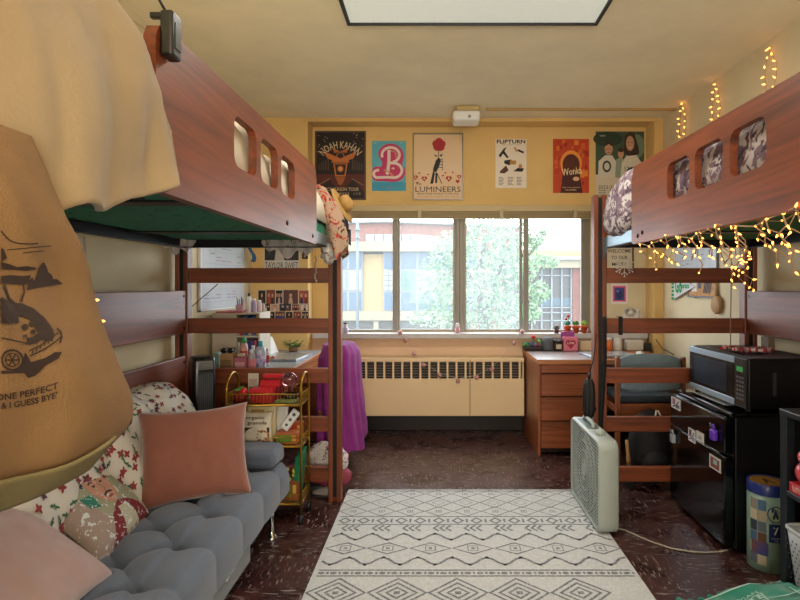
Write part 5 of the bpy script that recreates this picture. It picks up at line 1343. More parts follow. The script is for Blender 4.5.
def shoe(name, label, x, y, rz, m, m2):
    t = thing(name, label, 'shoe', (x, y, 0)); rot = Matrix.Rotation(R(rz), 3, 'Z')
    def tr(v): return rot @ v + Vector((x, y, 0))
    mb = MB(); mb.rings([[Vector((px_*k_, py_*k_, z)) for px_, py_ in [(.032*math.cos(a)*(1 if math.sin(a) > 0 else .85), .085*math.sin(a)) for a in [2*PI*i/20 for i in range(20)]]] for z, k_ in ((.0, .95), (.006, 1), (.018, 1))], m2); mb.map(tr); mb.build('sole', t)
    mb = MB(); mb.rings([[Vector((.030*k_*math.cos(a), .080*k2*math.sin(a)-sh, z)) for a in [2*PI*i/20 for i in range(20)]] for z, k_, k2, sh in ((.018, 1, 1, 0), (.03, .95, .9, .005), (.045, .75, .62, .025), (.055, .6, .45, .036))], m); mb.map(tr); mb.build('upper', t)
shoe('sneaker', 'dark sneaker on the floor just behind the lowest left rung', -.71, 3.02, 75, M('#1c1d22', .6), M('#c9c5c0', .6))
shoe('slipper', 'pale slipper with dark sole on the floor between cart and bed post', -.625, 2.985, 80, M('#9a9290', .6), M('#2a2628', .6))
# ------------------------------------------------------------------ items on left bed end
thr = floral_mat('#a88c74', (('#a8332a', .555, 1.0), ('#241c1c', .60, 1.3)), 19)
def throw(u, v):
    a = 2*PI*u; c, s = math.cos(a), math.sin(a)
    # outline in px at depth 2.80: left/right edge as function of v (top->bottom)
    L_ = [(0, 313.5), (.12, 314), (.45, 318), (.75, 325), (.95, 331), (1, 335)]; R_ = [(0, 318), (.08, 327), (.25, 336), (.55, 345), (.8, 349), (.93, 349), (1, 342)]
    def ip(T):
        for k in range(len(T)-1):
            if v <= T[k+1][0]: f = (v-T[k][0])/(T[k+1][0]-T[k][0]); return T[k][1]*(1-f)+T[k+1][1]*f
        return T[-1][1]
    l, r = XX(ip(L_), 2.80), XX(ip(R_), 2.80); w = (r-l)/2; m = (l+r)/2
    f = 1+.10*math.sin(a*5+v*5)*min(1, v*4)+.10*noise.noise(Vector((c*1.5, s*1.5, v*5)))
    y = 2.795+s*(.055 if s < 0 else .045)*f*min(1, .35+v*3)
    z = ZZ(184+72*v+4*math.sin(a*3)*v, 2.80) - .012*noise.noise(Vector((c*2, s*2, v*4)))
    return Vector((m+c*w*f, y, z))
mb = MB(); mb.grid(throw, 70, 50, thr); mb.face([throw(i/35, 0) for i in range(35)], thr); mb.face([throw(i/35, 1) for i in range(35)], thr); bmesh.ops.remove_doubles(mb.bm, verts=mb.bm.verts, dist=.0003)
solo('patterned_throw', mb, 'beige throw with red and black pattern bunched over left bed corner', 'throw')
mb = MB()
mb.ball((XX(329, 2.79), 2.79, 1.35), (.042, .035, .052), gry, 30, 22, lambda d: 1+.35*noise.noise(d*2.6)+.15*noise.noise(d*7)); solo('white_cloth', mb, 'bunched pale grey cloth at the bottom of the patterned throw', 'cloth')
t = thing('straw_hat', 'tan brimmed hat hanging on the left bed corner behind the throw', 'hat', (-.52, 2.97, 1.55))
rot = Matrix.Rotation(R(62), 3, 'Y') @ Matrix.Rotation(R(10), 3, 'X')
hatm = M('#b08a4e', .85, var=.12, vs=60)
for nm, prf in (('brim', [(.045, 0), (.075, .002), (.105, -.006), (.105, -.009), (.075, -.003), (.045, -.003)]), ('crown', [(.048, 0), (.045, .03), (.038, .048), (.015, .054)])):
    mb = MB(); mb.lathe(prf, hatm, (0, 0, 0), 28, sx=1, sy=.8, caps=nm == 'crown'); mb.map(lambda v: rot @ v + Vector((XX(343, 2.885), 2.885, ZZ(205, 2.885)))); mb.build(nm, t)
t = thing('black_hat', 'black cap hanging under the tan hat at the left bed corner', 'cap', (-.49, 2.98, 1.45))
mb = MB(); mb.ball((XX(344, 3.05), 3.05, ZZ(228, 3.05)), (.028, .04, .075), M('#16171b', .7), 18, 12, lambda d: 1+.06*noise.noise(d*3)); mb.build('crown', t)
mb = MB(); mb.grid(lambda u, v: Vector((XX(347, 3.0)+.014*math.sin(PI*u), 3.0+.08*u, 1.50-.07*v-.02*math.sin(PI*u)*v)), 10, 6, M('#16171b', .7)); mb.build('bill', t, sol=.004)
# power pack clipped on left panel
t = thing('power_adapter', 'black power pack hooked over the near top of left bed panel', 'adapter', (-.553, 1.055, 1.62))
mb = MB(); mb.box((-.538, 1.035, 1.632), (-.512, 1.075, 1.722), M('#121310', .4, coat=.2), .006, 3); mb.build('case', t)
mb = MB(); mb.box((-.565, 1.05, 1.7125), (-.515, 1.062, 1.724), M('#121310', .4), .002); mb.build('hook', t)
mb = MB(); mb.box((-.512, 1.045, 1.65), (-.510, 1.068, 1.70), M('#34352f', .3)); mb.build('label', t)
mb = MB(); mb.tube([(-.53, 1.05, 1.72), (-.545, 1.04, 1.75), (-.57, 1.03, 1.79), (-.60, 1.02, 1.84), (-.66, 1.0, 1.95), (-.9, .9, 1.98), (-1.40, .85, 2.1)], .0028, M('#141414', .5), 6); mb.build('cord', t)
# ------------------------------------------------------------------ rug with woven pattern
def rug():
    x0, x1, y0, y1 = -.505, .825, 1.05, 3.075
    base = M('#c9cac9', .95, var=.10, vs=90, bump=.8, bs=260)
    dkm = floral_mat('#62656d', (('#a5a6a4', .53, 5.0), ), 30)
    A = MB(); 
    W = x1-x0
    A.box((x0, y0, 0), (x1, y1, .0065), base, .002)
    z = .0072
    def st(pts, w=.008, m=dkm): A.stroke([(max(x0+.004, min(x1-.004, p[0])), p[1]) for p in pts], w*1.25, m, z)
    def line(y, w=.007): st([(x0+.02, y), (x1-.02, y)], w)
    def zig(y, amp, per, ph=0, w=.008):
        n = int(W/per*2)+2; pts = []
        for k in range(n+1): pts.append((x0+.02+(k-ph)*per/2, y+(amp if k % 2 else -amp)))
        st([p for p in pts if x0 < p[0] < x1], w)
    def diam(cx, cy, rx, ry, w=.007): A.stroke([(cx-rx, cy), (cx, cy+ry), (cx+rx, cy), (cx, cy-ry)], w*1.25, dkm, z, True)
    def sqr(cx, cy, s, w=.005):
        A.stroke([(cx-s, cy-s), (cx+s, cy-s), (cx+s, cy+s), (cx-s, cy+s)], w, dkm, z, True); A.rect(cx-s*.35, cy-s*.35, cx+s*.35, cy+s*.35, dkm, z)
    def band(yc):
        line(yc+.022); line(yc-.022)
        k = x0+.035
        while k < x1-.03:
            A.ell(k, yc, .014, .010, dkm, z, 8); A.ell(k+.026, yc, .006, .010, dkm, z+.0002, 6); k += .05
    def scallop(yc, inv=1, per=.148):
        n = int(W/per); pts = []
        for k in range(int(W/per*24)+1):
            t = k/24; x = x0+.02+t*per
            if x > x1-.02: break
            f = t % 1
            s_ = math.sin(PI*2*f); pts.append((x+.019*math.sin(4*PI*f), yc+inv*.033*math.copysign(abs(s_)**.45, s_)))
        st(pts, .010)
    def section(off):
        per = .148
        line(3.045+off, .006); line(3.062+off, .004)
        for r_, yc in enumerate((3.005, 2.885, 2.775)):
            for k in range(9):
                cx = x0+.075+k*per
                if cx > x1-.05: break
                diam(cx, yc+off, .072, .055 if r_ != 1 else .062)
                if r_ != 1: sqr(cx, yc+off, .013)
                else: A.stroke([(cx-.035, yc+off), (cx, yc+off+.028), (cx+.035, yc+off), (cx, yc+off-.028)], .004, dkm, z, True)
        line(2.712+off); 
        for k in range(14):
            cx = x0+.05+k*.094
            if cx > x1-.03: break
            diam(cx, 2.665+off, .026, .030, .011); A.rect(cx+.040, 2.645+off, cx+.050, 2.685+off, dkm, z)
        line(2.622+off)
        for g in range(9):
            for q in range(3):
                x = x0+.05+g*per+q*.030
                if x < x1-.04: st([(x+.024, 2.612+off), (x, 2.583+off), (x+.024, 2.553+off)], .010)
        scallop(2.495+off)
        for k in range(7):
            cx = x0+.10+k*.19
            if cx > x1-.05: break
            diam(cx, 2.385+off, .09, .050, .009); sqr(cx, 2.385+off, .022, .006)
        scallop(2.275+off, -1); band(2.180+off)
        for k in range(6):
            cx = x0+.12+k*.235
            if cx > x1-.05: break
            for s_ in (1, .68, .36):
                if cx+.112*s_ < x1: diam(cx, 2.04+off, .112*s_, .098*s_, .011)
            A.rect(cx-.012, 2.03+off, cx+.012, 2.05+off, dkm, z)
        band(1.90+off)
    section(0)
    # lower half repeats, mirrored order clipped to the rug
    for k in range(7):
        cx = x0+.10+k*.19
        if cx < x1-.05: diam(cx, 1.79, .09, .05, .009); sqr(cx, 1.79, .022, .006)
    scallop(1.68); band(1.58)
    for yc in (1.46, 1.22):
        for k in range(6):
            cx = x0+.12+k*.235
            if cx < x1-.1:
                for s_ in (1, .68, .36): diam(cx, yc, .112*s_, .098*s_, .011)
    band(1.34); line(1.08)
    o = A.build('area_rug', None, normals=False); recenter(tag(o, 'cream area rug with charcoal tribal diamond pattern on the dark floor', 'rug'))
rug()

# ------------------------------------------------------------------ box fan
t = thing('box_fan', 'pale grey box fan standing on the right edge of the rug', 'fan', (.812, 2.765, .008))
pf = M('#a9b2ad', .45, var=.03, vs=6); pfd = M('#6f7b76', .5)
fx0, fx1, fy0, fy1, fz0, fz1 = .765, .862, 2.505, 3.03, .008, .445
yc, zc = (fy0+fy1)/2, (fz0+fz1)/2; w, h = fy1-fy0, fz1-fz0
mb = MB()
outer = rrect(yc, zc, w, h, .045, 8); inner = rrect(yc, zc, w-.035, h-.035, .035, 8)
def ring3(pts, x): return [Vector((x, a, b)) for a, b in pts]
sh = rrect(yc, zc, w-.012, h-.012, .042, 8)
vr = mb.rings([ring3(inner, fx0+.006), ring3(inner, fx0+.001), ring3(sh, fx0), ring3(outer, fx0+.008), ring3(outer, fx1-.008), ring3(sh, fx1), ring3(inner, fx1-.001), ring3(inner, fx1-.006)], pf, caps=False)
mb.build('housing', t)
for x, nm in ((fx0+.004, 'front_grille'), (fx1-.006, 'rear_grille')):
    mb = MB()
    n = 24
    for k in range(n):
        z = fz0+.02+(h-.04)*(k+.5)/n; mb.box((x-.0012, fy0+.02, z-.0016), (x+.0016, fy1-.02, z+.0016), pf)
    for k in range(20):
        y = fy0+.02+(w-.04)*(k+.5)/20; mb.box((x+.0008, y-.0016, fz0+.02), (x+.003, y+.0016, fz1-.02), pf)
    for r_ in (.05, .10, .15, .20): mb.tube([(x-.0005, yc+r_*math.cos(a*PI/16), zc+r_*math.sin(a*PI/16)) for a in range(32)], .0022, pf, 5, closed=True)
    mb.lathe([(.032, -.003), (.032, .002)], pf, (x, yc, zc), 24, 'x')
    mb.build(nm, t)
mb = MB()
for k in range(5):
    a0 = 2*PI*k/5
    def bl_(u, v, a0=a0):
        r_ = .03+.155*u; a = a0+(-.32+.64*v)*(.6+.5*u); return Vector(((fx0+fx1)/2+.02*(v-.5)*2*(1-.3*u), yc+r_*math.cos(a), zc+r_*math.sin(a)))
    mb.grid(bl_, 6, 6, M('#7d8884', .5))
mb.lathe([(.034, -.02), (.034, .02)], M('#7d8884', .5), ((fx0+fx1)/2, yc, zc), 20, 'x'); mb.build('fan_blades', t, sol=.002)
mb = MB(); mb.rings([[Vector((x_, yc+q_*math.cos(2*PI*k/40), zc+q_*math.sin(2*PI*k/40))) for k in range(40)] for x_, q_ in ((fx0+.014, .205), (fx1-.014, .205))], M('#343b39', .7), caps=False)
for x_ in (fx0+.012, fx1-.012):
    o_ = rrect(yc, zc, w-.03, h-.03, .035, 9); c_ = [(yc+.205*math.cos(R(45)+2*PI*k/40-R(45)), zc+.205*math.sin(2*PI*k/40)) for k in range(40)]
    mb.rings([[Vector((x_, a, b)) for a, b in o_], [Vector((x_, c_[k][0], c_[k][1])) for k in range(40)]], M('#4c5552', .7), caps=False, smooth=False)
mb.build('shaded_shroud', t)  # coloured dark to put shade behind the grille holes
mb = MB(); xm = (fx0+fx1)/2
mb.tube([(xm, 2.93, fz1-.004), (xm, 2.92, fz1+.018), (xm, 2.89, fz1+.026), (xm, 2.79, fz1+.026), (xm, 2.76, fz1+.018), (xm, 2.75, fz1-.004)], .010, pf, 10); mb.build('handle', t)
mb = MB(); mb.box((xm-.032, 2.74, fz1-.001), (xm+.032, 2.95, fz1+.003), pfd, .001); mb.build('handle_recess', t)
mb = MB(); mb.lathe([(.024, 0), (.022, .022), (.012, .026)], M('#aeb8b0', .4), (xm, 2.635, fz1), 20); mb.box((xm-.004, 2.61, fz1+.02), (xm+.004, 2.66, fz1+.03), M('#aeb8b0', .4), .002); mb.build('control_knob', t)
def onfloor(px, py, z=.004): d = DZ(py, z); return (XX(px, d), d, z)
mb = MB(); pts = [(.862, 2.53, .03), onfloor(625, 530), onfloor(640, 537), onfloor(655, 543), onfloor(672, 548.5), onfloor(690, 551.5), onfloor(705, 552.5), onfloor(720, 551.5), onfloor(735, 548), (1.255, 2.36, .004)]
mb.tube(pts, .0035, M('#a89f90', .5), 8); mb.build('power_cord', t)

# ------------------------------------------------------------------ mini fridge
gb = M('#050608', .10); gb2 = M('#0b0c0e', .35)
RX, RY0, RY1 = 1.268, 2.345, 2.885
t = thing('mini_fridge', 'glossy black mini fridge with stickers under the right loft bed', 'fridge', (1.47, 2.61, 0))
mb = MB(); mb.box((1.318, RY0+.004, .02), (1.68, RY1-.004, .60), gb2, .006); mb.build('cabinet', t)
mb = MB(); mb.box((1.30, RY0, .60), (1.68, RY1, .622), gb, .006, 3); mb.build('top_panel', t)
def door(z0, z1):
    mb = MB(); mb.box((RX, RY0, z0), (1.312, RY1, z1), gb, .007, 4); return mb
door(.035, .43).build('lower_door', t); door(.438, .60).build('freezer_door', t)
mb = MB(); mb.box((1.30, RY0+.01, .428), (1.318, RY1-.01, .44), M('#3a3d42', .3, metal=.5)); mb.tube([(RX+.002, RY0+.04, .434), (RX-.004, 2.6, .434), (RX+.002, RY1-.04, .434)], .0025, M('#8a8f96', .25, metal=.8), 6); mb.build('door_trim', t)
for x in (1.34, 1.65):
    for y in (RY0+.04, RY1-.04): mb = MB(); mb.lathe([(.016, 0), (.016, .021)], gb2, (x, y, 0), 12); mb.build('foot', t)
mb = MB(); mb.box((1.35, 2.50, .622), (1.40, 2.80, .6235), M('#c4c8cc', .3)); mb.build('painted_highlight', t)  # pale strip paints a whitish reflection on the glossy top
def fpos(px, x=None):
    x = RX if x is None else x; return x*F/(px-CX)
def sticker(label, px0, px1, py0, py1, art, base='#c9c5c0'):
    Y0, Y1 = fpos(px0), fpos(px1); zt2, zb2 = ZZ(py0, Y0), ZZ(py1, (Y0+Y1)/2)
    w, h = abs(Y0-Y1), abs(zt2-zb2)
    A = MB(); A.box((0, 0, 0), (w, h, .0012), C(base, .4)); art(A, w, h)
    A.frame((RX-.0022, Y0, zb2), (0, -1, 0), (0, 0, 1)); o = A.build('magnet', None); return recenter(tag(o, label, 'magnet', 'stickers on the fridge doors'))
def sa(c1, c2):
    def f(A, w, h):
        A.rect(w*.12, h*.35, w*.45, h*.9, C(c1), .0016); A.rect(w*.5, h*.12, w*.9, h*.45, C(c2), .0016); A.stroke([(w*.15, h*.15), (w*.5, h*.3), (w*.85, h*.8)], w*.08, C('#2c2c34'), .0018)
    return f
sticker('square white photo magnet at the top far corner of the fridge door', 672, 681, 396, 409, sa('#7a4a5c', '#44485a'))
sticker('tall patterned magnet left of the plain one on the fridge', 689, 696, 427, 442, sa('#5a3040', '#7d7d88'))
sticker('plain white note magnet right of the patterned one on the fridge', 697, 704.5, 430, 443, lambda A, w, h: A.rect(w*.3, h*.35, w*.7, h*.6, C('#8a8c92'), .0016))
sticker('framed photo magnet lowest on the fridge door', 710, 721.5, 453, 470, lambda A, w, h: (A.rect(w*.12, h*.12, w*.88, h*.85, C('#7a3f38'), .0016), A.rect(w*.35, h*.4, w*.7, h*.75, C('#8fb0a8'), .0018)))
def clip(label, px, py, c, hgt):
    y = fpos(px); z = ZZ(py, y); t = thing('magnet_clip', label, 'clip', (RX, y, z-hgt/2))
    mb = MB(); mb.box((RX-.022, y-.020, z-hgt*.5), (RX-.001, y+.020, z+hgt*.15), M(c, .35), .006, 3); mb.build('clip_body', t)
    mb = MB(); mb.tube([(RX-.012, y-.01, z+hgt*.1), (RX-.02, y-.012, z+hgt*.5)], .005, M(c, .35), 8); mb.tube([(RX-.012, y+.01, z+hgt*.1), (RX-.02, y+.014, z+hgt*.5)], .005, M('#55585e', .35), 8); mb.build('lever', t)
clip('bright purple magnetic clip on the fridge door', 716, 432, '#6a3ac0', .075)
clip('grey and white magnetic clip at the far side of the fridge door', 675, 436, '#9aa4ae', .07)

# ------------------------------------------------------------------ microwave
t = thing('microwave', 'black microwave with silver door strips standing on the mini fridge', 'microwave', (1.51, 2.59, .624))
mx0, my0, my1, mz0, mz1 = 1.352, 2.325, 2.842, .642, .862
mb = MB(); mb.box((mx0+.012, my0+.002, mz0), (1.683, my1-.002, mz1), M('#0a090a', .4, spec=.3), .006); mb.build('case', t)
mb = MB(); mb.box((mx0+.03, my0, mz1-.001), (1.68, my1, mz1+.003), M('#1c1412', .4), .001); mb.build('top_cover', t)
yd = 2.42
mb = MB(); mb.box((mx0, yd, mz0+.002), (mx0+.013, my1, mz1-.002), M('#07080a', .25, spec=.25), .003); d_ = mb.build('door', t)
mb = MB(); mb.box((mx0-.002, yd, mz1-.030), (mx0+.008, my1, mz1), M('#9fb4c6', .35, metal=.3), .002); mb.box((mx0-.002, yd, mz0), (mx0+.008, my1, mz0+.030), M('#9fb4c6', .35, metal=.3), .002); mb.build('silver_strip', d_)
mb = MB(); mb.box((mx0-.0015, yd+.06, mz0+.045), (mx0+.001, my1-.05, mz1-.045), M('#1b2a38', .3, var=.3, vs=9, spec=.2)); mb.build('window_pane', d_)
mb = MB(); mb.box((mx0, my0, mz0), (mx0+.013, yd-.003, mz1-.002), M('#15171b', .25), .002); p_ = mb.build('control_panel', t)
A = MB(); A.rect(0, 0, .05, .022, M('#1f8a3c', .4, emis=.35), 0); A.frame((mx0-.0006, yd-.022, mz1-.062), (0, -1, 0), (0, 0, 1)); A.build('display', p_)
for r_ in range(6):
    for c_ in range(3):
        mb = MB(); y = yd-.03-.02*c_; z = mz1-.088-.019*r_; mb.box((mx0-.0012, y-.007, z-.005), (mx0+.001, y+.007, z+.005), M('#4a4e56', .4), .001); mb.build('button', p_)
mb = MB(); mb.box((1.47, my0-.0005, .70), (1.485, my0+.003, .80), M('#26282c', .5)); mb.build('vent', t)
for x in (1.38, 1.65):
    for y in (my0+.03, my1-.03): mb = MB(); mb.lathe([(.012, 0), (.012, .02)], gb2, (x, y, .6235), 10); mb.build('foot', t)
# candy canes & wrapper
for k, (x, y, a, lb) in enumerate(((1.44, 2.60, .3, 'red and white ribbon candy cane lying at the far side of the microwave top'), (1.50, 2.52, 1.4, 'red and white candy cane in the middle of the microwave top'), (1.56, 2.44, 2.3, 'red and white candy cane nearest on the microwave top'))):
    pts = [(0, 0), (.03, .004), (.06, .0), (.09, .004), (.115, .012), (.128, .030), (.118, .046), (.10, .045)]
    zz = .8755
    mb = MB()
    P3 = [Vector((x+p[0]*math.cos(a)-p[1]*math.sin(a)-.05, y+p[0]*math.sin(a)+p[1]*math.cos(a), zz+.004*k)) for p in pts]
    fine = []
    for i in range(len(P3)-1):
        for j in range(3): fine.append(P3[i].lerp(P3[i+1], j/3))
    for i in range(len(fine)-1): mb.tube([fine[i], fine[i+1]], .0075, C('#b3202c' if i % 3 == 0 else '#d9c4c4', .3), 8)
    solo('candy_cane', mb, lb, 'candy cane')
mb = MB(); mb.grid(lambda u, v: Vector((1.42+.16*u, 2.48+.09*v, .868+.020*abs(math.sin(u*9+v*5))+.012*noise.noise(Vector((u*6, v*6, 0))))), 22, 14, lambda u, v: C('#b8939a' if (int(u*9)+int(v*5)) % 2 else '#8e3640', .35)); solo('ribbon', mb, 'crumpled pink and red ribbon under the candy canes on the microwave', 'ribbon', sol=.002)
mb = MB(); mb.box((1.62, 2.60, .866), (1.655, 2.66, .93), M('#6a5a4a', .5), .004); solo('brown_box', mb, 'small brown box at the wall side of the microwave top', 'box')
mb = MB(); mb.tube([(1.47, 2.66, .868), (1.47, 2.66, 1.0), (1.462, 2.64, 1.18), (1.44, 2.6, 1.37)], .0028, M('#8a7258', .5), 6); solo('light_cable', mb, 'thin tan cable rising from the microwave top to the string lights', 'cable')

# ------------------------------------------------------------------ decorative tin
t = thing('souvenir_tin', 'round blue and pale green tin with a 7 label in front of the fridge', 'tin', (1.385, 2.252, 0))
cx_, cy_, r_ = 1.398, 2.252, .074
mb = MB(); mb.lathe([(.072, 0), (.074, .004), (.074, .325)], M('#7f9a8c', .4, var=.15, vs=12), (cx_, cy_, 0), 36); mb.build('tin_body', t)
mb = MB(); mb.lathe([(.0755, .315), (.0755, .358), (.072, .362), (.066, .358)], M('#1c2d78', .35, coat=.2), (cx_, cy_, 0), 36, caps=False); mb.build('lid_band', t)
mb = MB(); mb.lathe([(.067, .352), (.067, .357)], M('#b8873a', .35, metal=.3), (cx_, cy_, 0), 36); o = mb.build('lid_top', t)
A = MB(); A.stroke([(.05*math.cos(a*PI/16), .05*math.sin(a*PI/16)) for a in range(32)], .003, C('#4a3014'), 0, True); A.poly([(-.022, -.03), (-.004, .03), (.004, .03), (.022, -.03), (.014, -.03), (0, 0), (-.014, -.03)], C('#3a2810'), 0); A.map(lambda v: Vector((cx_+v.x, cy_+v.y, .3578))); A.build('tower_emblem', o)
def wrap(v): a = -PI/2 + (v.x-.026)/r_; rr = r_+.0009+v.z; return Vector((cx_+rr*math.cos(a), cy_+rr*math.sin(a), v.y))
A = MB()
def grect(x0, y0, x1, y1, m, z):
    n = max(1, int((x1-x0)/.008))
    for k in range(n): A.rect(x0+(x1-x0)*k/n, y0, x0+(x1-x0)*(k+1)/n, y1, m, z)
cl = ['#5f6a78', '#8a8478', '#34404c', '#a89c84', '#6b4a3a', '#c2b79c', '#4a6a8a']
for i in range(2):
    for j in range(6): grect(-.082+.034*i, .03+.045*j, -.082+.034*i+.031, .03+.045*j+.042, C(cl[(i*5+j*3) % 7], .4), .0002)
grect(-.075, .07, -.01, .125, M('#2f4f9a', .4, hex2='#7a4a34', vs=14), .0004)
A.ell(.016, .245, .030, .034, C('#1c2d78', .4), .0004, 24); A.ell(.016, .245, .026, .030, C('#a9b89c', .4), .0006, 24); A.poly([(.004, .226), (.014, .266), (.018, .266), (.028, .226), (.021, .226), (.016, .243), (.011, .226)], C('#2a3450'), .0008); A.stroke([(.002, .236), (.030, .236)], .0025, C('#2a3450'), .0008)
grect(-.008, .13, .045, .205, C('#1c2b66', .4), .0004); A.text('7', .018, .178, .020, .032, C('#e4e4dc'), .0007, .02); A.text('TOWERS', .018, .147, .036, .008, C('#b8bccc'), .0007); A.text('TIN', .018, .137, .016, .006, C('#b8bccc'), .0007)
A.map(wrap); A.build('printed_wrap', t)

# ------------------------------------------------------------------ black shelf unit
t = thing('shelf_unit', 'black metal shelf unit at the right edge holding red items', 'shelf', (1.43, 1.56, 0))
bm_ = M('#1b242b', .35, metal=.3, coat=.2)
for x in (1.247, 1.59):
    for y in (1.90, 1.20): mb = MB(); mb.box((x, y, 0), (x+.034, y+.034, .735), bm_, .004); mb.build('leg', t)
for z in (.05, .435): mb = MB(); mb.box((1.25, 1.205, z), (1.62, 1.93, z+.018), bm_, .002); mb.build('shelf_board', t)
mb = MB(); mb.box((1.245, 1.198, .717), (1.626, 1.936, .738), bm_, .003); mb.build('top_board', t)
mb = MB(); mb.box((1.612, 1.234, .07), (1.62, 1.90, .717), M('#0b0c0e', .6)); mb.build('back_panel', t)
t = thing('piggy_bank', 'shiny coral red animal shaped bank on the black shelf unit', 'ornament', (1.315, 1.855, .453))
pm = M('#c8434f', .3, coat=.3); sz = .490
mb = MB(); mb.ball((1.290, 1.845, sz+.042), (.040, .042, .042), pm, 20, 14); mb.build('body', t)
mb = MB(); mb.ball((1.283, 1.838, sz+.098), (.031, .031, .029), pm, 18, 12); mb.ball((1.255, 1.83, sz+.094), (.009, .011, .009), pm); mb.build('head', t)
for s in (-1, 1): mb = MB(); mb.ball((1.283, 1.838+s*.02, sz+.126), (.008, .011, .014), pm, 8, 6); mb.build('ear', t)
mb = MB(); mb.ball((1.278, 1.809, sz+.106), (.012, .006, .010), C('#e8dede', .4)); mb.build('white_patch', t)
for k, (a, b, c, lb) in enumerate(((1.252, 1.812, '#a81f2c', 'red patterned box under the coral ornament on black shelf'), (1.262, 1.64, '#8a1a28', 'dark red box at the near end of the black shelf'))):
    t = thing('red_box', lb, 'box', (a+.04, b+.03, .453)); mb = MB(); mb.box((a, b, .4535), (a+.085, b+.080, .490), M(c, .4), .003); mb.build('box_body', t)
    mb = MB(); mb.box((a-.001, b+.01, .462), (a, b+.06, .482), M('#d9b0a8', .4, hex2='#b02a30', vs=60)); mb.build('label', t)
t = thing('storage_basket', 'white perforated plastic basket on the bottom of black shelf unit', 'basket', (1.38, 1.75, .068))
wp = M('#a9adb2', .45)
def bas(z): k = (z-.069)/.26; return rrect(1.376, 1.745, .22+.05*k, .26+.05*k, .025, 4)
mb = MB()
mb.rings([[Vector((a, b, z)) for a, b in bas(z)] for z in (.069, .15, .24, .33)], wp, caps=False); mb.face([(a, b, .070) for a, b in bas(.07)], wp)
mb.tube([(a, b, .33) for a, b in bas(.33)], .006, wp, 6, closed=True); mb.build('basket_body', t, sol=.003)
mb = MB()
for r2 in range(14):
    for c2 in range(13):
        z = .085+.017*r2; k = (z-.069)/.26; hy = (.26+.05*k)/2-.022; hx = (.22+.05*k)/2
        y = 1.745-hy+2*hy*(c2+.5*(r2 % 2))/13
        mb.face([(1.376-hx-.0225, y-.004, z), (1.376-hx-.0225, y, z+.005), (1.376-hx-.0225, y+.004, z), (1.376-hx-.0225, y, z-.005)], M('#33363a', .6))
        x = 1.376-hx+.022+(2*hx-.044)*(c2+.5*(r2 % 2))/13
        mb.face([(x-.004, 1.745-hy-.0245, z), (x, 1.745-hy-.0245, z+.005), (x+.004, 1.745-hy-.0245, z), (x, 1.745-hy-.0245, z-.005)], M('#33363a', .6))
mb.build('perforations', t)
for k, c in enumerate(('#8a8e94', '#3a3436', '#b8b4ac', '#6a3a34', '#9aa0a8')):
    mb = MB(); x = 1.30+.024*k; mb.box((x, 1.64, .075), (x+.014, 1.83, .40-.008*(k % 2)), C(c, .5), .002); solo('magazine', mb, '%s magazine standing in the white basket' % ['grey', 'dark', 'cream', 'brown red', 'silver'][k], 'magazine', 'magazines in the white basket')

# ------------------------------------------------------------------ green fleece blanket
gm = M('#0f8069', .95, var=.12, vs=10, sheen=.4, bump=.5, bs=150); wm_ = M('#a9cfc2', .95)
def gbl(u, v, off=0):
    x = .90 + .335*u; y = 1.25+.73*v
    hz_ = .03+.185*(max(0, u-.05)/.95)**.9*(1-max(0, v-.55)/.45*.62)
    e = min(1, u/.10, (1-v)/.07, v/.08); e = max(0, e)**.5
    n = .022*noise.noise(Vector((x*9, y*8, 3)))+.010*noise.noise(Vector((x*22, y*19, 1)))
    z = .004+(hz_+n)*e
    x += .012*math.sin(y*21); y += .012*math.sin(x*25)
    if x > 1.236: x = 1.236
    return Vector((x, y, z+off))
mb = MB(); mb.grid(gbl, 60, 80, gm)
A = MB()
def uvs(pts, w, m=wm_, z=.003): 
    fine = []
    for i in range(len(pts)-1):
        for j in range(6): fine.append((pts[i][0]+(pts[i+1][0]-pts[i][0])*j/6, pts[i][1]+(pts[i+1][1]-pts[i][1])*j/6))
    A.stroke(fine+[pts[-1]], w, m, z)
for k in range(4): uvs([(.12+.27*k, .02), (.10+.27*k, .98)], .012)
for k in range(6): uvs([(.02, .17*k+.08), (.98, .17*k+.06)], .008)
A.map(lambda v: gbl(max(0, min(1, v.x)), max(0, min(1, v.y)), v.z))
T2 = MB(); T2.text('STATE', .0, .0, .27, .052, wm_, .004, .03); T2.text('MICHIGAN', .0, .046, .24, .022, wm_, .004, .01); T2.text('STATE', -.02, -.30, .27, .052, wm_, .004, .03); T2.text('MICHIGAN', -.02, -.254, .24, .022, wm_, .004)
T2.map(lambda v: gbl(max(0, min(1, (v.x)*1.45+.46)), max(0, min(1, v.y*1.1+.79)), v.z))
t = thing('fleece_blanket', 'green and white team fleece blanket lettered STATE heaped on the floor', 'blanket', (1.07, 1.6, 0))
mb.build('fleece', t); A.build('white_stripes', t, normals=False); T2.build('lettering', t, normals=False)
k_ = 0
for (u, v) in [(.02+.12*i, .995) for i in range(9)]+[(0, .1*i) for i in range(1, 10)]:
    p = gbl(u, v); mb = MB(); mb.ball((p.x, p.y, max(p.z, .012)+.006), (.013, .010, .010), gm, 8, 6); mb.tube([(p.x, p.y, p.z+.006), (p.x-.02*(u < .02)+.01, p.y+.028, .006)], .006, gm, 6); mb.build('knotted_fringe', t)

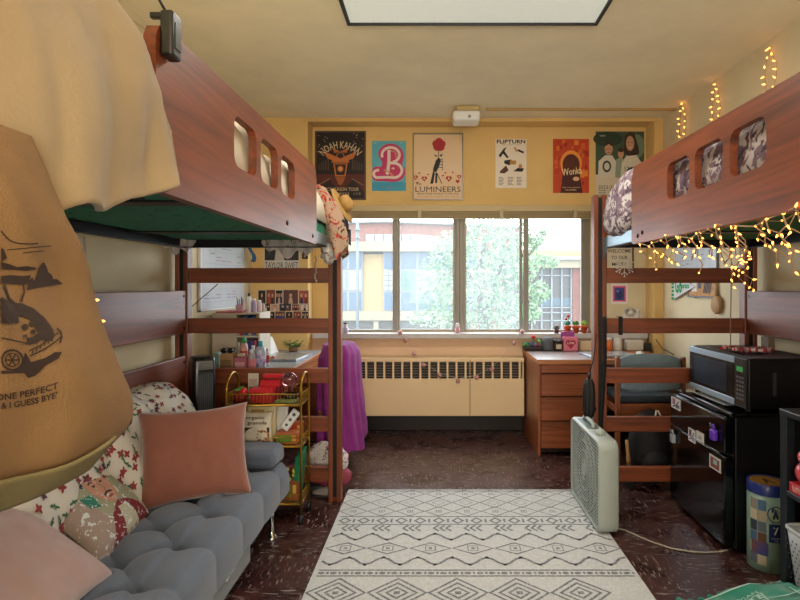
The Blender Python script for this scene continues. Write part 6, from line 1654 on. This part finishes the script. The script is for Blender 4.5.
# ------------------------------------------------------------------ right desk
DZ1 = .668; w1, w2 = wood('z', '#a05a30', '#6f3518'), wood('x', '#9a532c', '#66300f')
t = thing('desk', 'right wooden desk with four drawers below the window', 'desk', (1.17, 4.0, 0))
mb = MB(); pts = [(.70, 3.68), (1.55, 3.68)]+[(1.55+.09*math.sin(a), 3.77-.09*math.cos(a)) for a in (R(30), R(60), R(90))]+[(1.64, 4.335), (.70, 4.335)]
mb.prism([(x, y, DZ1-.03) for x, y in pts], (0, 0, .03), wood('x', '#b0703f', '#8a4a24')); mb.build('desktop', t)
mb = MB(); mb.prism([(x*.995+.006, y, DZ1+.0002) for x, y in [(.705, 3.69), (1.10, 3.69), (1.10, 4.33), (.705, 4.33)]], (0, 0, .001), M('#8f7f7c', .3, var=.06, vs=4)); mb.build('painted_top_sheen', t)  # greyer sheet laid over the wood, sheen put in as colour
mb = MB(); mb.box((.705, 3.69, 0), (.725, 4.33, DZ1-.03), wood('z', '#9a5830', '#6a3418'), .002); mb.box((1.10, 3.69, 0), (1.12, 4.33, DZ1-.03), w1, .002); mb.box((.725, 3.72, .02), (1.10, 4.32, DZ1-.035), M('#2a130a', .7)); mb.build('pedestal', t)
for z0, z1 in ((.575, .636), (.415, .567), (.245, .407), (.055, .237)):
    mb = MB(); mb.box((.728, 3.688, z0), (1.098, 3.722, z1), w2, .004); mb.box((.735, 3.684, z1-.010), (1.09, 3.69, z1-.002), wood('x', '#6f3a1c', '#4c220e'), .002); mb.build('drawer', t)
mb = MB(); mb.box((1.12, 3.72, .56), (1.62, 3.735, .638), w2, .002); mb.build('apron', t)
mb = MB(); mb.box((1.60, 3.74, 0), (1.62, 4.32, DZ1-.03), w1, .002); mb.build('side_panel', t)
mb = MB(); mb.box((1.12, 4.28, .25), (1.60, 4.295, .638), w2); mb.build('back_panel', t)
e = DZ1+.0015
# succulent tray
t = thing('succulent_tray', 'dark tray of small succulents with a red flower on the right desk', 'planter', (XX(532, 4.2), 4.2, e))
x0_, x1_ = XX(523.5, 4.2), XX(541.5, 4.2)
mb = MB(); mb.box((x0_, 4.15, e), (x1_, 4.25, e+.030), M('#2a1a14', .7), .006); mb.build('tray', t)
for k, (fx, c, s_) in enumerate(((.1, '#4f8a4a', .026), (.28, '#2f7a4a', .024), (.45, '#5a4a7a', .028), (.62, '#3a8a6a', .022), (.8, '#8a3a5c', .022), (.93, '#5a8a3a', .02))):
    mb = MB(); c0 = Vector((x0_+(x1_-x0_)*fx, 4.19+.02*(k % 2), e+.032))
    for q in range(14):
        a = q*2.4; rr = s_*(.35+.65*q/14); mb.ball(c0+Vector((rr*math.cos(a)*.8, rr*math.sin(a)*.8, s_*(1-q/16))), (.007, .007, .011), C(c, .5), 6, 5)
    mb.build('succulent', t)
mb = MB(); x = XX(533.5, 4.2); mb.tube([(x, 4.2, e+.03), (x, 4.2, e+.10)], .002, C('#2f6a2c'), 6); mb.ball((x, 4.2, e+.108), (.017, .015, .015), M('#d8201c', .5), 12, 8, lambda d: 1+.15*noise.noise(d*4)); mb.build('red_flower', t)
mb = MB(); x = XX(539, 4.2); 
for q in range(6): mb.ball((x+.008*math.cos(q*1.05), 4.2+.008*math.sin(q*1.05), e+.075), (.006, .006, .010), C('#8aca4a', .5), 6, 5)
mb.tube([(x, 4.2, e+.03), (x, 4.2, e+.07)], .002, C('#4a7a2c'), 6); mb.build('green_bud', t)
t = thing('smart_speaker', 'rounded grey fabric speaker on the right desk', 'speaker', (XX(547.5, 4.2), 4.2, e))
x = XX(547.5, 4.2); mb = MB(); mb.lathe([(.034, 0), (.043, .006), (.045, .03), (.045, .075), (.038, .095), (.02, .102)], M('#5c6068', .85, var=.15, vs=200, bump=.5, bs=600), (x, 4.2, e), 26); mb.build('fabric_body', t)
mb = MB(); mb.lathe([(.024, .1015), (.024, .1035)], M('#3c4048', .4), (x, 4.2, e), 20); mb.build('touch_top', t)
t = thing('candle_jar', 'dark glass candle jar with pale label between speaker and pink box', 'candle', (XX(558, 4.18), 4.18, e))
x = XX(558, 4.18); mb = MB(); mb.lathe([(.032, 0), (.036, .004), (.036, .070)], M('#4a3a34', .15, trans=.3), (x, 4.18, e), 22); mb.build('jar', t)
mb = MB(); mb.lathe([(.037, .068), (.037, .084), (.034, .086)], M('#1d1b1c', .4), (x, 4.18, e), 22); mb.build('lid', t)
A = MB()
for k in range(6): A.rect(-.024+.008*k, 0, -.016+.008*k, .035, C('#c4b8a4'), 0)
A.map(lambda v: Vector((x+.0368*math.sin(v.x/.0368), 4.18-.0368*math.cos(v.x/.0368), e+.018+v.y))); A.build('label', t)
t = thing('hanging_planter', 'tiny dark potted plant on the sill behind the candle jar', 'plant', (XX(556, 4.29), 4.29, .798))
x = XX(556.5, 4.29); mb = MB(); mb.lathe([(.016, 0), (.022, .03), (.020, .03)], M('#4a1f22', .5), (x, 4.29, .798), 14); mb.build('pot', t)
mb = MB()
for q in range(16): a = q*2.4; mb.ball((x+.016*math.cos(a), 4.29+.012*math.sin(a), .835+.008*(q % 3)), (.009, .006, .006), C(['#5a3a34', '#3f6a3c', '#7a3a44'][q % 3], .6), 6, 5)
mb.build('leaves', t)
t = thing('heart_box', 'pink box printed with a dark pink heart on the right desk', 'box', (XX(571, 4.17), 4.19, e))
mb = MB(); xa, xb = XX(563.5, 4.16), XX(578, 4.16); mb.box((xa, 4.16, e), (xb, 4.205, e+.108), M('#c4516f', .5), .003); mb.build('box_body', t)
A = MB(); A.rect(.002, .004, xb-xa-.002, .104, C('#d87a90', .5), 0); cxh = (xb-xa)/2; hm_ = C('#a8243c', .5)
A.ell(cxh-.018, .066, .022, .020, hm_, .0004, 14); A.ell(cxh+.018, .066, .022, .020, hm_, .0005, 14); A.poly([(cxh-.037, .058), (cxh+.037, .058), (cxh, .016)], hm_, .0006); A.text('LOVE', cxh, .062, .052, .016, C('#f0d8d8'), .001, .02)
A.frame((xa, 4.1595, e), (1, 0, 0), (0, 0, 1)); A.build('printed_front', t)
mb = MB(); mb.box((XX(561, 4.24), 4.235, e), (XX(574.5, 4.24), 4.255, e+.145), M('#a04a9a', .5), .002); solo('purple_book', mb, 'purple book standing behind the pink heart box', 'book')
t = thing('tissue_box', 'cream open box behind the laptop on the right desk', 'box', (XX(586, 4.16), 4.18, e))
mb = MB(); xa, xb = XX(580, 4.15), XX(593, 4.15); 
for a, b in (((xa, 4.15), (xb, 4.155)), ((xa, 4.22), (xb, 4.225)), ((xa, 4.15), (xa+.005, 4.225)), ((xb-.005, 4.15), (xb, 4.225))): mb.box((*a, e), (*b, e+.075), C('#cdb698', .6), .001)
mb.box((xa, 4.15, e), (xb, 4.225, e+.004), C('#cdb698', .6)); mb.build('carton', t)
laptop('laptop', 'closed silver laptop on the right desk behind the bed post', (1.255, 3.90), .35, .25, 8, e, '#b9bec6')
t = thing('computer_mouse', 'small white computer mouse right of the laptop', 'mouse', (1.50, 3.92, e))
mb = MB(); mb.ball((1.505, 3.93, e+.008), (.030, .048, .020), M('#d8d6d2', .3), 18, 10); mb.map(lambda v: Vector((v.x, v.y, max(v.z, e)))); mb.build('mouse_shell', t)
mb = MB(); mb.lathe([(.004, -.003), (.004, .003)], M('#3a3a3c', .5), (1.505, 3.90, e+.024), 10, 'x'); mb.build('scroll_wheel', t)
bottle('orange_jar', 'orange jar on the right desk beside the bed post', 609, 4.2, e, .026, .10, M('#d06a24', .4), M('#d8cfc4', .4), .85, cat='jar')
bottle('white_jar', 'white cylinder jar right of the orange jar', 617.5, 4.2, e, .034, .095, M('#cfccc6', .4), M('#d8d6d0', .4), .95, cat='jar', shoulder=.9)
mb = MB(); mb.box((XX(627, 4.18), 4.18, e), (XX(644, 4.18), 4.25, e+.082), M('#cfc8bc', .5), .008, 3); solo('white_box', mb, 'white rounded box under the desk lamp on right desk', 'box')
mb = MB(); mb.box((XX(645.5, 4.15), 4.15, e), (XX(652, 4.15), 4.19, e+.06), M('#22201f', .5), .004); solo('charger_block', mb, 'small black charger block at the back right of the desk', 'charger')
mb = MB(); mb.tube([(XX(648, 4.2), 4.2, .74), (XX(650, 4.2), 4.22, .80), (XX(655, 4.2), 4.21, .77), (XX(662, 4.1), 4.1, .70), (XX(668, 4.0), 3.9, e+.004)], .0035, M('#141414', .5), 6); solo('charger_cable', mb, 'black charging cable curving off the back right of the desk', 'cable')
t = thing('desk_lamp', 'white gooseneck desk lamp on the right desk', 'lamp', (XX(638, 4.25), 4.25, e))
lm = M('#e6e3dc', .4); x = XX(639, 4.27)
mb = MB(); mb.lathe([(.05, 0), (.05, .012), (.02, .018)], lm, (x, 4.27, e), 22); mb.build('base', t)
mb = MB(); mb.tube([(x, 4.27, e+.01), (x, 4.27, .84), (x+.01, 4.265, .93), (x-.005, 4.25, .985), (x-.03, 4.23, .985)], .008, lm, 8); mb.build('neck', t)
mb = MB(); c0 = Vector((XX(630.5, 4.16), 4.16, .968)); ax = Vector((-.35, -.85, -.35)).normalized(); q_ = ax.to_track_quat('Z', 'Y')
mb.lathe([(.017, -.065), (.028, -.05), (.038, -.005), (.060, .03), (.057, .03), (.035, -.003), (.023, -.035)], lm, (0, 0, 0), 24, caps=False); mb.map(lambda v: c0+q_ @ v); mb.build('lamp_shade', t)
mb = MB(); mb.ball((0, 0, .0), .022, M('#e8e4da', .4), 14, 9); mb.map(lambda v: c0+q_ @ v); mb.build('bulb', t)
# pots on sill
for k, (px, c, lb) in enumerate(((567.5, '#3f8a6a', 'terracotta pot with a tall red flower, leftmost on the sill'), (575.8, '#4f8a3a', 'middle terracotta pot with a low green plant on the sill'), (584.2, '#8aba3a', 'terracotta pot with a yellow green plant, rightmost on the sill'))):
    d = 4.29; x = XX(px, d); t = thing('terracotta_pot', lb, 'potted plant', (x, d, .798), 'terracotta pots on the window sill')
    mb = MB(); mb.lathe([(.020, .0), (.027, .044), (.0315, .044), (.0315, .060), (.027, .060)], M('#d05a28', .7), (x, d, .798), 18); mb.build('pot', t)
    mb = MB()
    for q in range(18): a = q*2.4; rr = .022*math.sqrt(q/18); mb.ball((x+rr*math.cos(a), d+rr*math.sin(a), .866+.012*(1-q/18)+.006*(q % 3)), (.006, .006, .012), C(c, .6), 6, 5)
    mb.build('leaves', t)
    if k == 0:
        mb = MB(); mb.tube([(x, d, .85), (x+.004, d, .90), (x+.006, d, .925)], .002, C('#2f6a3c'), 6); mb.ball((x+.006, d, .935), .013, C('#d42a20', .5), 8, 6); mb.ball((x-.012, d, .910), .011, C('#d42a20', .5), 8, 6); mb.build('red_flower', t)
    if k == 2: mb = MB(); mb.ball((x-.004, d, .885), (.010, .010, .012), C('#c8c840', .5), 8, 6); mb.build('yellow_bloom', t)
mb = MB(); mb.prism([(XX(587, 4.3), 4.29, .7985), (XX(592, 4.3), 4.29, .7985), (XX(588.5, 4.3), 4.30, .845)], (0, .02, 0), C('#8a6a6a', .5)); solo('sill_stone', mb, 'small brown pink stone at the right end of the sill', 'stone')
# figures on sill
def fig(label, px, d, z, c1, c2, s=1):
    x = XX(px, d); t = thing('sill_figure', label, 'figurine', (x, d, z))
    mb = MB(); mb.lathe([(.018*s, 0), (.024*s, .01*s), (.022*s, .04*s), (.012*s, .055*s)], C(c1, .4), (x, d, z), 16); mb.build('body', t)
    mb = MB(); mb.ball((x, d, z+.066*s), .017*s, C('#e8e0e0', .4), 12, 8); mb.build('head', t)
    mb = MB(); mb.lathe([(.017*s, .072*s), (.014*s, .084*s), (.004*s, .09*s)], C(c2, .5), (x, d, z), 12); mb.build('hat', t)
fig('white and lilac figurine with dark cap at the left end of the sill', 345.5, 4.29, .798, '#b8b0cc', '#33363c', 1)
fig('pink and white snowman figurine standing at the middle mullion', 457.5, 4.31, .798, '#c8909a', '#e8dcdc', .9)
mb = MB(); mb.ball((XX(335.5, 4.3), 4.3, .813), (.012, .012, .015), C('#c8644a', .5), 10, 7); solo('orange_ornament', mb, 'small orange ornament beside the left figurine on the sill', 'ornament')
# garland
pts = [(400, 331), (405.6, 339), (414, 352.5), (423.5, 363.6), (439.7, 373.7), (458, 379.4), (476.8, 376), (492, 367.6), (502, 358.5), (514, 341.6), (522, 330)]
t = thing('ornament_garland', 'thin silver string of pink ball ornaments swagged over the radiator', 'garland', (.2, 4.15, .45))
gd_ = [Vector((XX(a, 4.16), 4.155 if 2 < i < 8 else 4.20 if i in (2, 8) else 4.245, 0)) for i, (a, b) in enumerate(pts)]
for v, (a, b) in zip(gd_, pts): v.x = XX(a, v.y); v.z = ZZ(b, v.y)+.006
mb = MB(); mb.tube(gd_, .0018, M('#cfc8c4', .3), 5); mb.build('string', t)
for v in gd_:
    mb = MB(); mb.ball((v.x, v.y, v.z-.018), .0185, M('#9a3f4c', .3, hex2='#dcb4b0', vs=70), 12, 8); mb.lathe([(.005, -.003), (.005, .004)], M('#c9a860', .3, metal=.7), v, 8); mb.build('ball', t)
# chair
t = thing('desk_chair', 'wooden office chair with blue grey upholstered back at the right desk', 'chair', (1.33, 3.5, 0))
fab = M('#7e95a2', .85, var=.06, vs=30, bump=.3, bs=300); cz = wood('z', '#9a5a34', '#6c3518')
cx0, cx1, cy = 1.135, 1.545, 3.33
for x in (cx0-.012, cx1-.012):
    mb = MB(); mb.box((x, cy-.012, 0), (x+.026, cy+.025, .735), cz, .005); mb.build('leg', t)
    mb = MB(); mb.box((x, 3.64, 0), (x+.026, 3.68, .44), cz, .005); mb.build('leg', t)
mb = MB()
mb.grid(lambda u, v: Vector((cx0+.016+(cx1-cx0-.032)*u, cy+.015+.03*math.sin(PI*u)-.012*math.sin(PI*v)*math.sin(PI*u)**.3, .515+.235*v-.028*(abs(2*u-1)**3)*(v > .5)*(v-.5)*2+.02*(abs(2*u-1)**3)*(v < .5))), 24, 14, fab)
mb.build('backrest', t, sol=.035)
mb = MB(); mb.box((cx0+.016, 3.36, .44), (cx1-.016, 3.70, .485), M('#2f3a42', .85), .018, 4); mb.build('seat', t)
for y in (3.345, 3.645): mb = MB(); mb.box((cx0+.012, y, .36), (cx1-.012, y+.02, .438), wood('x', '#9a5a34', '#6c3518'), .003); mb.build('seat_rail', t)
for x in (cx0-.004, cx1-.008): mb = MB(); mb.box((x, cy+.02, .38), (x+.016, 3.645, .42), cz, .003); mb.build('side_rail', t)
# bag under chair + brush
t = thing('backpack', 'black backpack with grey drawstrings on the floor under the right desk chair', 'backpack', (1.36, 3.48, 0))
bpk = M('#101114', .7, var=.2, vs=14, bump=.3, bs=80)
mb = MB(); mb.ball((1.275, 3.17, .222), (.125, .085, .222), bpk, 26, 16, lambda d: (1+.06*noise.noise(d*3))*(1+.10*(1-max(abs(d.x), abs(d.y), abs(d.z))))); mb.map(lambda v: Vector((v.x, v.y, max(v.z, .002)))); mb.build('bag_body', t)
for s_ in (-1, 1): mb = MB(); mb.tube([(1.285+.004*s_, 3.10, .455), (1.285+.014*s_, 3.085, .43), (1.285+.032*s_, 3.075, .40), (1.285+.020*s_, 3.078, .385)], .0045, C('#c4bcb0'), 6); mb.build('drawstring', t)
mb = MB(); mb.ball((1.275, 3.10, .13), (.085, .035, .10), bpk, 18, 10); mb.map(lambda v: Vector((v.x, v.y, max(v.z, .002)))); mb.build('front_pocket', t)
t = thing('wooden_brush', 'light wood handled brush standing on the floor by the right bed rung', 'brush', (1.13, 3.15, 0))
x, y = XX(629, 3.12), 3.14
mb = MB(); mb.lathe([(.030, 0), (.034, .01), (.030, .09), (.014, .10)], M('#1a1a1a', .9), (x+.01, y, 0), 14); mb.build('bristles', t)
mb = MB(); mb.tube([(x+.008, y, .10), (x+.003, y, .16), (x, y, .20), (x-.006, y, .27)], [.012, .013, .009, .010], M('#b88a58', .5), 10); mb.build('handle', t)
# umbrella and straps on right post
t = thing('folded_umbrella', 'black folded umbrella hanging from the right bed post', 'umbrella', (.826, 2.87, .46))
ub = M('#08090b', .6, bump=.4, bs=60)
mb = MB(); c0 = Vector((.826, 2.875, 0))
mb.rings([[Vector((c0.x+r2*math.cos(a)*(1+.12*math.sin(5*a)), c0.y+.75*r2*math.sin(a)*(1+.12*math.sin(5*a)), z)) for a in [2*PI*i/30 for i in range(30)]] for z, r2 in ((.462, .010), (.475, .024), (.52, .032), (.60, .032), (.65, .027), (.68, .016))], ub); mb.build('canopy', t)
mb = MB(); mb.tube([(c0.x, c0.y, .68), (c0.x, c0.y, .70), (c0.x+.005, c0.y, .715)], .008, M('#1c1c1c', .4), 8); mb.build('handle', t)
mb = MB(); mb.tube([(c0.x, c0.y, .712), (c0.x+.03, c0.y+.02, .78), (.87, 2.892, .92)], .003, ub, 6); mb.build('wrist_strap', t); mb = MB(); mb.tube([(c0.x+.028, c0.y, .50), (.865, 2.885, .52)], .006, ub, 6); mb.build('tie_strap', t)
t = thing('black_strap', 'black webbing strap looped over the second right bed rung beside the post', 'strap', (.93, 2.89, .5))
st_ = M('#0c0c0e', .8)
mb = MB(); mb.grid(lambda u, v: Vector((.905+.022*v+(.0 if u < .3 else -.028*(u-.3)/.7), 2.896-.004*math.sin(PI*u), 1.012-.72*u)), 20, 2, st_); mb.build('long_strap', t, sol=.003)
mb = MB(); yy_ = 2.9045
mb.box((XX(619, 2.9), yy_, .912), (XX(623, 2.9), yy_+.003, 1.012), st_); mb.box((XX(619, 2.9), yy_, 1.0085), (XX(623, 2.9), 2.945, 1.0115), st_); mb.build('loop_strap', t)

# ------------------------------------------------------------------ string lights
warm = M('#ffa84c', .4, emis=6); wire = M('#b09070', .5)
def strand(name, label, pts, bulbs, r=.0022, group=None, br=.0055, wm=wire):
    t = thing(name, label, 'string lights', tuple(pts[0][0]), group)
    mb = MB()
    for p in pts: mb.tube(p, r, wm, 5)
    mb.build('wire', t)
    b0 = None
    for (p, dirn) in bulbs:
        if b0 is None:
            m = MB(); m.lathe([(.35, 0), (.8, .6), (.7, 2.0), (.12, 3.6)], warm, (0, 0, 0), 7); b0 = m.build('bulb', t, world=False); b = b0
        else: b = b0.copy(); COL.objects.link(b); b.parent = t
        b.location = Vector(p)-t.location; b.scale = (br, br, br); b.rotation_mode = 'QUATERNION'; b.rotation_quaternion = Vector(dirn).to_track_quat('Z', 'Y')
    return t
rs = random.Random(21)
for k, (px, yt, yb_, lb) in enumerate(((683, 100, 147, 'short drop of warm fairy lights on the right wall, farthest of three'), (717, 84, 128, 'middle drop of warm fairy lights on the right wall above the bed'), (771, 48, 104, 'nearest drop of warm fairy lights high on the right wall'))):
    X_ = XR-.012; d = X_*F/(px-CX); z0, z1 = min(ZZ(yt, d), 2.49), ZZ(yb_, d)-.06
    wp_, bl_ = [], []
    for s in (-1, 1):
        p = []
        for i in range(9):
            f = i/8; p.append(Vector((X_-.004, d+s*(.045*math.sin(PI*min(1, f*1.2))+.012*rs.uniform(-1, 1)), z0+(z1-z0)*f)))
        wp_.append(p)
        for q in p[0:9]:
            dr = Vector((-.4, rs.uniform(-1, 1), rs.uniform(-.3, .6))); bl_.append((q+Vector((-.004, 0, 0)), dr))
    strand('icicle_lights', lb, wp_, bl_, .0018, 'drops of fairy lights on the right wall', .0050)
# left wall two lights
X_ = XL+.012
strand('fairy_lights', 'thin strand of warm fairy lights along the top of the left wall', [[Vector((X_, 1.9+.12*i, 2.43+.02*math.sin(i*1.3))) for i in range(8)]], [(Vector((X_+.004, (X_)*F/(px-CX), ZZ(py, X_*F/(px-CX)))), (1, 0, -.3)) for px, py in ((75, 3), (103, 5), (40, -20))], .0015, None, .007)
# left silvery twist with two bulbs by the tote
def pt_(px, py, d): return P(px, py, d)
strand('beaded_lights', 'silvery twisted strand with two amber bulbs hanging behind the tote bag', [[pt_(84, 236, 2.05), pt_(86, 262, 2.06), pt_(90, 280, 2.08), pt_(94, 300, 2.10), pt_(98, 322, 2.12), pt_(100, 330, 2.13)]], [(pt_(95.5, 300, 2.09), (1, -.5, 0)), (pt_(101.5, 321, 2.11), (1, -.5, 0))], .0045, None, .0065, M('#b8aea4', .4))
# icicle lights under the right bed
seg = []; bl_ = []
main = []
for i in range(17):
    y = 2.30-.062*i-.006*(i % 3); main.append(Vector((.878+.012*(i % 2), y, 1.364-.012*math.sin(i*1.1)-.004*(i % 2))))
seg.append(main)
drops = [3, 5, 3, 4, 6, 4, 5, 7, 5, 6, 8, 7, 5, 6, 7, 5, 6]
main2 = [m_+Vector((.06, -.03, .012)) for m_ in main]
seg.append(main2); drops += drops
for i, m_ in enumerate(main+main2[3:]):
    p = [m_]; q = m_.copy(); side = 1 if i % 2 else -1
    for j in range(drops[i]//2+1):
        q = q+Vector((rs.uniform(-.004, .03), side*rs.uniform(.02, .055)*(1 if j % 2 else -.5), -rs.uniform(.018, .036))); p.append(q.copy())
        if rs.random() < .8: bl_.append((q, (rs.uniform(-.4, .4), rs.uniform(-1, 1), -rs.uniform(.0, 1))))
    seg.append(p); bl_.append((m_, (0, rs.uniform(-1, 1), rs.uniform(-.7, .5))))
strand('icicle_lights', 'dense tangle of warm icicle lights hanging under the right bed rail', seg, bl_, .0022, None, .0036)
# cluster near the wall post
p0 = Vector((XX(735, 2.6), 2.6, 1.36)); sg = []; bb_ = []
for s in range(3):
    q = p0+Vector((.03*s, -.02*s, 0)); p = [q.copy()]
    for j in range(6): q = q+Vector((rs.uniform(-.05, .05), rs.uniform(-.02, .02), -rs.uniform(.02, .04))); p.append(q.copy()); bb_.append((q, (rs.uniform(-1, 1), -.5, rs.uniform(-1, .3))))
    sg.append(p)
strand('icicle_lights', 'small cluster of warm lights dangling by the right wall-side bed post', sg, bb_, .0022, None, .0050)
# snowflakes
def flake(label, px, py, d, r0, mat, z1):
    c = P(px, py, d); t = thing('snowflake_ornament', label, 'ornament', c)
    mb = MB()
    for k in range(6):
        a = PI/6+k*PI/3; u = Vector((math.cos(a), 0, math.sin(a))); v = Vector((-math.sin(a), 0, math.cos(a)))
        mb.tube([c, c+u*r0], .0022, mat, 5); mb.ball(c+u*r0, .0052, mat, 8, 6)
        for s in (-1, 1): mb.tube([c+u*r0*.5, c+u*r0*.78+v*s*r0*.28], .0018, mat, 5); mb.ball(c+u*r0*.78+v*s*r0*.28, .004, mat, 8, 6)
    mb.ball(c, .006, mat, 8, 6); mb.build('flake', t)
    mb = MB(); mb.tube([c+Vector((0, 0, r0)), Vector((c.x, c.y, z1))], .001, mat, 4); mb.build('thread', t)
flake('white beaded snowflake hanging at the top right bed rung', 624.5, 267, 2.87, .050, M('#cfcac2', .4), 1.385)
t = thing('bead_string', 'short pale beaded string hanging over the top left bed rung', 'bead string', P(315.5, 268, 2.88))
mb = MB()
for k in range(9): p = P(315.5+.8*math.sin(k*1.7), 257+3*k, 2.885); mb.ball(p, (.006, .006, .009), M('#b0a294', .5), 8, 6)
mb.build('beads', t); mb = MB(); mb.tube([P(315.5, 257, 2.885), P(315.5, 244, 2.885)], .0012, C('#b0a294'), 5); mb.build('thread', t)
t = thing('wall_wire', 'thin brown cord slanting from the left wall behind the bed rungs', 'cord', (XL+.02, 3.4, 1.0))
mb = MB(); mb.tube([(XL+.02, 3.02, 1.0), (XL+.03, 3.1, 1.06), (XX(218, 3.02), 3.02, ZZ(284, 3.02))], .003, C('#6a5a4c'), 5); mb.build('wire', t)
